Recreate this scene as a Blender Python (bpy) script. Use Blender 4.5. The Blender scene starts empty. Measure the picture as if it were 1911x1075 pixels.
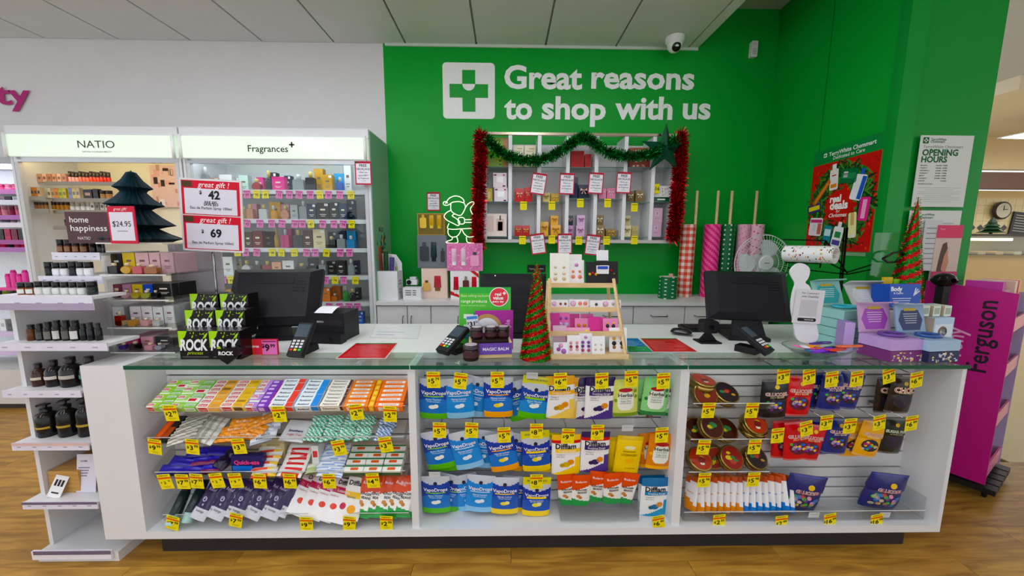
import bpy, math, random
from mathutils import Vector, Matrix
random.seed(7)
S = bpy.context.scene; COL = S.collection
# ---------------------------------------------------------------- camera
F = 690.0; PITCH = math.radians(7.39); YAW = math.radians(1.05); ROLL = 0.0055; CH = 1.42
fw = Vector((math.sin(YAW)*math.cos(PITCH), math.cos(YAW)*math.cos(PITCH), -math.sin(PITCH)))
r0 = Vector((math.cos(YAW), -math.sin(YAW), 0)); u0 = r0.cross(fw)
rt = (r0+ROLL*u0).normalized(); up = (u0-ROLL*r0).normalized()
cd = bpy.data.cameras.new('camera'); cam = bpy.data.objects.new('camera', cd); COL.objects.link(cam)
cd.sensor_width = 36; cd.lens = 36*F/1911; cd.clip_start = .02; cd.clip_end = 100
cam.matrix_world = Matrix((rt, up, -fw)).transposed().to_4x4(); cam.location = (0, 0, CH)
S.camera = cam
def ray(px, py): return fw+rt*((px-955.5)/F)-up*((py-537.5)/F)
def at(px, py, Y):
    d = ray(px, py); return Vector((0, 0, CH))+d*(Y/d.y)
def atz(px, py, z):
    d = ray(px, py); return Vector((0, 0, CH))+d*((z-CH)/d.z)
def atx(px, py, X):
    d = ray(px, py); return Vector((0, 0, CH))+d*(X/d.x)
# ---------------------------------------------------------------- world and view
w = bpy.data.worlds.new('store_ambient'); S.world = w; w.use_nodes = True
bg = w.node_tree.nodes['Background']; bg.inputs[0].default_value = (.93, .97, 1, 1); bg.inputs[1].default_value = 1.35
vs = S.view_settings; vs.view_transform = 'Standard'; vs.look = 'None'; vs.exposure = 0.0; vs.gamma = 1; vs.use_curve_mapping = False
LAMP = 11.5          # ceiling panels
# ---------------------------------------------------------------- colours and materials
def rgb(c):
    if not isinstance(c, str): return tuple(c)
    c = c.lstrip('#')
    if len(c) == 3: c = c[0]*2+c[1]*2+c[2]*2
    o = []
    for i in (0, 2, 4):
        x = int(c[i:i+2], 16)/255; o.append(x/12.92 if x <= .04045 else ((x+.055)/1.055)**2.4)
    g = .3*o[0]+.59*o[1]+.11*o[2]
    return tuple(max(g+(x-g)*1.14, .0)*.99 for x in o)      # the photograph's colours are a little vivid
MATS = {}
def mat(name, rough=.5, metal=0, spec=.5, noise=.06, nscale=30, bump=0, coat=0, bscale=60):
    m = bpy.data.materials.new(name); m.use_nodes = True; nt = m.node_tree; b = nt.nodes['Principled BSDF']
    a = nt.nodes.new('ShaderNodeAttribute'); a.attribute_name = 'col'
    tc = nt.nodes.new('ShaderNodeTexCoord'); n = nt.nodes.new('ShaderNodeTexNoise'); n.inputs['Scale'].default_value = nscale
    nt.links.new(tc.outputs['Object'], n.inputs['Vector'])
    mr = nt.nodes.new('ShaderNodeMapRange'); mr.inputs[3].default_value = 1-noise; mr.inputs[4].default_value = 1+noise
    nt.links.new(n.outputs[0], mr.inputs[0])
    mx = nt.nodes.new('ShaderNodeVectorMath'); mx.operation = 'SCALE'
    nt.links.new(a.outputs['Color'], mx.inputs[0]); nt.links.new(mr.outputs[0], mx.inputs['Scale'])
    nt.links.new(mx.outputs[0], b.inputs['Base Color'])
    b.inputs['Roughness'].default_value = rough; b.inputs['Metallic'].default_value = metal
    b.inputs['Specular IOR Level'].default_value = spec; b.inputs['Coat Weight'].default_value = coat
    if bump:
        n2 = nt.nodes.new('ShaderNodeTexNoise'); n2.inputs['Scale'].default_value = bscale
        nt.links.new(tc.outputs['Object'], n2.inputs['Vector'])
        bp = nt.nodes.new('ShaderNodeBump'); bp.inputs['Strength'].default_value = bump; bp.inputs['Distance'].default_value = .004
        nt.links.new(n2.outputs[0], bp.inputs['Height']); nt.links.new(bp.outputs[0], b.inputs['Normal'])
    MATS[name] = m; return m
mat('paint', .55, noise=.03, nscale=6); mat('greenpaint', .36, spec=.2, noise=.04, nscale=3, bump=.05, bscale=160); mat('paper', .65, spec=.25, noise=.02)
mat('satin', .42, spec=.3); mat('gloss', .2, spec=.35, coat=.06); mat('foil', .28, .0, .5, bump=.35, bscale=35); mat('pouch', .24, 0, .42, noise=.03, bump=.5, bscale=28)
mat('metal', .25, 1.0, noise=.03); mat('plastic', .4, spec=.22, noise=.08, bump=.05, bscale=400); mat('laminate', .38, noise=.02, nscale=8)
mat('tinsel', .2, .75, noise=.3, nscale=90); mat('cloth', .85)
def glassmat(name, tint, refl, rough=.02):
    m = bpy.data.materials.new(name); m.use_nodes = True; nt = m.node_tree; nt.nodes.remove(nt.nodes['Principled BSDF'])
    out = nt.nodes['Material Output']; t = nt.nodes.new('ShaderNodeBsdfTransparent'); t.inputs[0].default_value = (*tint, 1)
    g = nt.nodes.new('ShaderNodeBsdfGlossy'); g.inputs['Roughness'].default_value = rough
    lw = nt.nodes.new('ShaderNodeLayerWeight'); lw.inputs[0].default_value = .5
    pw = nt.nodes.new('ShaderNodeMath'); pw.operation = 'POWER'; pw.inputs[1].default_value = 3.5; nt.links.new(lw.outputs['Facing'], pw.inputs[0])
    ml = nt.nodes.new('ShaderNodeMath'); ml.operation = 'MULTIPLY_ADD'; ml.inputs[1].default_value = refl*.7; ml.inputs[2].default_value = .035*refl
    mx = nt.nodes.new('ShaderNodeMixShader'); nt.links.new(pw.outputs[0], ml.inputs[0]); nt.links.new(ml.outputs[0], mx.inputs[0])
    nt.links.new(t.outputs[0], mx.inputs[1]); nt.links.new(g.outputs[0], mx.inputs[2]); nt.links.new(mx.outputs[0], out.inputs[0])
    MATS[name] = m; return m
glassmat('glass', (.93, .985, .965), 1.0); glassmat('acrylic', (.93, .94, .94), 1.1, .06); glassmat('pane', (.97, .99, .985), .8)
def liquid(name):   # coloured perfume glass: tinted transparency plus gloss, coloured by the attribute
    m = bpy.data.materials.new(name); m.use_nodes = True; nt = m.node_tree; b = nt.nodes['Principled BSDF']
    a = nt.nodes.new('ShaderNodeAttribute'); a.attribute_name = 'col'; nt.links.new(a.outputs['Color'], b.inputs['Base Color'])
    t = nt.nodes.new('ShaderNodeBsdfTransparent'); nt.links.new(a.outputs['Color'], t.inputs[0])
    b.inputs['Roughness'].default_value = .06; b.inputs['Coat Weight'].default_value = .5
    mx = nt.nodes.new('ShaderNodeMixShader'); mx.inputs[0].default_value = .6
    nt.links.new(t.outputs[0], mx.inputs[1]); nt.links.new(b.outputs[0], mx.inputs[2]); nt.links.new(mx.outputs[0], nt.nodes['Material Output'].inputs[0])
    MATS[name] = m
liquid('liquid')
def emit(name, c, s):
    m = bpy.data.materials.new(name); m.use_nodes = True; b = m.node_tree.nodes['Principled BSDF']
    b.inputs['Base Color'].default_value = (*rgb(c), 1); b.inputs['Emission Color'].default_value = (*rgb(c), 1); b.inputs['Emission Strength'].default_value = s
    b.inputs['Roughness'].default_value = .15
    MATS[name] = m
emit('lamp', '#f6faff', LAMP); emit('lightbox', '#e2efe0', .36); emit('tube_warm', '#ffe9b8', 7.0); emit('tube_cool', '#f6fbff', 7.0)
emit('tube_far', '#fff0c0', 6.0); emit('neon', '#f2f8d8', 1.1)
def woodmat(name, c1, c2, scale, rough=.4):
    m = bpy.data.materials.new(name); m.use_nodes = True; nt = m.node_tree; b = nt.nodes['Principled BSDF']
    tc = nt.nodes.new('ShaderNodeTexCoord'); oi = nt.nodes.new('ShaderNodeObjectInfo')
    mp = nt.nodes.new('ShaderNodeMapping'); mp.inputs['Scale'].default_value = scale
    cb = nt.nodes.new('ShaderNodeVectorMath'); cb.operation = 'ADD'
    sc = nt.nodes.new('ShaderNodeVectorMath'); sc.operation = 'SCALE'; sc.inputs['Scale'].default_value = 23.0
    cv = nt.nodes.new('ShaderNodeCombineXYZ'); nt.links.new(oi.outputs['Random'], cv.inputs[0]); nt.links.new(oi.outputs['Random'], cv.inputs[1])
    nt.links.new(cv.outputs[0], sc.inputs[0]); nt.links.new(tc.outputs['Object'], cb.inputs[0]); nt.links.new(sc.outputs[0], cb.inputs[1])
    nt.links.new(cb.outputs[0], mp.inputs[0])
    n = nt.nodes.new('ShaderNodeTexNoise'); n.inputs['Scale'].default_value = 3; n.inputs['Detail'].default_value = 6; n.inputs['Distortion'].default_value = .7
    nt.links.new(mp.outputs[0], n.inputs['Vector'])
    cr = nt.nodes.new('ShaderNodeValToRGB'); cr.color_ramp.elements[0].color = (*rgb(c1), 1); cr.color_ramp.elements[1].color = (*rgb(c2), 1)
    cr.color_ramp.elements[0].position = .32; cr.color_ramp.elements[1].position = .68
    nt.links.new(n.outputs[0], cr.inputs[0])
    hv = nt.nodes.new('ShaderNodeHueSaturation'); mr = nt.nodes.new('ShaderNodeMapRange'); mr.inputs[3].default_value = .88; mr.inputs[4].default_value = 1.1
    nt.links.new(oi.outputs['Random'], mr.inputs[0]); nt.links.new(mr.outputs[0], hv.inputs['Value']); nt.links.new(cr.outputs[0], hv.inputs['Color'])
    nt.links.new(hv.outputs[0], b.inputs['Base Color']); b.inputs['Roughness'].default_value = rough
    MATS[name] = m
woodmat('floorwood', '#8f6531', '#c4974f', (1.2, 9, 1)); woodmat('palewood', '#d9b98a', '#e6cda4', (3, 30, 30), .5); woodmat('boxwood', '#b98a50', '#cfa468', (3, 30, 30), .5)
# ---------------------------------------------------------------- mesh builder
I4 = Matrix.Identity(4)
def T(x=0, y=0, z=0): return Matrix.Translation((x, y, z))
def R(ax, deg): return Matrix.Rotation(math.radians(deg), 4, ax)
def fr(o, ex, ey, ez):                    # frame from origin and axes
    return Matrix(((ex[0], ey[0], ez[0], o[0]), (ex[1], ey[1], ez[1], o[1]), (ex[2], ey[2], ez[2], o[2]), (0, 0, 0, 1)))
_txt = {}
def glyphs(s, bold):
    k = (s, bold)
    if k not in _txt:
        c = bpy.data.curves.new('t', 'FONT'); c.body = s; c.resolution_u = 2 if len(s) > 6 else 3; c.size = 1; c.offset = bold; c.fill_mode = 'FRONT'; c.align_x = 'LEFT'; c.space_line = 1.0
        o = bpy.data.objects.new('t', c); COL.objects.link(o)
        dg = bpy.context.evaluated_depsgraph_get(); me = bpy.data.meshes.new_from_object(o.evaluated_get(dg))
        vs_ = [(v.co.x, v.co.y) for v in me.vertices]; fs_ = [tuple(p.vertices) for p in me.polygons]
        bpy.data.objects.remove(o); bpy.data.meshes.remove(me); bpy.data.curves.remove(c)
        if not vs_: vs_ = [(0, 0), (.1, 0), (0, .1)]; fs_ = []
        _txt[k] = (vs_, fs_, min(v[0] for v in vs_), max(v[0] for v in vs_), min(v[1] for v in vs_), max(v[1] for v in vs_))
    return _txt[k]
class MB:
    def __init__(s): s.v = []; s.f = []; s.c = []; s.s = []
    def add(s, vs, fs, col, M=None, smooth=False):
        o = len(s.v)
        for v in vs: s.v.append(tuple(M @ Vector(v)) if M is not None else tuple(v))
        multi = isinstance(col, list)
        for i, f in enumerate(fs):
            s.f.append(tuple(o+k for k in f)); s.c.append(rgb(col[i] if multi else col)); s.s.append(smooth)
        return s
    def box(s, c, d, col, M=None, front=None, top=None, side=None):     # centre, size; optional face colours
        x, y, z = c; a, b, h = d[0]/2, d[1]/2, d[2]/2
        vs = [(x+i*a, y+j*b, z+k*h) for k in (-1, 1) for j in (-1, 1) for i in (-1, 1)]
        fs = [(0, 1, 5, 4), (4, 5, 7, 6), (1, 3, 7, 5), (2, 0, 4, 6), (3, 2, 6, 7), (2, 3, 1, 0)]
        return s.add(vs, fs, [front or col, top or col, side or col, side or col, col, col], M)
    def b2(s, p, q, col, M=None): return s.box([(a+b)/2 for a, b in zip(p, q)], [abs(b-a) for a, b in zip(p, q)], col, M)
    def rbox(s, c, d, r, col, M=None, n=3, front=None):     # box whose outline in XZ is rounded, plus front colour
        x, y, z = c; a, h = d[0]/2, d[2]/2; r = min(r, a*.99, h*.99); out = []
        for cx, cz, a0 in ((a-r, h-r, 0), (-a+r, h-r, 90), (-a+r, -h+r, 180), (a-r, -h+r, 270)):
            for i in range(n+1):
                t = math.radians(a0+90*i/n); out.append((x+cx+r*math.cos(t), z+cz+r*math.sin(t)))
        return s.prism(out, y-d[1]/2, y+d[1]/2, col, M, front)
    def prism(s, out, y0, y1, col, M=None, front=None):     # XZ outline extruded along Y
        n = len(out); A = 0
        for i in range(n): A += out[i][0]*out[(i+1) % n][1]-out[(i+1) % n][0]*out[i][1]
        if A < 0: out = out[::-1]
        vs = [(p[0], y0, p[1]) for p in out]+[(p[0], y1, p[1]) for p in out]
        fs = [tuple(range(n)), tuple(range(2*n-1, n-1, -1))]+[(i, i+n, (i+1) % n+n, (i+1) % n) for i in range(n)]
        return s.add(vs, fs, [front or col]+[col]*(n+1), M)
    def lathe(s, prof, col, M=None, n=16, cap=True, sy=1.0):           # profile [(r,z)] about Z; col may be a list per segment
        vs = [(r*math.cos(2*math.pi*i/n), sy*r*math.sin(2*math.pi*i/n), z) for r, z in prof for i in range(n)]; fs = []; cs = []
        for k in range(len(prof)-1):
            for i in range(n):
                j = (i+1) % n; fs.append((k*n+i, k*n+j, k*n+n+j, k*n+n+i)); cs.append(col[k] if isinstance(col, list) else col)
        sm = len(fs)
        s.add(vs, fs, cs, M, True)
        if cap:
            m = (len(prof)-1)*n
            s.add(vs[:n], [tuple(range(n-1, -1, -1))], cs[0], M); s.add(vs[m:m+n], [tuple(range(n))], cs[-1], M)
        return s
    def tube(s, pts, r, col, n=6, M=None, closed=False):
        pts = [Vector(p) for p in pts]; L = len(pts); vs = []; prev = None
        for i, p in enumerate(pts):
            d = (pts[(i+1) % L]-pts[i-1]) if closed else (pts[min(i+1, L-1)]-pts[max(i-1, 0)])
            d.normalize(); a = prev if prev else (Vector((0, 0, 1)) if abs(d.z) < .9 else Vector((1, 0, 0)))
            x = d.cross(a); 
            if x.length < 1e-4: x = d.cross(Vector((0, 1, 0)))
            x.normalize(); y = x.cross(d).normalized(); prev = y
            rr = r[i] if isinstance(r, (list, tuple)) else r
            for k in range(n): t = 2*math.pi*k/n; vs.append(p+x*rr*math.cos(t)+y*rr*math.sin(t))
        fs = []
        for i in range(L if closed else L-1):
            for k in range(n): j = (k+1) % n; b = ((i+1) % L)*n; fs.append((i*n+k, i*n+j, b+j, b+k))
        if not closed: fs += [tuple(range(n-1, -1, -1)), tuple(range((L-1)*n, L*n))]
        return s.add(vs, fs, col, M, n > 4)
    def text(s, t, cx, y, cz, h=None, w=None, col='#111', bold=0.0, M=None, al='c', slant=0, hmax=None):
        # print on the XZ plane facing -Y; h is line height, w total width
        vs, fs, x0, x1, y0, y1 = glyphs(t, bold)
        k = (h/.72) if h else w/(x1-x0)
        kx = k
        if h and w: kx = w/(x1-x0)
        ax = {'c': (x0+x1)/2, 'l': x0, 'r': x1}[al]; zc = (y0+y1)/2 if '\n' in t else .35
        return s.add([(cx+(a-ax)*kx+slant*(b-zc)*k, y, cz+(b-zc)*k) for a, b in vs], fs, col, M)
    def grid(s, w, h, nu, nv, fn, colf, M=None, smooth=True, back=True):  # pillow-like sheet: fn(u,v)->(dx,dy,dz) offset thickness; colf(u,v)
        vs = []
        for sd in ((-1, 1) if back else (-1,)):
            for j in range(nv+1):
                for i in range(nu+1):
                    u, v = i/nu, j/nv; x, y, z = fn(u, v); vs.append(((u-.5)*w+x, sd*y if back else y, (v-.5)*h+z))
        fs = []; cs = []; N = (nu+1)*(nv+1)
        for sd in range(2 if back else 1):
            for j in range(nv):
                for i in range(nu):
                    a = sd*N+j*(nu+1)+i; q = (a, a+1, a+nu+2, a+nu+1); fs.append(q if sd == 0 else q[::-1]); cs.append(colf((i+.5)/nu, (j+.5)/nv))
        return s.add(vs, fs, cs, M, smooth)
    def mesh(s, name):
        me = bpy.data.meshes.new(name); me.from_pydata(s.v, [], s.f); me.polygons.foreach_set('use_smooth', s.s)
        at_ = me.color_attributes.new('col', 'FLOAT_COLOR', 'CORNER'); buf = []
        for f, c in zip(s.f, s.c): buf += [c[0], c[1], c[2], 1.0]*len(f)
        at_.data.foreach_set('color', buf); me.update(); return me
    def build(s, name, m, parent=None, M=None):
        return obj(name, s.mesh(name), m, parent, M)
def obj(name, me, m, parent=None, M=None):
    if not me.materials: me.materials.append(MATS[m])
    o = bpy.data.objects.new(name, me); COL.objects.link(o)
    if parent: o.parent = parent
    if M is not None: o.matrix_local = M
    return o
def tag(o, label, cat, group=None):
    o['label'] = label; o['category'] = cat
    if group: o['group'] = group
    return o
def struct(o): o['kind'] = 'structure'; return o
def thing(name, label, cat, M=None, group=None):
    o = bpy.data.objects.new(name, None); o.empty_display_size = .05; COL.objects.link(o)
    if M is not None: o.matrix_local = M
    return tag(o, label, cat, group)
def put(name, kit, M, label, cat, group=None):   # kit: a (mesh, mat) or a list of (part name, mesh, mat[, sub-parts])
    if isinstance(kit, tuple): return tag(obj(name, kit[0], kit[1], None, M), label, cat, group)
    t = thing(name, label, cat, M, group)
    for p in kit: obj(p[0], p[1], p[2], t)
    return t
ORD = ['first', 'second', 'third', 'fourth', 'fifth', 'sixth', 'seventh', 'eighth', 'ninth', 'tenth', 'eleventh', 'twelfth', 'thirteenth', 'fourteenth', 'fifteenth', 'sixteenth', 'seventeenth', 'eighteenth', 'nineteenth', 'twentieth']
def nth(i, n=None):
    if n is not None and i == n-1 and n > 1: return 'last'
    return ORD[i]
# ================================================================ the setting
YW = 3.44; YF = 2.99; YC = 1.50; ZT = .90; YB = 1.68
ZC = at(640, 80, YW).z
GREEN = '#009a3e'
XGB = at(718, 180, YW).x; XCR = at(1436, 250, YW).x
YCOL = 2.22; XCOL = at(1668, 260, YCOL).x; XCE = at(1842, 260, YCOL).x
ZH = at(1420, 17, YW).z; XEND = at(1302, 89, YW).x
# floor: slab and planks
struct(MB().b2((-7, -5, -.05), (3.3, YW+.1, -.012), '#6a4c26').build('floor', 'satin'))
fl = bpy.data.objects['floor']
PL = MB().b2((-.609, -.0895, -.012), (.609, .0895, 0), '#8a6438').mesh('plank')
for j in range(-8, 11):
    y = 1.20+.18*j
    for i in range(9):
        x = -5.0+1.22*i+(.43*j % 1.22)-.1
        if j > 3 and -1.3 < x < 1.2: continue
        if x > 3.2: continue
        obj('plank', PL, 'floorwood', fl, T(x, y, 0))
pm = MB().b2((3.3, -4, -.05), (16, 16, -.001), '#c9b48e').build('floor_mall', 'satin'); struct(pm)
# back wall: white left, green right
def wallpart(name, x0, x1, col, m='paint'):
    return struct(MB().b2((x0, YW, 0), (x1, YW+.1, ZH+.3), col).build(name, m))
wallpart('wall_back', -7, XGB, '#d6d5d6'); wallpart('wall_back_green', XGB, XCR+.25, GREEN, 'greenpaint')
# right wall: two green panels and a darker seam, then the pillar
p0 = Vector((XCR, YW, 0)); p1 = Vector((XCOL, YCOL, 0)); dv = p1-p0; L_ = dv.length; dv.normalize()
MW = fr(p0, dv, Vector((dv.y, -dv.x, 0))*-1, (0, 0, 1))     # x along the wall towards the viewer, y into the wall
if (MW.to_3x3() @ Vector((0, 1, 0))).x < 0: MW = fr(p0, dv, Vector((dv.y, -dv.x, 0)), (0, 0, 1))
wr = struct(MB().b2((0, .02, 0), (L_, .08, ZH+.3), '#04401d').build('wall_right', 'greenpaint', None, MW))
seam = .0
sx = ((MW.inverted() @ at(1545, 130, 2.8))).x
def onwall(px, py):        # pixel to local (x along wall, z) on the right wall
    d = ray(px, py); o = Vector((0, 0, CH)); Mi = MW.inverted(); lo = Mi @ o; ld = Mi.to_3x3() @ d; t = -lo.y/ld.y; return lo+ld*t
sx = onwall(1545, 130).x
MB().b2((0, 0, 0), (sx-.006, .02, ZH+.3), GREEN).build('panel', 'greenpaint', wr)
MB().b2((sx+.006, 0, 0), (L_, .02, ZH+.3), GREEN).build('panel', 'greenpaint', wr)
pil = struct(MB().b2((XCOL, YCOL, 0), (XCE, YCOL+.06, ZH+.3), '#0a8a3a').b2((XCR+.1, YCOL+.06, 0), (XCE, 3.35, ZH+.3), '#0a8a3a').build('wall_pillar', 'greenpaint'))
xt = at(1698, 260, YCOL).x
tr = struct(MB().b2((XCOL-.012, YCOL-.018, 0), (xt, YCOL+.02, ZH+.3), '#0c8c3c').build('trim_1', 'greenpaint'))
# ceiling: slab, tiles, raised part on the right
ce = struct(MB().b2((-7, -5, ZC+.016), (XEND, YW, ZH+.3), '#8f9290').build('ceiling', 'paint'))
pxs = [85, 222, 356, 490, 624, 757, 889, 1018, 1149, 1284]
xs = [at(p, 70+.0138*p, YW).x for p in pxs]; stp = (xs[8]-xs[0])/8
xs = [xs[0]-stp*k for k in (4, 3, 2, 1)]+xs
for i in range(len(xs)-1):
    for (y0, y1) in ((1.62, YW-.004),):
        MB().b2((xs[i]+.008, y0, ZC), (xs[i+1]-.008, y1, ZC+.015), '#d9dbd9').build('tile', 'paint', ce)
MB().b2((xs[-1]+.006, -5, ZC), (XEND, YW-.004, ZC+.03), '#dcdedb').build('edge_tile', 'paint', ce)
for i in range(len(xs)-1):
    for k in range(4): MB().b2((xs[i]+.008, 1.61-1.84*(k+1)+.008, ZC), (xs[i+1]-.008, 1.61-1.84*k, ZC+.015), '#d9dbd9').build('tile', 'paint', ce)
struct(MB().b2((XEND, -5, ZH), (9, 5.2, ZH+.1), '#b9bab8').build('ceiling_raised', 'paint'))
struct(MB().b2((XGB+.02, YW-.012, ZC-.022), (XEND, YW, ZC), '#c7d6c9').build('trim_2', 'paint'))
# ceiling light panels (above the shop floor, out of view to the top)
def troffer(x, y, w_, d_, lab, z=None, strength='lamp'):
    z = ZC if z is None else z
    t = thing('ceiling_light', lab, 'ceiling light', T(x, y, z), 'ceiling light panels')
    MB().b2((-w_/2-.03, -d_/2-.03, -.012), (w_/2+.03, d_/2+.03, .0), '#eeeeee').build('frame', 'satin', t)
    MB().b2((-w_/2, -d_/2, -.018), (w_/2, d_/2, -.013), '#fff').build('diffuser', strength, t)
for i, x in enumerate((-3.3, -1.5, .3)):
    for j, y in enumerate((-2.4, -.6, 1.15)):
        troffer(x, y, .3, 1.2, 'ceiling light panel over the shop floor, %s row, %s' % (('farthest', 'middle', 'nearest')[j], ('left', 'centre', 'right')[i]))
for i, x in enumerate((-2.2, -.6, .9)): troffer(x, 2.1, .8, .12, 'ceiling light panel behind the counter, %s one' % ('left', 'centre', 'right')[i])
troffer(2.6, .6, .3, .3, 'small ceiling light panel over the mall side of the counter', ZH)
# ---------------------------------------------------------------- wall lettering
def letters(par, name, t, px0, px1, pyb, h, col, Y, bold=.03, m='satin', dep=.006, slant=0):
    a = at(px0, pyb, Y); b = at(px1, pyb, Y)
    mb = MB(); vs_, fs_, x0, x1, y0, y1 = glyphs(t, bold); kx = (b.x-a.x)/(x1-x0); kz = h/.72
    mb.add([(a.x+(v[0]-x0)*kx+slant*v[1]*kz, Y-dep, a.z+(v[1]*kz)+(v[0]-x0)*kx*(b.z-a.z)/(b.x-a.x)*0) for v in vs_], fs_, col)
    # thin sides are not needed for vinyl print
    o = mb.build(name, m, par); return o
sl = thing('wall_slogan', 'white slogan lettering "Great reasons to shop with us" on green wall', 'lettering', T(0, 0, 0))
cz = at(1000, 120, YW).z-at(1000, 163, YW).z
for wd, a_, b_, y_ in (('Great', 941, 1086, 164), ('reasons', 1103, 1295, 164), ('to', 941, 993, 221), ('shop', 1011, 1130, 221), ('with', 1147, 1254, 221), ('us', 1273, 1325, 221)): letters(sl, 'word', wd, a_, b_, y_, cz, '#f4f6f4', YW, .03, dep=.003)
def plus_logo(par, c, s, Y, white='#eef0ee', green=GREEN, M=None):
    # rounded square with a cross and a small smile cup
    mb = MB().rbox((c.x, Y-.002, c.z), (s, .003, s*1.02), s*.07, white, M)
    a = s*.125; b = s*.37; y = Y-.0045
    def rc(x0, z0, x1, z1, col, yy=y): mb.add([(c.x+x0, yy, c.z+z0), (c.x+x1, yy, c.z+z0), (c.x+x1, yy, c.z+z1), (c.x+x0, yy, c.z+z1)], [(0, 1, 2, 3)], col, M)
    rc(-a, a, a, b*1.02, green); rc(-b, -a, b, a, green); rc(-a, -b*1.03, a, -a, green)
    pts = [(c.x+a*.97*math.cos(math.pi+math.pi*i/12), y-.0015, c.z+a+a*.97*math.sin(math.pi+math.pi*i/12)) for i in range(13)]
    mb.add(pts, [tuple(range(13))], white, M)
    return mb.build('logo', 'satin', par)
lg = plus_logo(None, at(875, 170, YW), at(924, 170, YW).x-at(827, 170, YW).x, YW)
lg.name = 'wall_logo'; tag(lg, 'white rounded-square logo with green cross beside the wall slogan', 'logo')
be = thing('wall_word', 'purple word lettering high on the white wall, cut off by the left edge', 'lettering')
hh = at(30, 160, YW).z-at(30, 189, YW).z
letters(be, 'letters', 'Beauty', -153, 62, 193, hh*1.35, '#a81f70', YW, .025, dep=.012)
# ================================================================ front counter
XL = at(148, 681, YC).x; XR = at(1806, 684, YC).x
XA = at(231, 682, YC).x                     # inner edge of the thick left end
ZL = at(960, 1000, YC).z; ZD = at(960, 987, YC).z
D1 = (at(759, 700, YC).x, at(773, 700, YC).x); D2 = (at(1273, 700, YC).x, at(1290, 700, YC).x)
XRI = at(1797, 690, YC).x
CW = '#dfdfe2'
ct = thing('service_counter', 'long white pharmacy counter with three open display bays and glass top', 'counter', T(0, YC, 0))
iv = T(0, -YC, 0)
def cb(name, p, q, col=CW, m='laminate'): return MB().b2(p, q, col, iv).build(name, m, ct)
YK = 2.26
cb('end_panel', (XL, YC, ZL), (XA, YK, ZT-.004)); cb('end_panel', (XRI, YC, ZL), (XR, YK, ZT-.012))
cb('divider', (D1[0], YC+.012, ZD), (D1[1], YB, ZT-.012)); cb('divider', (D2[0], YC+.012, ZD), (D2[1], YB, ZT-.012))
cb('deck', (XA, YC+.0, ZL), (XRI, YB+.02, ZD)); cb('back_panel', (XA, YB+.012, ZD), (XRI, YB+.03, ZT-.012), '#4c4c50')
cb('worktop', (XA, YB-.005, ZT-.03), (XR, YK, ZT), '#e6e8e6')
cb('worktop_end', (XR, 1.665, ZT-.03), (XR+.10, YK-.3, ZT), '#e6e8e6')
cb('rear_panel', (XA, YK-.03, ZL), (XRI, YK-.01, ZT-.03))
cb('kick_board', (at(279, 1003, YC).x, YC+.05, 0), (at(1712, 995, YC).x, 2.1, ZL), '#2b2a2c', 'satin')
gx = [XA+.004, (D1[0]+D1[1])/2, (D2[0]+D2[1])/2, XR+.004]
for i in range(3):
    g = MB().b2((gx[i]+.002, YC-.008, ZT-.0115), (gx[i+1]-.002, YB-.006, ZT-.001), '#cfe', iv).build('glass_top', 'glass', ct)
    MB().b2((gx[i]+.002, YC-.0095, ZT-.017), (gx[i+1]-.002, YC-.0082, ZT-.0005), '#17503a', iv).build('glass_edge', 'gloss', g)
# slat wall: separate boards with dark grooves between them
def slats(x0, x1, pys, px):
    zs = [at(px, p, YB).z for p in pys]
    for a, b in zip(zs[:-1], zs[1:]): cb('slat', (x0, YB, b+.004), (x1, YB+.012, a-.004), '#dcdbdc')
slats(XA, D1[0], [668, 684, 700, 728, 755, 783, 811, 839, 867, 894, 921, 948, 962], 500)
slats(D1[1], D2[0], [668, 684, 701, 721, 741, 761, 780, 800, 819, 839, 858, 878, 897, 915, 934, 952], 900)
slats(D2[1], XRI, [669, 684, 699, 720, 740, 760, 780, 800, 820, 842, 871, 890, 908, 927, 955], 1600)
# scattered chips along the lip
# ---------------------------------------------------------------- back counter with doors and drawers
ZBC = .92
xb0 = at(703, 560, YF).x; xb1 = XCR-.16
bc = thing('back_counter', 'low white back counter with cupboard doors and drawers against green wall', 'counter', T(0, YF, 0))
iv2 = T(0, -YF, 0)
def bb(name, p, q, col='#e2e2e3', m='laminate', par=None): return MB().b2(p, q, col, iv2).build(name, m, par or bc)
bb('worktop', (xb0, YF-.02, ZBC-.03), (xb1, YW-.003, ZBC)); bb('carcass', (xb0+.01, YF+.02, .1), (xb1, YW-.01, ZBC-.03), '#b9b9bb')
bb('plinth', (xb0+.02, YF+.06, 0), (xb1, YW-.02, .1), '#555')
sp = [703, 760, 804, 863, 945, 1030, 1100, 1182, 1278, 1345, 1410]
for i in range(len(sp)-1):
    x0 = at(sp[i], 580, YF).x+.004; x1 = min(at(sp[i+1], 580, YF).x-.004, xb1)
    if i < 6:
        d = bb('door', (x0, YF, .12), (x1, YF+.018, ZBC-.04))
        hx = x1-.03 if i % 2 == 0 else x0+.03
        MB().tube([(hx, -.002, .80), (hx, -.025, .78), (hx, -.025, .70), (hx, -.002, .68)], .004, '#777', 6).build('handle', 'metal', d)
    else:
        for k, (z0, z1) in enumerate(((.735, .88), (.58, .729), (.12, .574))):
            d = bb('drawer', (x0, YF, z0), (x1, YF+.018, z1)); hm = (x0+x1)/2; hz = (z0+z1)/2 if k < 2 else z1-.05
            MB().tube([(hm-.07, -.002, hz), (hm-.06, -.025, hz-.005), (hm+.06, -.025, hz-.005), (hm+.07, -.002, hz)], .004, '#777', 6).build('handle', 'metal', d)
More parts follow.
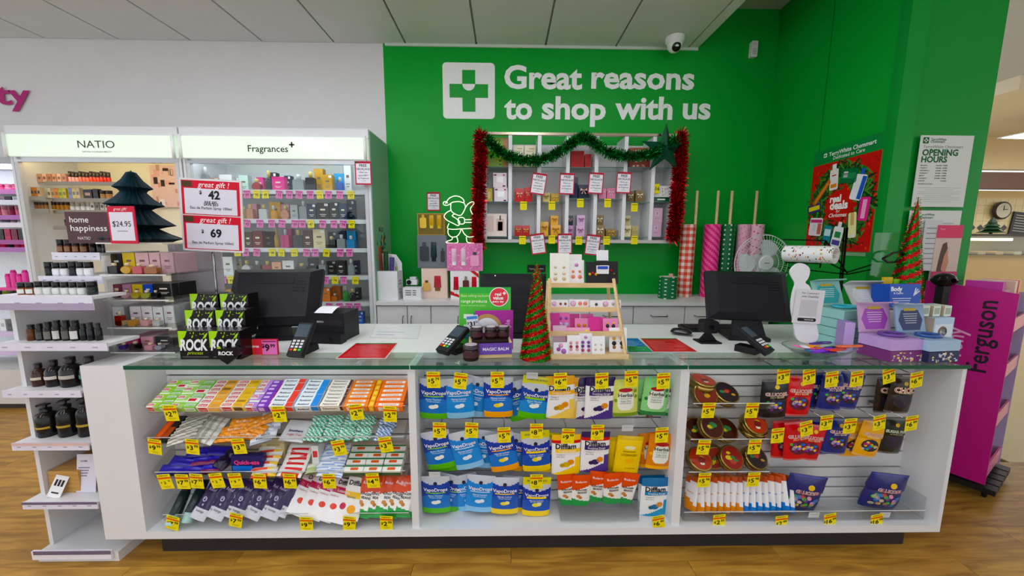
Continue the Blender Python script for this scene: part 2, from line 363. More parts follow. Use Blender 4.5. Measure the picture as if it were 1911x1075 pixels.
# ---------------------------------------------------------------- gift hutch on the green wall
YH = YW-.24
hx0 = at(902, 350, YH).x; hx1 = at(1262, 350, YH).x
hz1 = at(1080, 251, YH).z; hz0 = at(1080, 449, YH).z
hu = thing('wall_shelf_unit', 'white wall-mounted cubby shelf unit with glass shelves above the back counter', 'shelf unit', T((hx0+hx1)/2, YH, hz0))
ih = T((hx0+hx1)/2, YH, hz0).inverted()
def hb(name, p, q, col='#e4e4e7', m='laminate'): return MB().b2(p, q, col, ih).build(name, m, hu)
hb('back_board', (hx0, YW-.012, hz0), (hx1, YW-.004, hz1-.03), '#d8d8da')
hb('top_rail', (hx0, YH-.005, hz1-.008), (hx1, YH+.03, hz1+.012), '#b7ab98', 'metal'); hb('bottom_rail', (hx0, YH-.01, hz0-.02), (hx1, YW-.004, hz0+.008), '#bdb9b4')
DIV = [905, 952, 1006, 1059, 1112, 1166, 1218, 1260]      # front edges of uprights
DX = [at(p, 350, YH).x for p in DIV]
for i, x in enumerate(DX): hb('upright', (x-.015, YH, hz0), (x+.015, YW-.012, hz1-.01))
HS = [[311, 376, 441], [312, 377, 441], [312, 377, 441], [312, 370, 442], [312, 371, 442], [312, 377, 442], [313, 376, 442]]
HZ = []
for i in range(7):
    row = []
    for k, py in enumerate(HS[i]):
        z = at((DIV[i]+DIV[i+1])/2, py, YH+.01).z; row.append(z)
        MB().b2((DX[i]+.016, YH+.005, z-.006), (DX[i+1]-.016, YW-.013, z), '#9cc', ih).build('glass_shelf', 'glass', hu)
        MB().b2((DX[i]+.016, YH+.0035, z-.006), (DX[i+1]-.016, YH+.0048, z), '#3f6f62', ih).build('shelf_edge', 'gloss', hu)
    HZ.append(row)
# ---------------------------------------------------------------- tall display cabinets
def cabinet(label, px0, px1, py_top, warm, word, logo_px, name='display_cabinet'):
    x0 = at(px0, 300, YF).x; x1 = at(px1, 300, YF).x; zt = at((px0+px1)/2, py_top, YF).z
    M = T((x0+x1)/2, YF, 0); I = M.inverted(); t = thing(name, label, 'display cabinet', M)
    def b(n, p, q, col='#d9dade', m='laminate', par=None): return MB().b2(p, q, col, I).build(n, m, par or t)
    zh1 = at(500, 257, YF).z; zh0 = at(500, 297, YF).z; zb = .62
    b('top_fascia', (x0, YF-.01, zh1), (x1, YF+.06, zt)); b('top_board', (x0, YF+.06, zt-.03), (x1, YW-.003, zt))
    b('back_board', (x0+.02, YW-.02, .05), (x1-.02, YW-.005, zt-.03), '#efe6cf' if warm else '#dcdee0')
    for s_, x in (('side_board', x0), ('side_board', x1-.022)): b(s_, (x, YF, .05), (x+.022, YW-.004, zh1))
    h = b('header', (x0+.01, YF-.03, zh0), (x1-.01, YF+.03, zh1), '#e3f3e3', 'lightbox')
    for x in (x0+.02, x1-.02): MB().tube([(x, YF-.035, zh0-.01), (x, YF-.035, zh1+.01)], .012, '#f2f6f2', 8, I).build('header_bracket', 'gloss', h)
    lm = MB(); xw0 = at(logo_px[0], 280, YF-.035).x; xw1 = at(logo_px[1], 280, YF-.035).x; zc = at(500, logo_px[2], YF-.035).z
    lm.text(word, (xw0+xw1)/2, YF-.0315, zc, h=logo_px[3], w=xw1-xw0, col='#2a2d2c', bold=logo_px[4], M=I)
    if logo_px[5]: lm.text(logo_px[5], (xw0+xw1)/2, YF-.0315, zc-.055, w=(xw1-xw0)*.8, col='#444', M=I)
    else:
        for (aw, ah) in ((.04, .011), (.011, .04)): lm.box((xw1+.03, YF-.031, zc+.03), (aw, .0006, ah), '#2a2d2c', I)
    lm.build('lettering', 'satin', h)
    b('frame_rail', (x0+.02, YF, zh0-.035), (x1-.02, YF+.03, zh0), '#b5b6ba', 'metal')
    b('frame_post', (x0+.02, YF, .6), (x0+.05, YF+.03, zh0-.035), '#c9cacd', 'satin'); b('frame_post', (x1-.05, YF, .6), (x1-.02, YF+.03, zh0-.035), '#c9cacd', 'satin')
    b('base_cupboard', (x0+.0, YF, .06), (x1, YW-.03, zb), '#d9d9db')
    tb = MB().b2((x0+.06, YF+.06, zh0-.02), (x1-.06, YF+.09, zh0), '#fff', I); tb.build('light_strip', 'tube_warm' if warm else 'tube_cool', t)
    return t, I, x0, x1
NAT = cabinet('tall lit display cabinet with header sign NATIO, beside the fragrance cabinet', 20, 338, 236, True, 'NATIO', (145, 214, 272, .055, .0, 'NATURAL AUSTRALIAN BEAUTY'))
FRA = cabinet('tall white lit perfume cabinet with header sign Fragrances', 341, 690, 239, False, 'Fragrances', (462, 537, 277, .05, .01, None))
# decorated side of the perfume cabinet: sage green panel
t, I, x0, x1 = FRA
MB().b2((x1+.0005, YF+.02, .05), (x1+.004, YW-.005, at(500, 239, YF).z-.01), '#7fa78c', I).build('side_panel', 'greenpaint', t)
fp = MB()
for k in range(46):
    a = random.random(); r_ = random.random(); fp.box((x1+.0045, 3.2+random.gauss(0, .045), 1.42-.33*a+.12), (.001, .012+.02*r_, .012+.03*random.random()), random.choice(['#24493a', '#3b6b52', '#1d3a30', '#d98a4a', '#e0a75a', '#52806a']), I)
for k in range(5): fp.box((x1+.0045, 3.2, 1.12-.025*k), (.001, .10, .008), '#5d8470', I)
fp.build('side_graphic', 'satin', t)
# glass doors
for a, b in ((0, .5), (.5, 1)):
    MB().b2((x0+.055+(x1-x0-.11)*a, YF+.012+.01*(a > 0), .62), (x0+.055+(x1-x0-.11)*b, YF+.017+.01*(a > 0), at(500, 297, YF).z-.035), '#fff', I).build('glass_door', 'pane', t)
# ================================================================ product kits
def blend(a, b, t):
    a = rgb(a); b = rgb(b); return tuple(x+(y-x)*t for x, y in zip(a, b))
def pfn(t, w, top=0.0, foot=.85):
    def f(u, v):
        e = max(0, 1-(2*u-1)**2)**.5; k = foot+(1-foot)*math.sin(math.pi*min(1, v*1.6+.1)) if v < .55 else 1-((v-.55)/.45)**2*(1-top)
        return (0, t/2*e*max(k, 0)+.0006, 0)
    return f
def pouch(w, h, t, colf, texts=(), blobs=(), nu=26, nv=40, m='pouch', foot=.85):
    mb = MB(); f = pfn(t, w, .03, foot); mb.grid(w, h, nu, nv, f, colf)
    def onto(mb2, off):
        vs = []
        for x, y, z in mb2.v: vs.append((x, -f(min(max(x/w+.5, 0), 1), min(max(z/h+.5, 0), 1))[1]-off, z))
        o = len(mb.v); mb.v += vs; mb.f += [tuple(k+o for k in q) for q in mb2.f]; mb.c += mb2.c; mb.s += [False]*len(mb2.f)
    for b in blobs:                       # (cx, cz, rx, rz, col) fractions: printed discs
        q = MB(); n = 12; q.add([(b[0]*w, 0, b[1]*h)]+[((b[0]+b[2]*math.cos(2*math.pi*i/n))*w, 0, (b[1]+b[3]*math.sin(2*math.pi*i/n))*h) for i in range(n)], [(0, i+1, (i+1) % n+1) for i in range(n)], b[4]); onto(q, .0012)
    for x in texts:                       # (text, cx, cz, width fraction, col, bold)
        q = MB(); q.text(x[0], x[1]*w, 0, x[2]*h, w=x[3]*w, col=x[4], bold=x[5] if len(x) > 5 else .01); onto(q, .002)
    return (mb.mesh('pouch'), m)
def vapo(bot, c1, c2, strip, value=False, lemon='#e8d84a'):
    lo = -.0
    def c(u, v):
        q = (2*u-1)**2
        if value and v > .86-.05*q: return '#d9d322'
        k = v/.86 if value else v
        if k > .79+.10*q: return '#c3c8d4'
        if v < .15: return bot
        if .565 < k < .60 and .15 < u < .85: return strip
        if c1 != c2 and k > .45+.12*math.sin(u*3): return c1
        return c2
    s_ = .86 if value else 1
    tx = [('VapoDrops', 0, .68*s_-.5, .84, '#fff', .012), ('Butter Menthol', 0, .51*s_-.5, .5, '#dff', 0), ('Throat Lozenges', 0, .46*s_-.5, .45, '#dff', 0)]
    if value: tx.append(('BONUS VALUE PACK', 0, .43, .7, '#333', .01))
    if 'f5' in strip: tx[1] = ('Honey Lemon', 0, .51*s_-.5, .5, '#fff', 0)
    return pouch(.122, .178 if not value else .19, .03, c, tx, [(0, .83*s_-.5, .07, .045, '#1b2440'), (-.03, -.18, .13, .05, lemon), (.09, -.16, .09, .05, blend(lemon, '#fff', .3))])
KV = {'green': vapo('#5db52a', '#0c3f9c', '#1673c4', '#8cc63f', False, '#eef5ea'), 'light': vapo('#8fc6ee', '#2a82d2', '#2f8ad8', '#b9dcf5', False, '#dfeefa'),
      'orange': vapo('#f0a41e', '#0d3aa0', '#1c72c8', '#f5b13a'), 'gvalue': vapo('#5db52a', '#0c3f9c', '#1f86cf', '#8cc63f', True, '#eef5ea'),
      'lemon': vapo('#f2d21e', '#1140a4', '#0f56b4', '#f5d63a'), 'lvalue': vapo('#f2d21e', '#13309a', '#0f4eb0', '#f5d63a', True)}
def difflam(c1, c2, c3, word='Difflam', red=False):
    def c(u, v):
        if v > .80: return c1 if not red or v > .87 else '#c92a2a'
        if .58 < v < .68 and u > .12: return c2
        if v < .30-.3*(1-u) or (u > .80 and v < .45): return c3
        return '#f1f1f4'
    return pouch(.13, .20, .03, c, [(word, -.02, .24, .72, '#1c1c2c', .03), ('Soothing Drops', .03, .135, .62, '#fff', 0), ('+ IMMUNE SUPPORT', .05, .09, .5, '#fff', .0), ('Vitamin C', -.2, .03, .3, '#555', 0), ('plus Zinc', -.2, -.02, .28, '#555', 0)],
                 [(.0, -.22, .14, .07, blend(c2, '#000', .25)), (.16, -.16, .12, .07, '#e0902a'), (-.14, -.24, .09, .05, blend(c2, '#000', .5))])
KD = {'honey': difflam('#edb02a', '#f0b62e', '#f4d070'), 'honeyred': difflam('#f3c22a', '#f4c93a', '#f5cf4a', red=True), 'berry': difflam('#2c1c55', '#3a2670', '#4a3488'),
      'berryred': difflam('#2c1c55', '#3a2670', '#4a3488', red=True), 'blue': difflam('#14699e', '#1a82b8', '#1f9ac8')}
def herbal(c1, c2, red='#a8262c'):
    def c(u, v):
        if .18 < u < .82 and .18 < v < .70 and ((u-.5)/.34)**2+((v-.44)/.30)**2 < 1: return '#eef0e8'
        return c1 if v > .1 else c2
    return pouch(.118, .175, .03, c, [('Herbal', 0, .10, .58, '#27402c', .015), ('THROAT DROPS', 0, .0, .45, '#466', 0), ('Sugar free', 0, -.06, .4, '#577', 0), ('natural herbs', 0, -.12, .42, '#577', 0)],
                 [(0, .23, .27, .055, red), (.36, .2, .07, .05, c2), (.38, .05, .06, .05, c2), (-.38, -.05, .06, .05, c2)])
KH = {'lemon': herbal('#cfd77a', '#7a9a38'), 'mint': herbal('#8fd08a', '#2f7a44'), 'orange': herbal('#d98420', '#f0b040')}
def plainbag(c1, band, tcol, l1, l2): return pouch(.118, .185, .03, lambda u, v: band if v > .90 else c1, [(l1, 0, .12, .5, tcol, .02), (l2, 0, .02, .6, tcol, 0), ('30 LOZENGES', .1, -.34, .4, tcol, 0)], [(0, .22, .22, .05, '#e9e2b0'), (.05, -.14, .16, .07, '#f4b832')])
K_MAN = plainbag('#ecc91a', '#d8b512', '#5a3a08', 'MANUKA HONEY', 'LOZENGES')
K_GIN = pouch(.085, .17, .022, lambda u, v: '#d9531f' if v > .62+.16*u-.1 else ('#2f9a48' if v < .20-.12*(u-.5) else '#f3f1ee'), [('GINGER', 0, .06, .62, '#222', .02), ('BEANS', .05, -.03, .5, '#222', .02), ('Buderim', -.02, .32, .6, '#fff', 0)], [(-.16, -.15, .12, .05, '#c98a4a'), (-.05, -.2, .10, .045, '#b87838')])
def gluco(c, l2='JELLY BEANS', beans=True, word='GLUCOJEL', wc='#b01830'):
    rn = random.Random(len(c+l2)); bl = [(0, .33, .09, .05, '#e8c22a')]
    bl += [(0, -.16, .36, .17, '#5a2030' if c[1] in 'cd' else '#2a2338')]
    if beans: bl += [(rn.uniform(-.28, .28), rn.uniform(-.28, -.05), .06, .032, rn.choice(['#d02828', '#3fae3a', '#e9c62a', '#e98bb0', '#c9b6a0', '#7a2c8c', '#2a62c0'])) for _ in range(16)]
    return pouch(.112, .17, .034, lambda u, v: blend(c, '#fff', .12) if v > .94 or v < .05 else c, [(word, 0, .16, .82, '#f6f0ec', .06), (word, 0, .16, .80, wc, .01), (l2, 0, .085, .5, '#f6e9b0', 0)], bl, foot=.55)
KG = {'black': gluco('#17181d'), 'red': gluco('#cc2030'), 'blue': gluco('#1b2a7a'), 'yellow': gluco('#e8ab14', 'BANANAS', True, wc='#a01818'), 'brown': gluco('#2b211c', 'SUGAR FREE', False, 'CHOC', '#c86a28'),
      'dark': gluco('#1d231d', 'NO ADDED SUGAR', False, 'SUGAR FREE', '#3f8a3a'), 'big': gluco('#1a2070', 'JELLY BEANS 1KG')}
# price ticket: yellow card with orange band
_tk = {}
def ticket_mesh(price, big=True, pink=False):
    k = (price, big, pink)
    if k not in _tk:
        w_, h_ = .056, .076; mb = MB(); bgc = '#f2e21a' if not pink else '#ee88c2'
        mb.box((0, 0, 0), (w_, .0008, h_), bgc); y = -.0007
        mb.text('EVERYDAY', 0, y, h_*.41, h=.006, w=w_*.72, col='#221', bold=.02)
        mb.box((0, -.0005, h_*.25), (w_*.98, .0006, h_*.12), '#e87a1c' if not pink else '#b83a86'); mb.text('LOW PRICE', 0, -.001, h_*.25, h=.0045, w=w_*.8, col='#a22', bold=.0)
        if price:
            d, c = price.split('.'); hh_ = h_*(.30 if big else .18)
            nx = .006 if len(d) > 1 else 0
            mb.text(d, -w_*.07, y, -h_*.06, h=hh_, col='#141408', bold=.03); mb.text('$', -w_*.33-nx, y, -h_*.03, h=hh_*.55, col='#141408', bold=.03)
            mb.text(c, w_*.28+nx*.6, y, h_*.0+hh_*.2, h=hh_*.54, col='#141408', bold=.03)
        for q in (0, 1): mb.box((0, -.0005, -h_*(.32+.07*q)), (w_*(.62-.2*q), .0003, .0012), '#8a7a10')
        _tk[k] = mb.mesh('price_ticket')
    return _tk[k]
TN = {}
def ticket(px, py, price, rot, where, Y=1.505, big=True): TN.setdefault(where, []).append((px, py, price, rot, Y, big))
def flush_tickets():
    for where, L in TN.items():
        L.sort()
        for i, (px, py, price, rot, Y, big) in enumerate(L):
            pos = '' if len(L) == 1 else ', %s from left' % ORD[i]
            M = T(*at(px, py, Y)) @ R('Y', -rot) @ R('X', 8)
            me = ticket_mesh(price, big) if price else PLATE
            tag(obj('price_ticket' if price else 'price_plate', me, 'paper', None, M), ('yellow ticket priced $%s %s%s' % (price, where, pos)) if price else 'small blank grey price plate %s' % where, 'price ticket', 'price tickets on the counter')
    TN.clear()
_m = MB().box((0, 0, 0), (.05, .0008, .03), '#c9ccd0'); _m.box((0, -.0006, .004), (.035, .0003, .002), '#999'); PLATE = _m.mesh('price_plate')
def pk(name, kit, px, py, Y, label, cat, group, rz=0, tilt=0, yaw=0, s=1.0):   # pouch centred at a pixel on depth Y; rz = lean in the picture plane
    M = T(*at(px, py, Y)) @ R('Z', yaw) @ R('Y', rz) @ R('X', tilt) @ Matrix.Scale(s, 4)
    return put(name, kit, M, label, cat, group)
HK = MB().tube([(0, 0, 0), (0, -.15, -.006)], .0025, '#b9bbc0', 5).box((0, -.003, 0), (.03, .006, .02), '#c6c8cc').mesh('wire_hook')
def hook(px, py, label, z=0):
    p = at(px, py+4, 1.53); put('display_hook', (HK, 'metal'), T(p.x, YB-.002, p.z+.008), label, 'display hook', 'wire hooks on the slat wall')
# ================================================================ left bay: four sloping acrylic trays
A_ = 27.0
class Tray:
    def __init__(s, px0, px1, py, label, deg=A_, lip=.032, dep=.135, yt=1.518):
        s.a = at(px0, py, yt); s.b = at(px1, py, yt); s.z = (s.a.z+s.b.z)/2-lip; s.w = s.b.x-s.a.x; s.yt = yt; s.deg = deg; s.py = py
        c, n = math.cos(math.radians(deg)), math.sin(math.radians(deg)); s.dep = dep/c
        s.M = fr((s.a.x, yt+.004, s.z), (1, 0, 0), (0, c, n), (0, -n, c))
        t = thing('acrylic_tray', label, 'tray', T(s.a.x, yt, s.z), 'sloping acrylic trays'); I = T(s.a.x, yt, s.z).inverted(); s.t = t
        MB().b2((s.a.x, yt, s.z), (s.b.x, yt+.003, s.z+lip), '#fff').build('front_lip', 'acrylic', t, I)
        MB().b2((s.a.x, yt-.0012, s.z+lip-.003), (s.b.x, yt-.0002, s.z+lip), '#d8dadc').build('lip_edge', 'gloss', t, I)
        MB().b2((0, 0, -.003), (s.w, s.dep, 0), '#fff').build('base_sheet', 'acrylic', t, I @ s.M)
        for x in (-.003, s.w): MB().b2((x, 0, 0), (x+.003, s.dep, .045), '#fff').build('side_sheet', 'acrylic', t, I @ s.M)
    def x(s, px): return at(px, s.py, s.yt).x-s.a.x
    def m(s, px, v, h=0): return s.M @ T(s.x(px), v, h)
T1 = Tray(276, 757, 757, 'top sloping clear tray of lozenge cartons, left bay'); T2 = Tray(275, 755, 815, 'second sloping clear tray of sachets and mint rolls, left bay')
T3 = Tray(289, 757, 879, 'third sloping clear tray of antacids and wrapped sweets, left bay'); T4 = Tray(304, 764, 958, 'bottom sloping clear tray of tubes and lozenge packs, left bay')
# --- tray 1: columns of lozenge cartons
def carton(w_, d_, h_, base, patches, texts, front=None):
    mb = MB(); mb.box((w_/2, d_/2, h_/2), (w_, d_, h_), base, front=front)
    for (x0, x1, v0, v1, c) in patches:
        mb.box(((x0+x1)/2*w_, (v0+v1)/2*d_, h_+.0003), ((x1-x0)*w_, (v1-v0)*d_, .0006), c); mb.box(((x0+x1)/2*w_, -.0003, h_*.5), ((x1-x0)*w_, .0006, h_*.7), c)
    Mt = fr((0, 0, 0), (1, 0, 0), (0, 0, -1), (0, 1, 0))     # text plane laid on the top face
    for (s_, cx, wd, c, b_) in texts:
        mb.text(s_, cx*w_, -h_-.0009, d_*.52, h=d_*.5, w=wd*w_, col=c, bold=b_, M=Mt)
        mb.text(s_, cx*w_, -.0009, h_*.5, h=h_*.3, w=wd*w_, col=c, bold=b_)
    return (mb.mesh('carton'), 'satin')
RED = '#c8323c'
def half(c, oval): return lambda w_, d_: carton(w_, d_, .034, '#eeece6', [(.5, 1, 0, 1, c), (.06, .44, .2, .8, oval), (.56, .94, .2, .8, blend(c, '#fff', .5))], [])
COLS = [(276, 297, '#9ccb4a', 7, 'w'), (297, 318, '#8fc653', 7, 'w2'), (318, 342, '#a6d36a', 7, 'w'), (342, 366, '#8cc860', 6, 'w2'), (368, 411, '#f0a83a', 7, 'h'), (413, 457, '#f2c23a', 7, 'h'), (459, 480, '#b98ad6', 7, 'w'), (481, 501, '#7a3fb0', 7, 'p'), (503, 547, '#e04638', 7, 'a'), (550, 594, '#2f86d6', 7, 'a'), (597, 640, '#5a2420', 8, 'f'), (642, 686, '#ee8a2a', 7, 'o'), (688, 698, '#f2a63a', 5, 'y'), (700, 752, '#f07c1a', 6, 'o')]
CN = ['green and white', 'white and green', 'lime green and white', 'pale green and white', 'orange-yellow and white', 'yellow and white', 'lilac and white', 'purple', 'white and red', 'white and blue', 'cream and maroon', 'white-banded orange', 'slim yellow', 'bright orange']
for ci, (p0, p1, c, n, ty) in enumerate(COLS):
    w_ = T1.x(p1)-T1.x(p0); d_ = .148/n
    if ty == 'w': kits = [carton(w_, d_*.96, .032, '#eceae4', [(.05, .55, .25, .8, RED), (.62, 1, 0, 1, c)], [('Strepsils', .3, .4, '#fff', 0)]), carton(w_, d_*.96, .032, c, [(.05, .95, .3, .7, '#e6f0dc')], [])]
    elif ty == 'w2': kits = [carton(w_, d_*.96, .032, c, [(.1, .9, .25, .75, '#dff0da')], [('lozenges', .5, .7, '#3a6a3a', 0)]), carton(w_, d_*.96, .032, '#efece6', [(.1, .7, .25, .8, RED)], [])]
    elif ty == 'h': kits = [carton(w_, d_*.96, .032, '#f1ede4', [(.5, 1, 0, 1, c), (.06, .44, .2, .8, RED), (.55, .92, .25, .8, '#f5d28a')], [('Strepsils', .25, .32, '#fff', 0)])]
    elif ty == 'p': kits = [carton(w_, d_*.96, .032, c, [(.1, .6, .25, .75, '#d8b8ec')], [])]
    elif ty == 'a': kits = [carton(w_, d_*.96, .036, '#e9eef4', [(.70, 1, 0, 1, c), (.0, .02, 0, 1, c)], [('Anticol', .36, .5, '#15203c', .02)])]
    elif ty == 'f': kits = [carton(w_, d_*.96, .036, '#f0ebe2', [(.88, 1, 0, 1, c), (0, .03, 0, 1, c)], [("Fisherman's", .46, .62, '#4a1c18', .01)])]
    elif ty == 'o': kits = [carton(w_, d_*.96, .033, c, [(.12, .86, .2, .72, '#efe6e2')], [('Lozenges', .5, .5, '#c8702a', 0)])]
    else: kits = [carton(w_, d_*.96, .033, c, [(.2, .8, .2, .8, '#f7d060')], [])]
    for k in range(n):
        M = T1.m(p0, .002+k*d_, .0005+(.003 if (k*7+ci) % 5 == 0 else 0)) @ R('Z', random.uniform(-1.2, 1.2))
        put('lozenge_carton', kits[k % len(kits)] if random.random() > .2 or len(kits) == 1 else kits[0], M, '%s lozenge carton, %s from the front of its column, top tray' % (CN[ci], ORD[k]), 'lozenge carton', 'lozenge cartons in the top tray')
# --- soft packs, rolls and sachets
def sachet(w_, h_, t_, colf, texts=(), blobs=(), nu=10, nv=10): return pouch(w_, h_, t_, colf, texts, blobs, nu, nv, 'foil', .3)
FLAT = R('X', -90)      # pouch local Z becomes tray depth, its face looks up
def lay(name, kit, tr_, px, v, h, label, cat, group, rz=0, tilt=0, s=1): return put(name, kit, tr_.m(px, v, h) @ R('Z', rz) @ R('X', tilt) @ FLAT @ Matrix.Scale(s, 4), label, cat, group)
def stripes(a, b, n, sl=.6): return lambda u, v: a if (u*n+v*n*sl) % 1 < .5 else b
# tray 2
k = (MB().box((0, 0, .008), (.034, .13, .014), '#c8472a', side='#7a1c18').box((0, 0, .0155), (.02, .12, .001), '#e86a3a').mesh('bar'), 'gloss')
put('chocolate_bar', k, T2.m(288, .066, 0), 'long orange-red bar at left end of second tray', 'snack bar'); k = (MB().box((0, 0, .008), (.03, .13, .014), '#1c1a20').box((0, -.02, .0155), (.022, .05, .001), '#b8502a').mesh('bar'), 'gloss')
put('chocolate_bar', k, T2.m(301, .066, 0), 'long black bar beside the orange-red bar, second tray', 'snack bar')
kw = sachet(.10, .034, .012, lambda u, v: '#d9d6cf' if (u*9+v*2) % 1 < .62 else '#8d8574'); kg = sachet(.10, .04, .014, lambda u, v: '#a8a49c' if (u*7) % 1 < .5 else '#d5d2cc')
for i in range(7): lay('white_bar', kw, T2, 334, .012+.017*i, .012+.004*(i % 2), 'grey and white striped bar, %s from front of its pile, second tray' % ORD[i], 'snack bar', 'striped bars in second tray', 18+random.uniform(-5, 5), 14)
for i in range(5): lay('grey_sachet', kg, T2, 378, .015+.022*i, .014+.003*(i % 2), 'silver grey sachet, %s from front beside orange sachets' % ORD[i], 'sachet', 'grey sachets', -10+random.uniform(-9, 9), 12)
ko = sachet(.12, .042, .02, lambda u, v: '#f0a01e' if (u*4+v*2) % 1 < .7 else '#d98412', [('Soothers', 0, 0, .5, '#fff', .01)])
for i, (px, v, h, r_) in enumerate([(425, .02, .014, 5), (455, .03, .014, -6), (430, .05, .024, 12), (462, .06, .026, -15), (440, .082, .034, 8), (475, .085, .036, 25), (486, .105, .042, 35)]):
    lay('orange_sachet', ko, T2, px, v, h, 'orange foil sweet pack, %s from the front of its heap' % ORD[i], 'sweet pack', 'orange sweet packs', r_, 10)
kl = sachet(.085, .04, .012, lambda u, v: '#dfe3ec' if v > .25 else '#aab0bd', [('rolls', 0, .05, .4, '#6a7080', 0)])
for i in range(7): lay('white_sachet', kl, T2, 484+6*(i % 2), .014+.017*i, .012+.003*i, 'white foil sachet, %s from front beside the orange heap' % ORD[i], 'sachet', 'white foil sachets', 12+random.uniform(-8, 8), 14)
kp = sachet(.11, .10, .016, lambda u, v: '#dcdce0', [('Soothers', .02, -.02, .6, '#22305a', .02), ('sugar free', .05, -.2, .6, '#c23a4a', 0)])
lay('white_pouch', kp, T2, 543, .05, .014, 'single white pouch with printed name, middle of second tray', 'sweet pouch', None, -6, 6)
kgm = [sachet(.07, .026, .02, stripes('#2fae84', '#e3ede8', 3.2)), sachet(.07, .026, .02, stripes('#4a7ab8', '#dfe6f0', 3.2))]
n_ = 0
for c in range(5):
    for r_ in range(6):
        blue = c == 4; lay('mint_roll', kgm[blue], T2, [580, 611, 642, 673, 714][c]+random.uniform(-3, 3), .013+.02*r_, .014+.004*(r_ % 3), '%s striped mint roll, %s from front in %s' % (('blue and white', 'green and white')[not blue], ORD[r_], ['first green column', 'second green column', 'third green column', 'fourth green column', 'the blue column'][c]), 'mint roll', 'striped mint rolls', random.uniform(-14, 14), 8)
# tray 3
kb = sachet(.12, .05, .026, lambda u, v: '#2a20a8' if v > .12 else '#1b1470'); kb2 = sachet(.10, .05, .026, lambda u, v: '#2c22b4' if v > .3 else '#7a1c50')
for i, (px, v, h, r_, q) in enumerate([(315, .03, .014, 4, 0), (352, .028, .014, -5, 0), (388, .035, .016, 3, 1), (325, .062, .022, -4, 0), (362, .066, .024, 6, 1), (396, .07, .026, -6, 1), (350, .10, .034, 3, 0), (386, .104, .036, -4, 0)]):
    lay('blue_sweet_pack', (kb, kb2)[q], T3, px, v, h, 'shiny royal blue wrapped sweet pack, %s from front in left heap, third tray' % ORD[i], 'sweet pack', 'royal blue wrapped packs', r_, 6)
kx = sachet(.06, .11, .05, lambda u, v: '#1d1030'); lay('dark_pack', kx, T3, 409, .075, .03, 'dark purple crinkled pack at right of the blue heap', 'sweet pack', None, -20, 0)
k = MB(); k.box((0, 0, .04), (.135, .03, .08), '#16165e', front='#16165e'); k.text('Quick-eze', 0, -.0158, .05, w=.11, col='#e8508a', bold=.03); k.box((-.02, -.0155, .018), (.085, .0006, .03), '#2a6fd0'); kq = (k.mesh('quick'), 'gloss')
put('antacid_box', kq, T3.m(457, .03, .0) @ R('X', -A_), 'dark blue antacid box with pink lettering, third tray', 'medicine box')
k = MB(); k.box((0, 0, .045), (.10, .02, .09), '#cbbd92'); k.text('ANTACID', 0, -.0108, .06, w=.06, col='#6a5a30', bold=.01); put('antacid_box', (k.mesh('tan'), 'satin'), T3.m(490, .10, .0) @ R('X', -A_), 'tan cardboard antacid box behind the white packs', 'medicine box')
kr = sachet(.105, .042, .024, lambda u, v: '#ece9e6' if .25 < v < .9 else ('#d8452f' if u < .75 else '#e9c23a')); kr2 = sachet(.11, .04, .022, lambda u, v: '#ece9e6' if v > .35 or u > .85 else ('#d8302f' if u > .2 else '#ece9e6'))
kr3 = sachet(.045, .05, .03, lambda u, v: '#b9c98a' if v < .5 else '#dde0cc')
for i in range(5): lay('antacid_roll', kr, T3, 488+random.uniform(-4, 4), .014+.024*i, .014+.006*i, 'white antacid roll pack with yellow end, %s from front' % ORD[i], 'antacid roll', 'white and yellow antacid rolls', random.uniform(-8, 8), 10)
for i in range(6): lay('antacid_roll', kr2, T3, 541+random.uniform(-4, 4), .014+.021*i, .014+.004*i, 'white antacid roll pack with red label, %s from front' % ORD[i], 'antacid roll', 'white and red antacid rolls', random.uniform(-6, 6), 10)
lay('green_tip_pack', kr3, T3, 577, .03, .016, 'pale green twisted pack end right of the red rolls', 'sweet pack', None, 10)
k = MB().box((0, 0, .045), (.03, .09, .09), '#dfe0e2').box((0, -.0452, .05), (.02, .0006, .03), '#c44'); put('tall_carton', (k.mesh('tc'), 'satin'), T3.m(582, .085, 0) @ R('X', -A_), 'white upright carton between red rolls and blue-white bags', 'carton')
kbw = sachet(.115, .045, .024, lambda u, v: '#dfe6f2' if (v*3+u*.5) % 1 < .75 else '#8aa6d8')
for i in range(5): lay('white_blue_bag', kbw, T3, 612+random.uniform(-3, 3), .016+.024*i, .014+.006*i, 'white and blue sweet bag, %s from front beside green cartons' % ORD[i], 'sweet bag', 'white and blue sweet bags', random.uniform(-6, 6), 10)
k = MB(); k.box((0, 0, .018), (.085, .028, .034), '#f0efe8', front='#1e5a34'); k.box((0, -.0142, .0295), (.083, .0006, .009), '#f0efe8'); k.box((0, -.002, .0353), (.034, .012, .0006), '#d8663a'); k.box((0, .0105, .0353), (.083, .006, .0006), '#2a7a44'); kgc = (k.mesh('gc'), 'satin')
for c in range(3):
    for r_ in range(4): put('green_carton', kgc, T3.m([661, 696, 730][c], .018+.032*r_, .0005+.003*(r_ % 2)), 'white and green pastille carton, %s from front in %s column, third tray' % (ORD[r_], ['left', 'middle', 'right'][c]), 'carton', 'green pastille cartons')
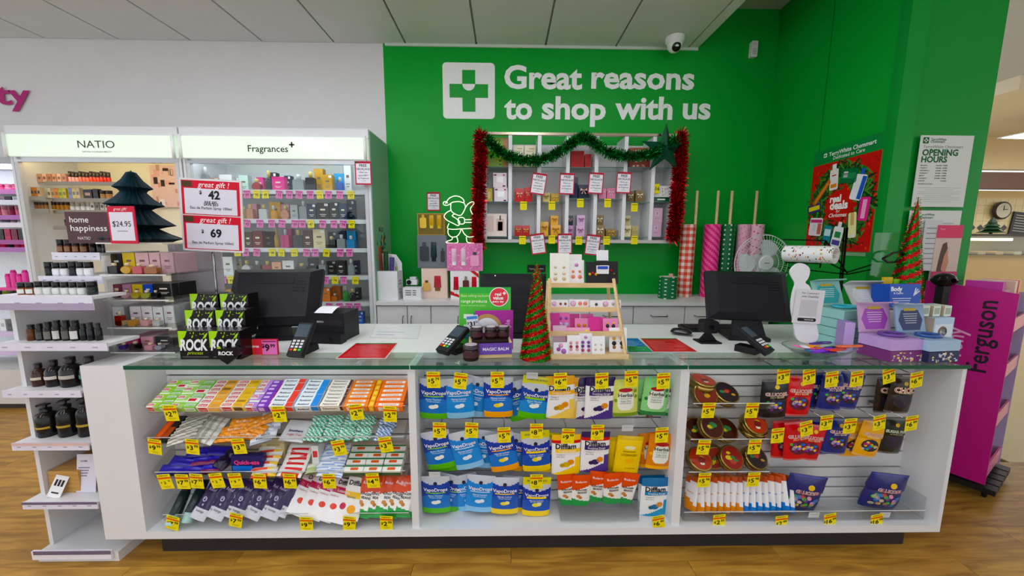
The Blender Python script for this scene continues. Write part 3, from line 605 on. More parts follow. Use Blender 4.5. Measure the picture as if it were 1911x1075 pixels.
# tray 4
def stand(name, kit, tr_, px, v, label, cat, group, rz=0, lean=24, yaw=0, up_=.07): return put(name, kit, tr_.m(px, v, .0) @ R('X', -tr_.deg) @ T(0, 0, up_) @ R('Z', yaw) @ R('Y', rz) @ R('X', -lean), label, cat, group)
kt = MB(); kt.lathe([(.001, .11), (.019, .11), (.019, .075), (.017, .074), (.021, .072), (.024, -.02), (.022, -.06)], ['#101014', '#15141c', '#3a3048', '#15141c', '#1b2a2c', '#a8cdc8'], None, 14); KT = (kt.mesh('tube'), 'gloss')
for i, px in enumerate((322, 349)): put('balm_tube', KT, T4.m(px, .035+.01*i, .022) @ R('X', -62) @ R('Y', 6), 'pale teal tube with black lid, %s one, bottom tray' % ('left', 'right')[i], 'tube', 'teal tubes')
kpv = pouch(.075, .15, .02, lambda u, v: '#cdccd6' if v < .30 else '#31204f', [('Relief', 0, .3, .5, '#cbbfe0', 0), ('lozenge', 0, -.28, .5, '#444', 0)], [(-.12, .02, .14, .07, '#b9b0cc'), (-.12, .02, .08, .04, '#31204f'), (-.05, -.12, .06, .03, '#b9b0cc')], 10, 14)
for i, px in enumerate((378, 394, 411, 428, 446, 463, 480, 497, 513, 528)): stand('purple_pack', kpv, T4, px, .035+.012*(i % 2), 'dark purple and white lozenge pack, %s from the left, bottom tray' % ORD[i], 'lozenge pack', 'purple lozenge packs', 14+random.uniform(-4, 4), 38, -12, .055)
kpk = pouch(.115, .17, .012, lambda u, v: '#f2eff2' if v < .66 else ('#b92a55' if v < .80 else '#e9d8dd'), [('Difflam', .05, .41, .6, '#222', .03), ('Lozenges', .1, .22, .5, '#fff', 0), ('raspberry', -.2, .08, .35, '#a55', 0)], [(-.1, -.16, .14, .07, '#d94a3a'), (.25, -.1, .12, .08, '#b92a45')])
for i, (px, r_) in enumerate(((563, 18), (585, 16), (606, 14), (628, 10))): stand('pink_pack', kpk, T4, px, .052-.008*i, 'white and pink lozenge pack, %s from left, bottom tray' % ORD[i], 'lozenge pack', 'pink lozenge packs', r_, 36, -8, .06)
stand('yellow_pack', pouch(.095, .17, .014, lambda u, v: '#f2f1ee' if v < .5 or v > .66 else '#edc02e', [('Difflam', 0, .36, .8, '#222', .03), ('honey', -.1, .03, .4, '#777', 0)], [(.05, -.25, .2, .1, '#eda82a')]), T4, 655, .035, 'white and yellow lozenge pack between pink and ginger packs', 'lozenge pack', None, 12, 32, 0, .06)
for i, (px, r_) in enumerate(((678, 8), (699, 6), (720, 14), (737, 20), (753, 6))): stand('ginger_pouch', K_GIN, T4, px, .045, 'orange, white and green ginger pouch, %s from left in bottom tray' % ORD[i], 'sweet pouch', 'ginger pouches in bottom tray', r_, 26, 8*(i % 3-1), .06)
for px, py, pr, r_ in ((319, 771, '2.99', 1), (521, 773, '2.99', 2), (665, 769, '2.99', 6), (728, 773, '2.99', -3)): ticket(px, py, pr, r_, 'clipped on top tray')
for px, py, pr, r_ in ((289, 834, '9.99', -10), (359, 834, '3.99', -7), (446, 833, '3.99', 3), (633, 836, '3.99', 9), (720, 830, '3.99', 8)): ticket(px, py, pr, r_, 'clipped on second tray')
for px, py, pr, r_, b_ in ((309, 899, '2.99', 5, 0), (341, 899, '7.99', -2, 1), (367, 898, '7.99', -5, 1), (405, 897, '2.99', 5, 0), (440, 897, '9.99', 3, 0), (485, 898, '6.49', -4, 1), (541, 898, '6.49', -3, 1), (614, 898, '6.49', -1, 1), (696, 897, '4.45', 2, 1)): ticket(px, py, pr, r_, 'clipped on third tray', big=b_)
for px, py, pr, r_ in ((322, 976, '7.99', -18), (440, 971, '7.99', -16), (572, 978, '9.99', -3), (652, 977, '9.99', -6), (721, 976, '2.99', -4)): ticket(px, py, pr, r_, 'clipped on bottom tray of left bay', 1.498)
# ================================================================ middle bay: hanging pouches
W = '#middle'
VD = {'green': 'blue menthol drops pouch with green base', 'light': 'light blue menthol drops pouch', 'orange': 'blue honey lemon drops pouch with orange base', 'gvalue': 'large yellow-topped value drops pouch with green base', 'lemon': 'blue lemon drops pouch with yellow base', 'lvalue': 'yellow-topped lemon value drops pouch'}
LST = [('green', 810, 743, 3, 0, 'top row', 'at far left'), ('light', 857, 742, -3, 0, 'top row', 'in front'), ('light', 886, 738, 14, 1, 'top row', 'tucked behind'), ('orange', 930, 740, 0, 0, 'top row', 'alone'),
       ('green', 968, 746, -18, 1, 'top row', 'leaning behind value pouch'), ('gvalue', 998, 741, 7, 0, 'top row', 'in front'),
       ('green', 818, 838, -9, 0, 'middle row', 'in front'), ('green', 838, 842, -2, 1, 'middle row', 'behind'), ('light', 869, 838, -13, 0, 'middle row', 'in front'), ('light', 900, 836, 8, 1, 'middle row', 'behind'),
       ('orange', 937, 842, -10, 0, 'middle row', 'in front'), ('orange', 958, 841, 12, 1, 'middle row', 'behind'), ('lvalue', 1000, 840, -4, 0, 'middle row', 'in front'), ('lvalue', 1014, 842, 5, 1, 'middle row', 'behind'),
       ('green', 814, 921, 0, 0, 'bottom row', 'in front'), ('green', 838, 917, 14, 1, 'bottom row', 'behind'), ('light', 872, 917, -13, 1, 'bottom row', 'behind'), ('light', 896, 919, 5, 0, 'bottom row', 'in front'),
       ('lemon', 942, 923, 1, 0, 'bottom row', 'in front'), ('lemon', 960, 920, 6, 1, 'bottom row', 'behind'), ('lvalue', 1001, 925, 1, 0, 'bottom row', '')]
for k, px, py, rz, b, row, pos in LST:
    pk('drops_pouch', KV[k], px, py, 1.575+.035*b, (VD[k]+', '+row+(' '+pos if pos else '')).strip(), 'lozenge pouch', 'menthol drops pouches', rz, 6, 0, 1.06)
L2 = [(KD['honey'], 1045, 740, -2, 0, 'white and honey yellow throat drops pouch, top row'), (KD['honey'], 1058, 741, 5, 1, 'honey yellow throat drops pouch mostly hidden behind another, top row'),
      (KD['berry'], 1095, 742, -4, 1, 'white and purple throat drops pouch tucked behind, top row'), (KD['berry'], 1119, 742, 0, 0, 'white and dark purple throat drops pouch in front, top row'),
      (KH['lemon'], 1166, 741, -3, 0, 'yellow-green herbal lozenge pouch in top row'), (KH['mint'], 1211, 738, -10, 1, 'mint green herbal pouch peeking out left behind another'), (KH['mint'], 1223, 739, 4, 0, 'mint green herbal lozenge pouch in front, top row'), (KH['mint'], 1238, 740, 10, 1, 'mint green herbal pouch peeking out right behind another'),
      (KD['honeyred'], 1056, 847, -1, 0, 'white and yellow throat drops pouch with red stripe'), (KD['berryred'], 1110, 842, 0, 0, 'white and purple throat drops pouch with red stripe'),
      (K_MAN, 1158, 847, -4, 1, 'yellow honey lozenge bag tucked behind its twin'), (K_MAN, 1172, 847, 4, 0, 'yellow honey lozenge bag hanging in front'),
      (KH['orange'], 1215, 838, -6, 1, 'orange herbal lozenge pouch tucked behind'), (KH['orange'], 1232, 841, 3, 0, 'orange herbal lozenge pouch in front'),
      (KD['blue'], 1216, 921, -2, 1, 'blue topped throat drops pouch standing behind its twin'), (KD['blue'], 1221, 926, 0, 0, 'blue topped throat drops pouch standing on the counter deck')]
for kit, px, py, rz, b, lab in L2: pk('lozenge_pouch', kit, px, py, 1.575+.035*b, lab, 'lozenge pouch', 'throat lozenge pouches', rz, 5)
for i, (px, py, r_, lab) in enumerate([(1058, 913, -6, 'leftmost'), (1084, 914, -2, 'second'), (1113, 907, 6, 'middle'), (1143, 910, -4, 'fourth'), (1170, 910, 8, 'rightmost')]):
    pk('ginger_pouch', K_GIN, px, py, 1.58-.01*(i % 2), 'orange and white ginger pouch in small clear tray, %s of five' % lab, 'sweet pouch', 'ginger pouches in the small tray', r_, 10)
# small clear tray
a = at(1047, 932, 1.53); b = at(1195, 932, 1.53); zl = at(1120, 972, 1.53).z
tr_ = thing('clear_tray', 'small clear acrylic tray of ginger pouches standing on deck', 'tray', T(a.x, 1.53, zl)); it = T(a.x, 1.53, zl).inverted()
def ac(n, p, q, par): return MB().b2(p, q, '#fff', it).build(n, 'acrylic', par)
ac('front_lip', (a.x, 1.53, zl), (b.x, 1.533, zl+.055), tr_); ac('base_sheet', (a.x, 1.533, zl), (b.x, 1.64, zl+.003), tr_); ac('side_sheet', (a.x, 1.533, zl+.003), (a.x+.003, 1.64, zl+.09), tr_); ac('side_sheet', (b.x-.003, 1.533, zl+.003), (b.x, 1.64, zl+.09), tr_)
for px, py, pr, r_ in ((809, 709, '5.79', 0), (859, 711, '5.79', -7), (928, 709, '5.79', 0), (1046, 711, '6.49', 3), (1123, 711, '6.49', 4), (1178, 707, '5.99', 4), (1238, 711, '5.99', 4)): ticket(px, py, pr, r_, 'above top-row pouches'); hook(px, py-8, 'wire hook behind the $%s ticket, %s top-row hook' % (pr, ORD[(809, 859, 928, 1046, 1123, 1178, 1238).index(px)]))
for px, py, pr, r_ in ((820, 803, '5.79', -2), (880, 803, '5.79', -3), (941, 812, '5.79', 2), (1001, 805, '8.39', 0), (1060, 814, '9.99', -2), (1115, 807, '9.99', 1), (1235, 812, '5.49', 3)): ticket(px, py, pr, r_, 'above middle-row pouches'); hook(px, py-8, 'wire hook behind the $%s ticket, %s middle-row hook' % (pr, ORD[(820, 880, 941, 1001, 1060, 1115, 1235).index(px)]))
ticket(1001, 899, '8.39', 0, 'over bottom-row lemon pouch'); ticket(1229, 975, '6.49', 12, 'on deck below blue pouch', 1.497)
ticket(993, 701, '', 0, 'over the large value pouch', 1.53); ticket(811, 886, '', 0, 'over bottom-row green pouch', 1.53); ticket(1171, 799, '', 0, 'over yellow honey bags', 1.53)
# ================================================================ right bay: tins, sweet bags, sachets
def flat_tray(px0, px1, py, lab, h=.03, Y=1.535, dep=.13):
    a = at(px0, py, Y); b = at(px1, py, Y); t = thing('acrylic_shelf', lab, 'tray', T(a.x, Y, a.z), 'flat acrylic shelves in the right bay'); I = T(a.x, Y, a.z).inverted()
    for n, p, q in (('front_lip', (a.x, Y, a.z-h), (b.x, Y+.003, a.z)), ('base_sheet', (a.x, Y+.003, a.z-h), (b.x, Y+dep, a.z-h+.003)), ('side_sheet', (a.x, Y+.003, a.z-h), (a.x+.003, Y+dep, a.z+.03)), ('side_sheet', (b.x-.003, Y+.003, a.z-h), (b.x, Y+dep, a.z+.03))):
        MB().b2(p, q, '#fff').build(n, 'acrylic', t, I)
    MB().b2((a.x, Y-.0012, a.z-.004), (b.x, Y-.0002, a.z), '#d8dadc').build('lip_edge', 'gloss', t, I)
    return a.z-h+.004, Y
def tin(c, seeds):
    rn = random.Random(seeds); m1 = MB().lathe([(.046, 0), (.048, .002), (.048, .022), (.0455, .023), (.049, .0235), (.049, .034), (.046, .0355)], '#a8925a', None, 24).mesh('tin_body')
    m2 = MB().lathe([(.0001, .0363), (.043, .0361)], c, None, 24, False)
    for _ in range(5):
        r_, a = rn.uniform(0, .025), rn.uniform(0, 6.28); x, y = r_*math.cos(a), r_*math.sin(a); q = rn.uniform(.008, .016); n = 9
        m2.add([(x+q*math.cos(6.283*i/n), y+q*.6*math.sin(6.283*i/n), .0366+.0002*_) for i in range(n)], [tuple(range(n))], rn.choice(['#c8963a', '#d9c24a', '#7a1c1c', '#3f7a4a', '#e8dcc0', '#b04a3a']))
    return [('body', m1, 'metal'), ('printed_lid', m2.mesh('tin_lid'), 'gloss')]
TI = [tin('#7a2e22', 1), tin('#2a2026', 2), tin('#431a14', 3), tin('#a8381e', 4), tin('#8a2a26', 5)]
TL = ['red', 'black', 'dark brown', 'bright red', 'cherry']
z1, Yt = flat_tray(1294, 1446, 752, 'upper clear shelf of round sweet tins, right bay'); z2, _ = flat_tray(1289, 1440, 819, 'middle clear shelf of round sweet tins, right bay'); z3, _ = flat_tray(1285, 1436, 880, 'lower clear shelf of round sweet tins, right bay')
def tinput(k, px, py, tilt, roll, lab, Y=1.60): put('sweet_tin', TI[k], T(*at(px, py, Y)) @ R('Y', roll) @ R('X', tilt) @ T(0, 0, -.018) @ Matrix.Scale(1.14, 4), lab, 'sweet tin', 'round gold sweet tins')
tinput(3, 1310, 716, 10, 6, 'gold sweet tin perched on top of another, upper shelf', 1.62); tinput(0, 1313, 737, 58, 4, 'gold sweet tin with red lid tilted forward, upper shelf', 1.59); tinput(1, 1352, 737, 35, 8, 'gold sweet tin with dark lid lying low, upper shelf', 1.595)
tinput(2, 1297, 803, 50, -4, 'brown-lidded sweet tin half hidden at left, middle shelf', 1.625); tinput(2, 1324, 797, 52, 12, 'dark brown-lidded sweet tin leaning in the centre, middle shelf', 1.58); tinput(2, 1351, 804, 45, 14, 'dark sweet tin lying behind, middle shelf', 1.62)
tinput(3, 1404, 803, 18, 8, 'gold sweet tin at bottom of the stack of two', 1.60); tinput(3, 1405, 791, 46, 10, 'gold sweet tin with yellow and red lid atop the stack', 1.59)
tinput(3, 1303, 859, 38, 6, 'sweet tin with red and yellow lid, left of lower shelf', 1.585); tinput(4, 1330, 851, 80, -60, 'gold sweet tin standing on its side, lower shelf', 1.62); tinput(4, 1361, 855, 50, 10, 'cherry-lidded gold sweet tin, centre of lower shelf', 1.58); tinput(1, 1406, 855, 46, 14, 'black-lidded sweet tin, right of lower shelf', 1.60)
for px, py, pr, r_ in ((1322, 766, '5.98', 1), (1403, 766, '5.98', 1)): ticket(px, py, pr, r_, 'on upper tin shelf', 1.528)
for px, py, pr, r_ in ((1313, 835, '5.98', -2), (1408, 834, '5.98', 2)): ticket(px, py, pr, r_, 'on middle tin shelf', 1.528)
for px, py, pr, r_ in ((1314, 896, '5.98', 1), (1406, 895, '5.98', 2)): ticket(px, py, pr, r_, 'on lower tin shelf', 1.528)
GB = [('black', 1444, 744, 2, 0, 'black jelly bean bag, upper row'), ('red', 1489, 738, -2, 0, 'red jelly bean bag, upper row'), ('blue', 1530, 728, 4, 1, 'blue jelly bean bag half hidden, upper row'), ('blue', 1552, 731, -2, 0, 'blue jelly bean bag in front, upper row'), ('blue', 1583, 728, -7, 0, 'blue jelly bean bag leaning at right, upper row'),
      ('brown', 1656, 735, 4, 1, 'brown sugar-free chocolate bag tucked behind'), ('brown', 1680, 736, -3, 0, 'brown sugar-free chocolate bag in front'),
      ('red', 1465, 818, 4, 1, 'red jelly bean bag tucked behind, lower row'), ('red', 1487, 821, 6, 0, 'red jelly bean bag in the middle, lower row'), ('red', 1512, 824, -8, 0, 'red jelly bean bag in front, lower row'), ('blue', 1535, 814, 2, 1, 'blue jelly bean bag left of its twin, lower row'), ('blue', 1561, 813, -3, 0, 'blue jelly bean bag beside yellow bags, lower row'),
      ('yellow', 1592, 818, 2, 1, 'yellow sweet bag tucked behind, lower row'), ('yellow', 1622, 818, -9, 0, 'yellow sweet bag in front, lower row'), ('dark', 1664, 812, -4, 0, 'black-green sugar-free sweet bag, lower row')]
for k, px, py, rz, b, lab in GB: pk('sweet_bag', KG[k], px, py, 1.585+.035*b, lab, 'sweet bag', 'hanging sweet bags', -rz, 4, 0, 1.12 if px < 1500 else 1.03)
rn = random.Random(21); KBIG = pouch(.185, .185, .06, lambda u, v: '#2c2f86' if v > .94 else '#191d66', [('GLUCOJEL', 0, .10, .62, '#f6f0ec', .06), ('GLUCOJEL', 0, .10, .60, '#b01830', .01), ('JELLY BEANS', 0, .035, .36, '#f6e9b0', 0)], [(.05, .24, .09, .07, '#e8c22a'), (0, -.2, .40, .2, '#3a2838')]+[(rn.uniform(-.34, .34), rn.uniform(-.34, -.06), .06, .042, rn.choice(['#c83030', '#3fae3a', '#d9c22a', '#e09ab8', '#c9b6a0', '#6a3c7c', '#3a6ab0', '#58a84a'])) for _ in range(30)], 24, 24, 'foil', .35)
for px, py, rz, lab in ((1497, 917, -9, 'big dark blue jelly bean bag beside the sachets'), (1648, 914, -7, 'big dark blue jelly bean bag standing alone at right')): pk('large_sweet_bag', KBIG, px, py, 1.585, lab, 'sweet bag', 'large jelly bean bags', -rz, 8, 0, 1.0)
for px, py, pr, r_ in ((1462, 702, '3.09', 8), (1510, 703, '3.09', 12), (1552, 708, '1.79', 8), (1599, 707, '1.79', 10), (1659, 701, '3.49', 18), (1710, 709, '6.89', 13)): ticket(px, py, pr, r_, 'above upper sweet bags', 1.525); hook(px, py-12, 'wire hook above the upper sweet bags, %s from left' % ORD[(1462, 1510, 1552, 1599, 1659, 1710).index(px)])
for px, py, pr, r_ in ((1451, 813, '3.09', 6), (1505, 800, '3.09', 16), (1542, 789, '3.09', 7), (1586, 795, '3.09', 5), (1641, 789, '3.49', 13), (1701, 790, '6.89', 10)): ticket(px, py, pr, r_, 'among lower sweet bags', 1.525)
for i, px in enumerate((1540, 1580, 1640, 1690)): hook(px-6, 776, 'wire hook above the lower sweet bags, %s from left' % ORD[i])
# bottom tray with upright sachets
a = at(1277, 955, 1.53); b = at(1727, 955, 1.53); zt_ = at(1500, 971, 1.53).z
bt = thing('clear_tray', 'long clear tray of sachets and big sweet bags at bottom of right bay', 'tray', T(a.x, 1.53, zt_)); I = T(a.x, 1.53, zt_).inverted()
for n, p, q in (('front_lip', (a.x, 1.53, zt_), (b.x, 1.533, a.z)), ('base_sheet', (a.x, 1.533, zt_), (b.x, 1.66, zt_+.003)), ('side_sheet', (a.x, 1.533, zt_), (a.x+.003, 1.66, a.z+.06)), ('side_sheet', (b.x-.003, 1.533, zt_), (b.x, 1.66, a.z+.06))): MB().b2(p, q, '#fff').build(n, 'acrylic', bt, I)
MB().b2((a.x, 1.5288, a.z-.004), (b.x, 1.5298, a.z), '#d8dadc').build('lip_edge', 'gloss', bt, I)
def upr(c): return pouch(.058, .165, .010, lambda u, v: '#c4551f' if v > .80+.12*u-.05 else (c if v < .34-.3*(u-.3) else '#efedf0'), [('Energy', 0, .02, .5, c, .01)], (), 8, 12)
kor, kbl = upr('#e8922a'), upr('#2a7ed0')
for i in range(16):
    px = 1290+i*(1468-1290)/15
    pk('energy_sachet', kor if i < 8 else kbl, px, 918+(i % 2)*2, 1.585, '%s and white sachet standing on edge, %s from left in bottom tray' % (('orange', 'blue')[i >= 8], ORD[i if i < 8 else i-8]), 'sachet', 'upright sachets in the bottom tray', (-9 if i > 8 else -5)+random.uniform(-3, 3), -8, -48+random.uniform(-6, 6))
for px, py, pr, r_ in ((1342, 973, '2.50', 6), (1458, 975, '2.49', 7), (1549, 971, '16.99', 13), (1636, 972, '16.99', 11)): ticket(px, py, pr, r_, 'clipped on bottom right tray', 1.51)
ticket(1519, 961, '', 0, 'left of first large-bag ticket', 1.522); ticket(1651, 961, '', 0, 'right of last large-bag ticket', 1.522)
flush_tickets()
# ================================================================ perfume cabinet contents
def place(px0, px1, pyt, zs, Y):
    a = at(px0, 400, Y).x; b = at(px1, 400, Y).x; return (a+b)/2, b-a, max(at((px0+px1)/2, pyt, Y).z-zs, .02)
def pbox(w_, d_, h_, c, lab='#e9e6e0', word=None, m='satin', sticker=False):
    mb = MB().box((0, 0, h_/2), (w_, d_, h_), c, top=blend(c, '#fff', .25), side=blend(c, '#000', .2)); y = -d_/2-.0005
    for i in range(2): mb.box((0, y, h_*(.32-.09*i)), (w_*(.55-.2*i), .0006, h_*.03), lab)
    if word: mb.text(word, 0, y-.0004, h_*.62, w=w_*.7, col=lab, bold=.02)
    else: mb.box((0, y, h_*.6), (w_*.4, .0006, h_*.1), lab)
    if sticker: mb.box((w_*.3, y-.0004, h_*.88), (w_*.3, .0006, h_*.14), '#eceff2')
    return (mb.mesh('perfume_carton'), m)
def bottle(w_, h_, c, cap, shape='rect', d_=None, m='liquid', label=None):
    d_ = d_ or w_*.45; hb = h_*.70
    if shape == 'rect': body = MB().rbox((0, 0, hb/2), (w_, d_, hb), w_*.12, c, n=3)
    elif shape == 'round':
        n = 18; body = MB().prism([(w_/2*math.cos(2*math.pi*i/n), hb/2+hb/2*math.sin(2*math.pi*i/n)) for i in range(n)], -d_/2, d_/2, c)
    else: body = MB().lathe([(w_*.42, 0), (w_*.5, hb*.1), (w_*.5, hb*.7), (w_*.34, hb*.92), (w_*.16, hb)], c, None, 14, True, .7)
    if label: body.box((0, -d_/2-.0008, hb*.42), (w_*.5, .0008, hb*.3), label)
    cm = MB().lathe([(w_*.12, hb), (w_*.12, hb+h_*.04), (w_*.2, hb+h_*.04), (w_*.2, h_*.97), (w_*.17, h_)], cap, None, 12)
    return [('flask', body.mesh('flask'), m), ('cap', cm.mesh('cap'), 'gloss')]
CNAME = {}
def hue(c):
    t = {'k': 'black', 'w': 'white', 'p': 'pink', 'm': 'magenta', 'g': 'gold', 'b': 'blue', 'n': 'navy', 'r': 'red', 'a': 'peach', 'y': 'yellow', 's': 'silver', 'e': 'mint', 'd': 'maroon', 'o': 'orange', 'v': 'green', 'c': 'cream', 'u': 'brown', 'l': 'sky blue'}
    return t[c]
HEX = {'k': '#17171a', 'w': '#e8e9ea', 'p': '#e9a8b8', 'm': '#d8388c', 'g': '#c79a3c', 'b': '#1f5fc8', 'n': '#22304e', 'r': '#b02030', 'a': '#e0a888', 'y': '#f0b81a', 's': '#a9b0b4', 'e': '#c5ddd4', 'd': '#6a1e22', 'o': '#d87a2a', 'v': '#27a03a', 'c': '#d9cda8', 'u': '#4a2c24', 'l': '#3aa0d8'}
t_, I_, fx0, fx1 = FRA
FS = [(355.6, 'top'), (410, 'second'), (463.6, 'third'), (514.7, 'fourth'), (564, 'fifth'), (606, 'sixth')]
FZ = {}
for py, nm in FS:
    z = at(560, py, 3.07).z; FZ[nm] = z
    s_ = MB().b2((fx0+.05, 3.07, z-.01), (fx1-.05, 3.40, z), '#c6cacc', I_).build('shelf', 'satin', t_)
    MB().b2((fx0+.05, 3.06, z-.03), (fx1-.05, 3.069, z+.004), '#d3d8da', I_).build('ticket_rail', 'gloss', s_)
# (px0, px1, py_top, colour, kind, cap/row) ; kind b=box, R rect bottle, O round, L tall
FI = {'top': [(378, 394, 331, 'p', 'b', 1), (383, 399, 312, 's', 'O', 0), (396, 419, 333, 'a', 'b', 1), (419, 443, 327, 'w', 'b', 1), (444, 455, 333, 'e', 'L', 0), (455, 472, 328, 'e', 'b', 1), (476, 493, 334, 'r', 'O', 0), (487, 500, 332, 'm', 'b', 1), (500, 514, 319, 'k', 'L', 0), (510, 524, 323, 'k', 'b', 1), (515, 538, 331, 'm', 'b', 0), (538, 550, 329, 'n', 'b', 1), (551, 573, 326, 's', 'R', 0), (575, 593, 321, 'k', 'R', 0), (593, 610, 316, 'g', 'b', 1), (608, 626, 327, 'g', 'b', 0), (629, 648, 325, 'l', 'b', 1), (631, 645, 331, 'b', 'L', 0), (648, 661, 310, 'w', 'b', 1)],
      'second': [(452, 462, 386, 'g', 'L', 0), (467, 484, 381, 'p', 'b', 1), (462, 475, 382, 'a', 'R', 0), (485, 501, 382, 'w', 'R', 0), (507, 528, 378, 'y', 'b', 1), (504, 519, 384, 'y', 'L', 0), (528, 544, 382, 'p', 'b', 1), (525, 542, 384, 'a', 'O', 0), (545, 559, 383, 's', 'b', 0), (560, 575, 375, 's', 'R', 0), (576, 593, 381, 'n', 'b', 0), (594, 617, 379, 'k', 'b', 0), (618, 634, 378, 'k', 'b', 0), (635, 650, 380, 'n', 'b', 0), (650, 664, 374, 'n', 'b', 1)],
      'third': [(455, 470, 433, 'u', 'b', 0), (471, 490, 431, 'd', 'b', 0), (491, 508, 432, 'u', 'b', 1), (508, 518, 425, 'g', 'L', 0), (522, 538, 428, 'm', 'R', 0), (533, 545, 427, 'm', 'b', 1), (545, 564, 429, 'k', 'R', 0), (565, 583, 430, 'u', 'b', 0), (584, 607, 428, 'c', 'b', 0), (612, 628, 433, 'n', 'b', 1), (608, 624, 441, 'k', 'R', 0), (629, 646, 431, 'n', 'b', 1), (627, 643, 438, 's', 'R', 0), (647, 664, 431, 'l', 'b', 1), (645, 661, 440, 'l', 'R', 0)],
      'fourth': [(388, 397, 482, 'p', 'b', 1), (396, 408, 484, 'p', 'L', 0), (411, 430, 479, 'w', 'b', 0), (432, 447, 481, 'c', 'b', 1), (444, 462, 486, 'w', 'O', 0), (464, 481, 487, 'u', 'R', 0), (483, 502, 487, 'r', 'R', 0), (503, 521, 489, 'a', 'b', 0), (523, 545, 486, 'w', 'b', 0), (546, 568, 491, 'k', 'R', 0), (571, 588, 481, 'k', 'b', 1), (590, 604, 486, 's', 'R', 0), (606, 624, 487, 'k', 'b', 1), (625, 641, 486, 'k', 'b', 0), (643, 658, 483, 's', 'L', 0), (657, 666, 486, 'n', 'b', 1)],
      'fifth': [(385, 408, 536, 'y', 'b', 0), (410, 432, 540, 'g', 'b', 0), (434, 444, 536, 's', 'L', 0), (594, 610, 537, 'o', 'b', 0), (613, 630, 534, 'o', 'b', 1), (611, 622, 548, 'o', 'R', 0), (631, 644, 533, 'v', 'L', 0), (644, 657, 539, 'k', 'L', 0), (657, 666, 537, 'k', 'b', 1)],
      'sixth': [(640, 656, 584, 's', 'b', 1), (660, 671, 581, 'b', 'b', 0)]}
for nm, L in FI.items():
    cnt = {}; L = sorted(L)
    for px0, px1, pyt, c, kd, bk in L:
        Y = 3.13+.09*bk; x, w_, h_ = place(px0, px1, pyt, FZ[nm], Y); M = T(x, Y, FZ[nm]+.0005)
        kk = (c, kd == 'b'); cnt[kk] = cnt.get(kk, 0)+1; q = (ORD[cnt[kk]-1]+' ') if sum(1 for e in L if (e[3], e[4] == 'b') == kk) > 1 else ''
        lab = '%s%s perfume %s on %s shelf of fragrance cabinet' % (q, hue(c), 'carton' if kd == 'b' else 'bottle', nm)
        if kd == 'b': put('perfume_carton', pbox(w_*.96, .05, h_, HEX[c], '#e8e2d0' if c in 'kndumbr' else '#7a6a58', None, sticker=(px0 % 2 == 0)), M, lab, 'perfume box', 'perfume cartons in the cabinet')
        else: put('perfume_bottle', bottle(w_*.92, h_, HEX[c], '#d8c27a' if c in 'kwagr' else '#d9dcdf', {'R': 'rect', 'O': 'round', 'L': 'tall'}[kd], .035), M, lab, 'perfume bottle', 'perfume bottles in the cabinet')
FT = [('top', 366, [(461, 'p', 69), (479, 'y', 95), (495, 'y', 49), (521, 'p', 53), (540, 'p', 64), (558, 'p', 55), (579, 'p', 99), (597, 'y', 115), (613, 'p', 89), (634, 'p', 110), (655, 'y', 57)]),
      ('second', 419, [(461, 'p', 42), (485, 'p', 62), (507, 'p', 62), (526, 'p', 110), (550, 'p', 69), (564, 'p', 89), (580, 'y', 47), (602, 'p', 89), (623, 'p', 99), (640, 'p', 74), (656, 'y', 47)]),
      ('third', 472, [(443, 'y', 59), (458, 'p', 60), (479, 'p', 95), (508, 'y', 99), (525, 'y', 122), (549, 'y', 102), (572, 'p', 60), (588, 'p', 49), (609, 'y', 89), (635, 'p', 95), (652, 'p', 79)]),
      ('fourth', 523, [(398, 'y', 42), (416, 'p', 42), (431, 'y', 63), (591, 'y', 53), (607, 'p', 75), (625, 'y', 79), (641, 'p', 15), (663, 'y', 59)]), ('fifth', 573, [(614, 'p', 52), (634, 'p', 72), (651, 'p', 59), (667, 'p', 67)])]
_ft = {}
def ftick(c, n):
    if (c, n) not in _ft:
        mb = MB().box((0, 0, 0), (.052, .001, .062), '#f3e526' if c == 'y' else '#ea86c0'); dk = '#5a4d08' if c == 'y' else '#7a1858'
        mb.box((0, -.0008, .021), (.052, .0004, .008), '#d8c010' if c == 'y' else '#b03a86'); mb.text(str(n), .003, -.001, -.003, h=.02 if n < 100 else .015, col=dk, bold=.03); mb.text('$', -.02, -.001, .002, h=.01, col=dk, bold=.02)
        mb.box((0, -.0008, -.022), (.03, .0004, .0015), dk); _ft[(c, n)] = mb.mesh('shelf_ticket')
    return _ft[(c, n)]
for nm, py, L in FT:
    k_ = {'p': 0, 'y': 0}
    for px, c, n in L:
        k_[c] += 1; p = at(px, py, 3.054); p.z = FZ[nm]-.034
        tag(obj('shelf_ticket', ftick(c, n), 'paper', None, T(*p) @ R('Y', random.uniform(-5, 7))), '%s shelf ticket below %s fragrance shelf, %s %s one from left' % (('pink', 'yellow')[c == 'y'], nm, ORD[k_[c]-1], ('pink', 'yellow')[c == 'y']), 'price ticket', 'shelf tickets in the perfume cabinet')
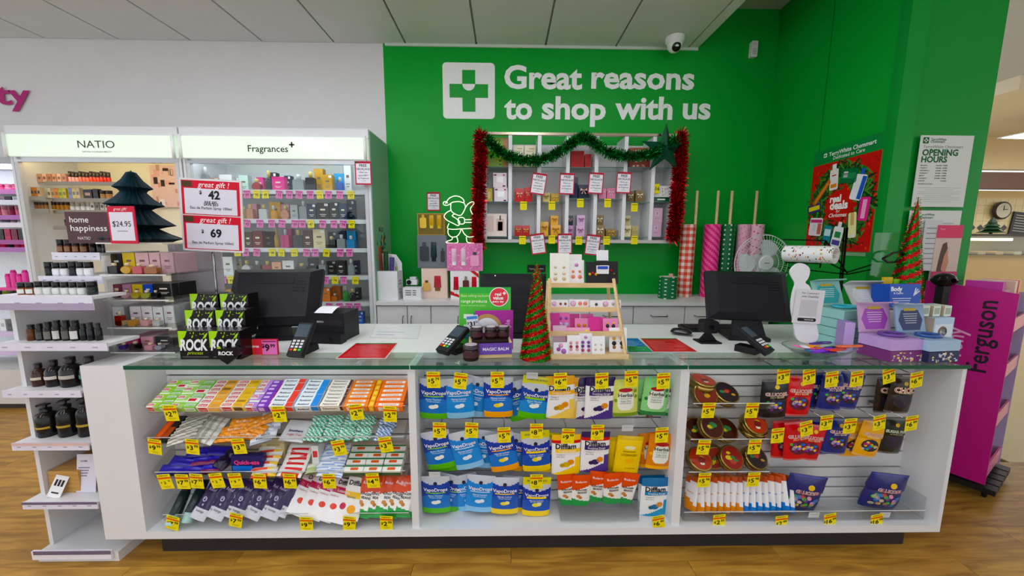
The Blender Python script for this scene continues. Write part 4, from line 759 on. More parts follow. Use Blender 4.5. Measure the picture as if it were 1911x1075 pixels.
# ================================================================ NATIO cabinet contents
t_, I_, nx0, nx1 = NAT
def small(kind, w_, h_, c, c2='#222'):
    mb = MB()
    if kind == 'jar': mb.lathe([(w_*.48, 0), (w_*.5, h_*.05), (w_*.5, h_*.6), (w_*.52, h_*.62), (w_*.52, h_)], [c, c, c2, c2], None, 10)
    elif kind == 'stick': mb.lathe([(w_*.5, 0), (w_*.5, h_*.5), (w_*.42, h_*.5), (w_*.42, h_)], [c, c2, c2], None, 8)
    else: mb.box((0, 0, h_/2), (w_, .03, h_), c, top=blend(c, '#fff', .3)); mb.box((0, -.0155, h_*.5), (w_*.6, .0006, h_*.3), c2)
    return (mb.mesh('cosmetic'), 'gloss')
NS = {}
def nshelf(nm, px0, px1, py, Y=3.08):
    a, b = at(px0, py, Y), at(px1, py, Y); NS[nm] = (a.z, Y+.05)
    s_ = MB().b2((a.x, Y, a.z-.006), (b.x, Y+.12, a.z), '#d9d4c4', I_).build('shelf', 'satin', t_); MB().b2((a.x, Y-.004, a.z-.028), (b.x, Y, a.z+.002), '#8f8a80', I_).build('shelf_strip', 'satin', s_)
nshelf('upper', 84, 216, 339); nshelf('middle', 98, 216, 370); nshelf('lower', 100, 224, 392); nshelf('bottom', 100, 140, 422); nshelf('side', 56, 86, 367, 3.03); nshelf('side lower', 62, 92, 390, 3.03)
def row(nm, L, wd):
    z, Y = NS[nm]; cnt = {}
    for px0, px1, pyt, kd, c, c2, cn in L:
        x, w_, h_ = place(px0, px1, pyt, z, Y); cnt[cn] = cnt.get(cn, 0)+1; tot = sum(1 for e in L if e[6] == cn)
        put('cosmetic_'+kd, small(kd, w_*.92, h_, c, c2), T(x, Y, z+.0005), '%s%s on %s NATIO shelf' % ((ORD[cnt[cn]-1]+' ') if tot > 1 else '', cn, nm), 'cosmetics', 'cosmetics in the cream cabinet')
row('upper', [(84+9*i, 92+9*i, 325, 'box', ['#c99a7a', '#d8b096', '#b98468'][i % 3], '#8a5a44', 'tan compact') for i in range(6)]+[(138+6.5*i, 144+6.5*i, 320+(i % 3), 'stick', ['#d89a9a', '#d86a5a', '#e04a3a', '#c8302a'][min(i//3, 3)], '#2a1a1a', 'black-capped lipstick') for i in range(12)], 0)
row('middle', [(98+7*i, 105+7*i, 352+i % 2, 'box', ['#e0d8b0', '#d8a080', '#e89a5a', '#b9c45a', '#d9c24a'][i], '#8a7a5a', 'small coloured carton') for i in range(5)]+[(137+7*i, 144+7*i, 351, 'box', ['#8a90c0', '#e0c87a', '#d8c0a0'][i], '#777', 'slim skincare carton') for i in range(3)]+[(164, 181, 354, 'box', '#1c1a1a', '#c09080', 'black framed mirror palette'), (182, 192, 353, 'box', '#1c1a1a', '#333', 'plain black carton'), (193, 203, 356, 'jar', '#b98a5a', '#2a2018', 'brown jar'), (204, 214, 356, 'jar', '#b98a5a', '#2a2018', 'brown jar')], 0)
row('lower', [(100+8*i, 108+8*i, 376, 'jar', '#b9803a', '#3a2414', 'amber pot') for i in range(4)]+[(134+10*i, 143+10*i, 377+i % 2, 'stick', '#e8e4dc', '#cfcac0', 'white brush pot') for i in range(4)]+[(174+9*i, 182+9*i, 378, 'box', ['#d8d2c6', '#8a8478', '#c0b8a8', '#e0dcd0', '#9a9488'][i], '#444', 'silver accessory pack') for i in range(5)], 0)
row('bottom', [(120, 131, 410, 'jar', '#7a4a34', '#2a1a14', 'small brown round compact')], 0)
row('side', [(56+6*i, 62+6*i, 350, 'box', ['#4a4438', '#d8d0b0', '#c8903a', '#d07a4a', '#c8b08a'][i], '#555', 'tester carton') for i in range(5)], 0)
row('side lower', [(62+6*i, 68+6*i, 377, 'jar', '#9a6a40', '#3a2a1c', 'brown tester jar') for i in range(5)], 0)
p = at(311, 348, 3.40); mb = MB().box((0, 0, 0), (.26, .006, .36), '#e9c8c0'); rn = random.Random(3)
for k in range(22): mb.box((rn.uniform(-.11, .11), -.0035-.0004*(k % 3), rn.uniform(-.16, .16)), (rn.uniform(.01, .05), .0006, rn.uniform(.01, .06)), rn.choice(['#f3e6e0', '#fff', '#3a2a26', '#c8a088', '#e9b0a8', '#d89a90']), R('Y', 0))
tag(mb.build('beauty_poster', 'paper', None, T(*p)), 'pale pink poster of brushes and powders inside NATIO cabinet', 'poster')
# ================================================================ make-up wall unit at the far left
mx0 = at(-150, 500, YF).x; mx1 = NAT[2]-.004
ms = thing('makeup_stand', 'brightly lit white make-up wall unit cut by the left edge', 'display stand', T((mx0+mx1)/2, YF, 0)); I_ = T((mx0+mx1)/2, YF, 0).inverted()
MB().b2((mx0, 3.32, .1), (mx1, YW-.005, 2.0), '#eceff6', I_).build('back_board', 'satin', ms); MB().b2((mx0, YF, .05), (mx1, 3.4, at(20, 690, YF).z), '#d6d4d2', I_).build('base_cupboard', 'laminate', ms); MB().b2((mx0, YF+.03, 0), (mx1, 3.4, .05), '#333', I_).build('plinth', 'satin', ms)
MB().b2((mx0, YF+.02, 1.98), (mx1, YW-.005, 2.03), '#aeb2b8', I_).build('canopy', 'satin', ms); MB().b2((mx0+.02, YF+.05, 1.955), (mx1-.02, YF+.1, 1.975), '#fff', I_).build('light_strip', 'tube_cool', ms)
MS = [(354, '#c77fc0', 'first'), (374, '#dfe2ee', 'second'), (402, '#a86ab0', 'third'), (416, '#e8e4f0', 'fourth'), (448, '#a04a90', 'fifth'), (462, '#a86ab0', 'sixth'), (556, '#2a2228', 'seventh'), (620, '#d8c4e8', 'eighth'), (655, '#d8c4e8', 'ninth')]
for i, (py, c, nm) in enumerate(MS):
    z = at(20, py, 3.1).z; s_ = MB().b2((mx0, 3.1, z-.012), (mx1, 3.32, z), '#eef0f6', I_).build('shelf', 'satin', ms); MB().b2((mx0, 3.092, z-.035), (mx1, 3.099, z+.002), c, I_).build('shelf_strip', 'gloss', s_)
    n = 9; 
    for k in range(n):
        x = mx1-.02-.055*k-.02; cc = [['#c83a7a', '#e07aa0', '#d8487a'], ['#d8d8e4', '#2a1a22', '#b8a0b0'], ['#c86a80', '#8a2a4a', '#d88a98'], ['#eee', '#caa', '#99a'], ['#1a1418', '#7a1a3a', '#c02a5a'], ['#e0205a', '#c83a6a', '#222'], ['#3a3a2a', '#8a9a3a', '#222'], ['#c8c8d0', '#55555a', '#e8e8ec'], ['#1a1a1e', '#b0b4c0', '#2a2a2e']][i][k % 3]
        put('makeup_item', small(['stick', 'box', 'jar'][i % 3], .045, [.05, .035, .08, .03, .09, .05, .06, .10, .04][i], cc, blend(cc, '#000', .4)), T(x, 3.16, z+.0005), 'small make-up item, %s from right on %s shelf of far-left stand' % (ORD[k], nm), 'cosmetics', 'make-up on the far-left stand')
mt = MB().box((0, 0, .012), (.22, .08, .024), '#d83a90'); [mt.lathe([(.018, .024), (.018, .11+.03*(k % 2)), (.012, .13+.03*(k % 2))], ['#e0489c', '#c02a80'], T(-.07+.045*k, 0, 0), 10) for k in range(4)]
p = at(36, 541, 3.0); put('pink_makeup_tray', [('tray', mt.mesh('pm'), 'gloss')], T(*p), 'bright pink tray of upright tubes at left edge', 'cosmetics')
# ================================================================ gift boxes in the wall shelf
def gbox(w_, h_, c, bow=None, d_=.07, lid=True, word=None, edge=None):
    b_ = MB().box((0, 0, h_*.36), (w_*.96, d_*.96, h_*.72), c); l_ = MB().box((0, 0, h_*.86), (w_, d_, h_*.28), blend(c, '#fff', .08))
    P = [('box', b_.mesh('gift_base'), 'satin'), ('lid', l_.mesh('gift_lid'), 'satin')]
    if bow:
        q = MB(); y = -d_/2-.004; z = h_*.62; s_ = w_*.30
        for sx in (-1, 1): q.prism([(0, z), (sx*s_, z+s_*.55), (sx*s_*1.1, z-s_*.25)], y-.004, y+.003, bow); q.prism([(0, z), (sx*s_*.75, z-s_*1.1), (sx*s_*.4, z-s_*1.2)], y-.002, y+.002, bow)
        q.lathe([(s_*.16, 0), (s_*.2, .003), (s_*.16, .006)], bow, T(0, y-.003, z) @ R('X', 90), 8); P.append(('bow', q.mesh('bow'), 'satin'))
    return P
def hput(name, kit, px0, px1, cell, lev, lab, cat, group, dy=0, dz=0): x = at((px0+px1)/2, 350, YH+.08+dy).x; return put(name, kit, T(x, YH+.08+dy, HZ[cell][lev]+.0005+dz), lab, cat, group)
def pw(px0, px1, Y=None): Y = Y or YH+.06; return at(px1, 350, Y).x-at(px0, 350, Y).x
def ph(py0, py1): return at(1080, py0, YH+.05).z-at(1080, py1, YH+.05).z
GG = 'gift boxes in the wall shelf'
# top row
def setbox(w_, h_, c, deco, d_=.06, word=None):
    mb = MB().box((0, 0, h_/2), (w_, d_, h_), c); y = -d_/2-.0008
    for (x, z, a, b, cc) in deco: mb.box((x*w_, y, z*h_), (a*w_, .001, b*h_), cc)
    if word: mb.text(word, 0, y-.001, h_*.8, w=w_*.5, col='#fff', bold=.02)
    return (mb.mesh('gift_set'), 'gloss')
rn = random.Random(5)
leaf = [(rn.uniform(-.45, .2), rn.uniform(.08, .92), rn.uniform(.04, .12), rn.uniform(.03, .09), rn.choice(['#7ab81e', '#b8dc4a', '#3f7a14', '#e8f0c0', '#9ccb2a'])) for _ in range(40)]+[(-.15, .42, .55, .2, '#6ad01a'), (.38, .5, .24, 1, '#b08a5a')]
hput('gift_set', setbox(pw(906, 949), ph(254, 310), '#8fae4a', leaf), 906, 948, 0, 0, 'green leafy gift set box, top left cubby', 'gift set', GG)
for i, (a, b) in enumerate(((957, 976), (978, 998))): hput('gift_set', setbox(pw(a, b), ph(268, 310), '#d8cfb4', [(0, .75, .7, .03, '#b0a070'), (-.2, .3, .2, .5, '#e6e0cc'), (.15, .86, .5, .04, '#a89858')]), a, b, 1, 0, 'cream gift box in second top cubby, %s one' % ('left', 'right')[i], 'gift set', GG)
hput('gift_set', setbox(pw(1063, 1087), ph(277, 309), '#b03030', [(0, .5, .8, .8, '#a82a2c')]), 1063, 1087, 3, 0, 'large plain red gift box in middle top cubby', 'gift set', GG)
hput('gift_set', setbox(pw(1089, 1100), ph(283, 309), '#b83838', [(0, .5, .6, .7, '#a83032')]), 1089, 1100, 3, 0, 'smaller plain red gift box in middle top cubby', 'gift set', GG)
flo = [(rn.uniform(-.42, .42), rn.uniform(.08, .92), .1, .08, rn.choice(['#c86a6a', '#e0b8a8', '#a84a4a', '#d8c08a', '#f0d8d0'])) for _ in range(30)]+[(0, .55, .5, .35, '#e8c8c0')]
hput('gift_set', setbox(pw(1171, 1209), ph(272, 310), '#a8584e', flo, word='LOVE'), 1171, 1209, 5, 0, 'red floral gift set box in sixth top cubby', 'gift set', GG)
# dark green star decoration
def star(r1, r2, d_, c):
    mb = MB(); pts = []
    for i in range(10): a = math.pi/2+math.pi*i/5; r_ = r1 if i % 2 == 0 else r2; pts.append((r_*math.cos(a), 0, r_*math.sin(a)))
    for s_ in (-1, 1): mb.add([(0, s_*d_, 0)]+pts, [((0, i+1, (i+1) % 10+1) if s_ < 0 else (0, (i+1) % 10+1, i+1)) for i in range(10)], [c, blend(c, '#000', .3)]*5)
    return mb
sm = star(.21, .075, .05, '#0f4a34').tube([(0, 0, .2), (0, 0, .34)], .002, '#6a7a70', 5)
tag(sm.build('paper_star', 'satin', None, T(*at(1241, 279, YH-.06))), 'dark green folded star hanging over the right end cubby', 'ornament')
# second row
kp_ = setbox(pw(922, 947), ph(323, 350), '#f0e4ea', [(-.35, .85, .2, .1, '#7a2a4a'), (.3, .1, .2, .1, '#7a2a4a'), (.0, .55, .5, .4, '#fff'), (.3, .85, .15, .1, '#c04a7a')])
hput('gift_set', kp_, 923, 947, 0, 1, 'white and pink spotted gift box, lower of stacked pair', 'gift set', GG); hput('gift_set', kp_, 921, 945, 0, 1, 'white and pink spotted gift box on top of its twin', 'gift set', GG, 0, ph(323, 350)+.001)
hput('gift_set', setbox(pw(906, 919), ph(350, 375), '#c8b050', [(0, .5, .5, .5, '#e0d088')]), 906, 919, 0, 1, 'gold slim gift box at left end, second row', 'gift set', GG)
B2 = [(1, 1, 961, 978, 352, '#c8141e', '#e8b8a0', 'red'), (1, 1, 979, 993, 350, '#c8141e', '#e8b8a0', 'red'), (2, 1, 1012, 1026, 360, '#e0cc88', '#8a7428', 'pale gold'), (2, 1, 1027, 1043, 361, '#c8a040', '#e0c878', 'gold'), (3, 1, 1078, 1098, 345, '#141c3a', '#f0c8b8', 'navy'), (3, 1, 1064, 1077, 331, '#16204a', None, 'tall navy'), (4, 1, 1116, 1130, 352, '#e890b4', '#f8d8e4', 'pink'), (4, 1, 1131, 1147, 351, '#e890b4', '#f8d8e4', 'pink'), (5, 1, 1168, 1182, 357, '#6a5434', '#e8dcc0', 'bronze'), (5, 1, 1184, 1200, 355, '#7a6238', '#e8dcc0', 'bronze'),
      (1, 2, 961, 974, 421, '#b81a22', '#d8b060', 'red'), (1, 2, 975, 989, 421, '#b81a22', '#d8b060', 'red'), (2, 2, 1009, 1024, 414, '#e8b050', '#8a6020', 'orange-gold'), (2, 2, 1028, 1047, 420, '#e8b050', '#a8742a', 'orange-gold'), (3, 2, 1076, 1092, 421, '#dcb8d8', '#a05a90', 'lilac'), (3, 2, 1060, 1070, 421, '#c890c0', '#8a4a84', 'mauve'), (4, 2, 1112, 1130, 420, '#8a7040', '#f0e8d0', 'bronze'), (4, 2, 1132, 1151, 427, '#8a6c34', '#c8a050', 'low bronze'), (5, 2, 1164, 1179, 421, '#e8dcb8', '#8a7a40', 'cream'), (5, 2, 1180, 1192, 422, '#b8a468', '#d8c890', 'khaki')]
used = {}; tot_ = {}
for e in B2: tot_[(e[1], e[7])] = tot_.get((e[1], e[7]), 0)+1
TOPS = {}
for cell, lev, a, b, pyt, c, bw, cn in B2:
    h_ = at((a+b)/2, pyt, YH+.05).z-HZ[cell][lev]; k = (lev, cn); used[k] = used.get(k, 0)+1
    q = '' if tot_[k] == 1 else ', %s one' % ('left', 'right')[used[k]-1]
    hput('bow_gift_box', gbox(pw(a, b), h_, c, bw), a, b, cell, lev, '%s gift box%s in %s row of cubbies%s' % (cn, ' with bow' if bw else '', ('top', 'second', 'bottom')[lev], q), 'gift box', 'bow-tied gift boxes'); TOPS[(cell, lev, a)] = h_
for cell, a, b, py0, py1, base, c, bw, cn in ((2, 1028, 1042, 403, 420, 1028, '#e8b050', '#a8742a', 'orange-gold'), (3, 1077, 1092, 402, 421, 1076, '#d8b4d8', '#a05a90', 'lilac'), (3, 1060, 1070, 402, 420, 1060, '#141c3a', '#e8b8b0', 'navy'), (4, 1112, 1127, 402, 420, 1112, '#7a6238', '#f0e8d0', 'bronze'), (5, 1165, 1177, 403, 421, 1164, '#c8b890', '#8a7a40', 'khaki')):
    hput('bow_gift_box', gbox(pw(a, b), ph(py0, py1), c, bw), a, b, cell, 2, '%s bow gift box stacked on top of another in bottom row' % cn, 'gift box', 'bow-tied gift boxes', 0, TOPS[(cell, 2, base)]+.001)
hput('gift_set', setbox(pw(905, 946), ph(398, 440), '#efe0d8', [(-.25, .55, .3, .7, '#e0c8c0'), (.2, .5, .36, .55, '#d8bcb4'), (.2, .82, .06, .2, '#2a2a2a'), (.2, .45, .22, .4, '#c8c0b4')]), 905, 946, 0, 2, 'pale pink perfume gift set with bottle window, bottom left cubby', 'gift set', GG)
kk = setbox(pw(1216, 1236), ph(384, 411), '#e0b8d0', [(0, .62, .35, .3, '#e8cce0'), (0, .62, .12, .2, '#8a6a80'), (0, .3, .4, .03, '#b890a8')])
hput('gift_set', kk, 1216, 1236, 6, 2, 'pale pink carton, lower of the stacked pair at right end', 'gift set', GG); hput('gift_set', kk, 1216, 1237, 6, 2, 'pale pink carton on top of its twin at right end', 'gift set', GG, 0, ph(384, 411)+.001)
hput('gift_set', setbox(pw(1218, 1247), ph(366, 375), '#14502e', [(0, .5, .5, .3, '#e8f0e8')]), 1218, 1247, 6, 1, 'flat dark green box under the white patterned box', 'gift set', GG)
hput('gift_set', setbox(pw(1219, 1249), ph(344, 365), '#ecebe8', [(rn.uniform(-.4, .4), rn.uniform(.15, .85), .04, .07, rn.choice(['#c83a3a', '#3a6a3a', '#555'])) for _ in range(14)]), 1219, 1249, 6, 1, 'white patterned gift box lying on the dark green box', 'gift set', GG, 0, ph(366, 375)+.001)
# small yellow tickets and FREE NECKLACE cards
_mm = MB().box((0, 0, 0), (.056, .001, .07), '#f2e41e').box((0, -.0008, .022), (.05, .0004, .006), '#5a4d08'); [_mm.box((0, -.0008, .006-.011*i), (.034, .0004, .002), '#a89a18') for i in range(3)]; YT_ = _mm.mesh('shelf_ticket')
for i, (px, py) in enumerate(((977, 384), (1030, 384), (1083, 379), (1134, 379), (1184, 387))): tag(obj('shelf_ticket', YT_, 'paper', None, T(*at(px, py, YH-.004))), 'plain yellow ticket under second-row gift shelf, %s from left' % ORD[i], 'price ticket', 'yellow tickets on the gift shelf')
for i, (px, py) in enumerate(((975, 448), (1030, 447), (1080, 449), (1132, 449), (1184, 448))): tag(obj('shelf_ticket', YT_, 'paper', None, T(*at(px, py, YH-.012))), 'plain yellow ticket under bottom gift shelf, %s from left' % ORD[i], 'price ticket', 'yellow tickets on the gift shelf')
tk = MB().box((0, 0, 0), (.06, .001, .08), '#f2e41e'); tk.text('$16', 0, -.0008, 0, h=.03, col='#222', bold=.02); tag(tk.build('shelf_ticket', 'paper', None, T(*at(1224, 352, YH+.03))), 'yellow $16 ticket on the white patterned box', 'price ticket')
def neck():
    w_, h_ = .125, .175; mb = MB().box((0, 0, 0), (w_, .002, h_), '#b8344a'); mb.box((0, -.0012, -.003), (w_*.86, .0006, h_*.84), '#eceaf0'); mb.box((0, -.0014, h_*.455), (w_*.9, .0006, h_*.06), '#b03040'); mb.box((-w_*.38, -.0018, h_*.455), (w_*.15, .0006, h_*.06), '#3a4a2a')
    for t, z, wd, b_ in (('FREE', .32, .45, .02), ('NECKLACE', .17, .8, .02), ('When you', .03, .52, .01), ('spend $89+', -.1, .6, .01), ('on Fragrance', -.22, .68, .01), ('in store', -.33, .3, 0)): mb.text(t, 0, -.0018, z*h_, w=wd*w_, col='#1c1c28', bold=b_)
    return mb.mesh('promo_card')
NK = neck()
for px, py, r_, lab in ((1005, 343, 8, 'upper row, first from left'), (1058, 343, 2, 'upper row, second from left'), (1112, 342, 3, 'upper row, third from left'), (1164, 341, 2, 'upper row, fourth from left'), (1004, 455, -8, 'lower row, leftmost'), (1054, 455, -1, 'lower row, middle'), (1106, 457, 6, 'lower row, rightmost')):
    tag(obj('promo_card', NK, 'paper', None, T(*at(px, py, YH-.03)) @ R('Y', r_)), 'red-edged FREE NECKLACE card on gift shelf, '+lab, 'sign card', 'free necklace cards')
tag(obj('promo_card', NK, 'paper', None, T(*at(809, 376, YW-.006)) @ Matrix.Scale(.95, 4)), 'red-edged FREE NECKLACE card stuck on green wall above gold gift box', 'sign card', 'free necklace cards')
tag(obj('promo_card', NK, 'paper', None, T(*at(678, 323, YF-.04)) @ Matrix.Scale(1.0, 4)), 'red-edged FREE NECKLACE card on corner of fragrance cabinet', 'sign card', 'free necklace cards')
qr = MB().rbox((0, 0, 0), (.04, .002, .066), .004, '#e4e6e8'); tag(qr.build('small_label', 'paper', None, T(*at(1124, 463, YW-.003))), 'tiny white label on green wall under the gift shelf', 'label')
# ---------------------------------------------------------------- tinsel
def tinsel(pts, r_, n, cols, seed):
    rn = random.Random(seed); mb = MB(); P = [Vector(p) for p in pts]; seg = [(P[i+1]-P[i]).length for i in range(len(P)-1)]; Lt = sum(seg)
    for k in range(n):
        d = rn.random()*Lt; i = 0
        while i < len(seg)-1 and d > seg[i]: d -= seg[i]; i += 1
        o = P[i].lerp(P[i+1], d/seg[i]); v = Vector((rn.gauss(0, 1), rn.gauss(0, 1), rn.gauss(0, 1))).normalized(); q = v.cross(Vector((rn.gauss(0, 1), rn.gauss(0, 1), rn.gauss(0, 1)))).normalized()*.0036; e = o+v*r_*rn.uniform(.7, 1.1)
        mb.add([o-q, o+q, e+q*.6, e-q*.6], [(0, 1, 2, 3)], rn.choice(cols))
    mb.tube(P, .004, cols[0], 5); return mb
YT2 = YH-.05
def path(L, Y=YT2): return [at(x, y, Y) for x, y in L]
RC = ['#c01420', '#8a0c16', '#e03040', '#5a080e', '#d83a44']; GC = ['#0f6a2a', '#1c9a40', '#0a4a1c', '#3ab85a', '#0c5a24']
tag(tinsel(path([(897, 250), (897, 300), (894, 350), (892, 400), (891, 440), (893, 463)]), .072, 5200, RC, 1).build('red_tinsel', 'tinsel'), 'red tinsel strand hanging down left side of the gift shelf', 'tinsel')
tag(tinsel(path([(1271, 252), (1270, 300), (1266, 350), (1262, 400), (1258, 430), (1256, 446)]), .072, 5200, RC, 2).build('red_tinsel', 'tinsel'), 'red tinsel strand hanging down right side of the gift shelf', 'tinsel')
tag(tinsel(path([(908, 258), (925, 276), (945, 290), (970, 298), (1000, 300), (1025, 294), (1050, 280), (1070, 265), (1088, 254), (1105, 264), (1125, 280), (1150, 289), (1180, 292), (1210, 289), (1235, 279), (1262, 262)], YT2-.02), .058, 6200, GC, 3).build('green_tinsel', 'tinsel'), 'green tinsel garland draped in two swags across the gift shelf', 'tinsel')
# ================================================================ things on the back counter
def bput(name, kit, px, Y, lab, cat, group=None, dz=0, rot=0): x = at(px, 540, Y).x; return put(name, kit, T(x, Y, ZBC+.0005+dz) @ R('Z', rot), lab, cat, group)
def bw(px0, px1, Y): return at(px1, 540, Y).x-at(px0, 540, Y).x
def bh(py, Y, px=820): return at(px, py, Y).z-ZBC
Yg = 3.2
def gset(w_, h_, c, items, d_=.09, frame=None):     # gift set carton with moulded items showing in the window
    P = [('carton', MB().box((0, 0, h_/2), (w_, d_, h_), c).box((0, -d_/2-.0006, h_/2), (w_*.94, .0008, h_*.92), frame or c).mesh('gift_carton'), 'satin')]
    for (kd, x, z, a, b, cc, cap) in items:
        m_ = MB()
        if kd == 'tube': m_.lathe([(a*w_*.36, 0), (a*w_*.36, b*h_*.2), (a*w_*.5, b*h_*.22), (a*w_*.42, b*h_)], [cap, cap, cc], T(x*w_, -d_/2, (z-b/2)*h_), 12, True, .35)
        else: m_.rbox((x*w_, -d_/2-.004, z*h_-b*h_*.1), (a*w_, .014, b*h_*.8), a*w_*.2, cc); m_.rbox((x*w_, -d_/2-.004, (z+b*.4)*h_), (a*w_*.4, .012, b*h_*.25), .003, cap)
        P.append(({'tube': 'tube', 'bot': 'bottle'}[kd], m_.mesh('gift_item'), 'gloss'))
    return P
GS = 'perfume gift sets stacked on the back counter'
h1 = bh(500, Yg); g_gap = h1
fl_ = gset(bw(789, 836, Yg), bh(500, Yg), '#e8d0c4', [('bot', -.3, .42, .28, .34, '#d8b070', '#6a4a20'), ('tube', .12, .5, .3, .5, '#b83a48', '#8a5a30')], .09)
bput('gift_set', fl_, 813, Yg, 'floral pink gift set box at bottom of left stack', 'gift set', GS)
z1_ = bh(500, Yg)+.002; hh1 = at(812, 438, Yg).z-at(812, 498, Yg).z
bput('gift_set', gset(bw(783, 836, Yg), hh1, '#6c7278', [('bot', -.26, .5, .3, .56, '#1a2428', '#2a3438'), ('tube', .06, .5, .22, .6, '#23343a', '#18262a'), ('bot', .36, .4, .12, .4, '#16181a', '#222')], .1), 810, Yg, 'grey gift set with dark bottle and tube, middle of left stack', 'gift set', GS, z1_)
z2_ = z1_+hh1+.002; hh2 = at(812, 398, Yg).z-at(812, 438, Yg).z
gd = gset(bw(784, 833, Yg), hh2, '#a8844e', [('bot', -.28, .62, .24, .6, '#d8b84a', '#c8a030'), ('tube', .02, .62, .2, .6, '#d0a838', '#e8d070'), ('tube', .3, .62, .2, .62, '#c8a030', '#d8b84a')], .09, '#6a5a1c')
bput('gift_set', gd, 809, Yg, 'gold gift set on top of left stack', 'gift set', GS, z2_)
hw = bh(505, 3.14); rb = gset(bw(841, 893, 3.14), hw, '#eceaea', [('tube', -.3, .5, .2, .6, '#c8283a', '#eee'), ('bot', .05, .5, .22, .6, '#5a1418', '#8a8078'), ('tube', .34, .5, .2, .6, '#c8283a', '#eee')], .08)
w3 = bw(841, 893, 3.14); mm = MB(); mm2 = MB()
mm.add([(-w3*.5, -.0418, hw*.30), (-w3*.5, -.0418, hw*.16), (0, -.0418, 0), (w3*.12, -.0418, 0)], [(0, 1, 2, 3)], '#c01c2c'); mm2.add([(w3*.2, -.0418, hw), (w3*.36, -.0418, hw), (w3*.5, -.0418, hw*.9), (w3*.5, -.0418, hw*.76)], [(0, 1, 2, 3)], '#c01c2c'); rb += [('ribbon', mm.mesh('ribbon'), 'satin'), ('ribbon', mm2.mesh('ribbon'), 'satin')]
bput('gift_set', rb, 868, 3.14, 'white gift set with red ribbon and dark bottle, below the pink set', 'gift set', GS)
hp = at(868, 453, 3.14).z-at(868, 504, 3.14).z
pk_ = gset(bw(836, 901, 3.14), hp, '#e088b8', [('tube', -.3, .5, .16, .6, '#f0c8dc', '#fff'), ('tube', -.04, .5, .16, .6, '#f0c8dc', '#fff'), ('bot', .28, .42, .24, .5, '#e8a0c0', '#3a3038')], .08, '#d878ac')
sp_ = MB(); [sp_.box((rn.uniform(-.46, .46)*bw(836, 901, 3.14), -.0412, rn.uniform(.06, .94)*hp), (.008, .0006, .006), rn.choice(['#f0b8d8', '#c85a98', '#f8d8ea'])) for _ in range(120)]; pk_.append(('glitter_print', sp_.mesh('glitter'), 'gloss'))
bput('gift_set', pk_, 869, 3.14, 'glittery pink gift set with two white tubes', 'gift set', GS, hw+.002)
# light-up santa outline made of bent neon tube
def sp2(L, closed=False, r_=.0055):
    P = [Vector((x, 0, z)) for x, z in L]; return P
so = at(862, 412, 3.12); spx = at(863, 412, 3.12).x-so.x
def neon(mb, L, closed=False):
    Q = []
    n = len(L)
    for i in range(n if closed else n-1):
        a, b, c, d = (L[(i-1) % n] if closed or i else L[0]), L[i], L[(i+1) % n], (L[(i+2) % n] if closed or i+2 < n else L[-1])
        for t in (0, .33, .66): Q.append(tuple(.5*((2*b[k])+(-a[k]+c[k])*t+(2*a[k]-5*b[k]+4*c[k]-d[k])*t*t+(-a[k]+3*b[k]-3*c[k]+d[k])*t**3) for k in (0, 1)))
    if not closed: Q.append(L[-1])
    mb.tube([((x-862)*spx, 0, -(y-412)*spx) for x, y in Q], .0036, '#fff', 6, closed=closed)
sn = thing('santa_light', 'glowing neon outline of a waving santa standing on the pink gift set', 'light decoration', T(*so))
for nm, L, cl in (('hat_tube', [(832, 381), (838, 372), (848, 367), (858, 368), (865, 373), (866, 379), (858, 377), (846, 378), (841, 381)], False), ('hat_tube', [(841, 381), (835, 384), (829, 383), (828, 379), (832, 377), (836, 380)], False), ('face_tube', [(842, 381), (842, 393), (850, 400), (860, 402), (866, 394), (869, 386), (866, 379)], False), ('arm_tube', [(842, 393), (834, 397), (829, 404), (834, 411), (846, 417), (855, 421), (858, 414), (850, 407), (844, 403), (849, 399)], False), ('arm_tube', [(869, 388), (874, 381), (882, 377), (885, 380), (878, 390), (882, 400)], False), ('belt_tube', [(856, 407), (866, 407), (866, 417), (856, 417)], True), ('belt_tube', [(866, 410), (880, 410)], False), ('belt_tube', [(866, 415), (880, 415)], False), ('coat_tube', [(838, 417), (835, 426), (846, 428), (860, 427), (880, 426)], False), ('leg_tube', [(836, 428), (836, 436), (842, 442), (852, 441), (858, 434), (861, 427), (866, 436), (874, 442), (884, 441)], False), ('boot_tube', [(843, 442), (843, 447), (834, 450), (833, 453), (853, 453), (852, 442)], False), ('boot_tube', [(870, 442), (872, 452), (884, 453)], False)):
    mb = MB(); neon(mb, L, cl); mb.build(nm, 'neon', sn)
# white dispenser box, small card box, soap pump, leaning tools
bx = thing('white_dispenser', 'white box with open-top organiser standing at left end of back counter', 'box', T(at(727, 555, 3.12).x, 3.12, ZBC+.0005)); wv = bw(702, 737, 3.12); hv = bh(505, 3.12, 727)
MB().box((0, 0, hv*.5), (wv*1.2, .16, hv), '#e6e7ea').build('box', 'satin', bx); MB().prism([(-wv*.6, hv), (wv*.6, hv), (wv*.6, hv*1.25), (wv*.3, hv*1.55), (-wv*.6, hv*1.6)], -.07, -.066, '#e9ebee').build('front_sheet', 'acrylic', bx); MB().prism([(-wv*.6, hv), (wv*.6, hv), (wv*.6, hv*1.25), (wv*.3, hv*1.55), (-wv*.6, hv*1.6)], .066, .07, '#e9ebee').build('back_sheet', 'satin', bx)
q = MB(); [q.box((wv*.6+.0005, -.05+.014*i, hv*(.25+.1*j)), (.0008, .009, hv*.06), '#6a6e74') for i in range(6) for j in range(6) if (i*j+i) % 3]; q.build('printed_notes', 'satin', bx)['kind'] = 'stuff'
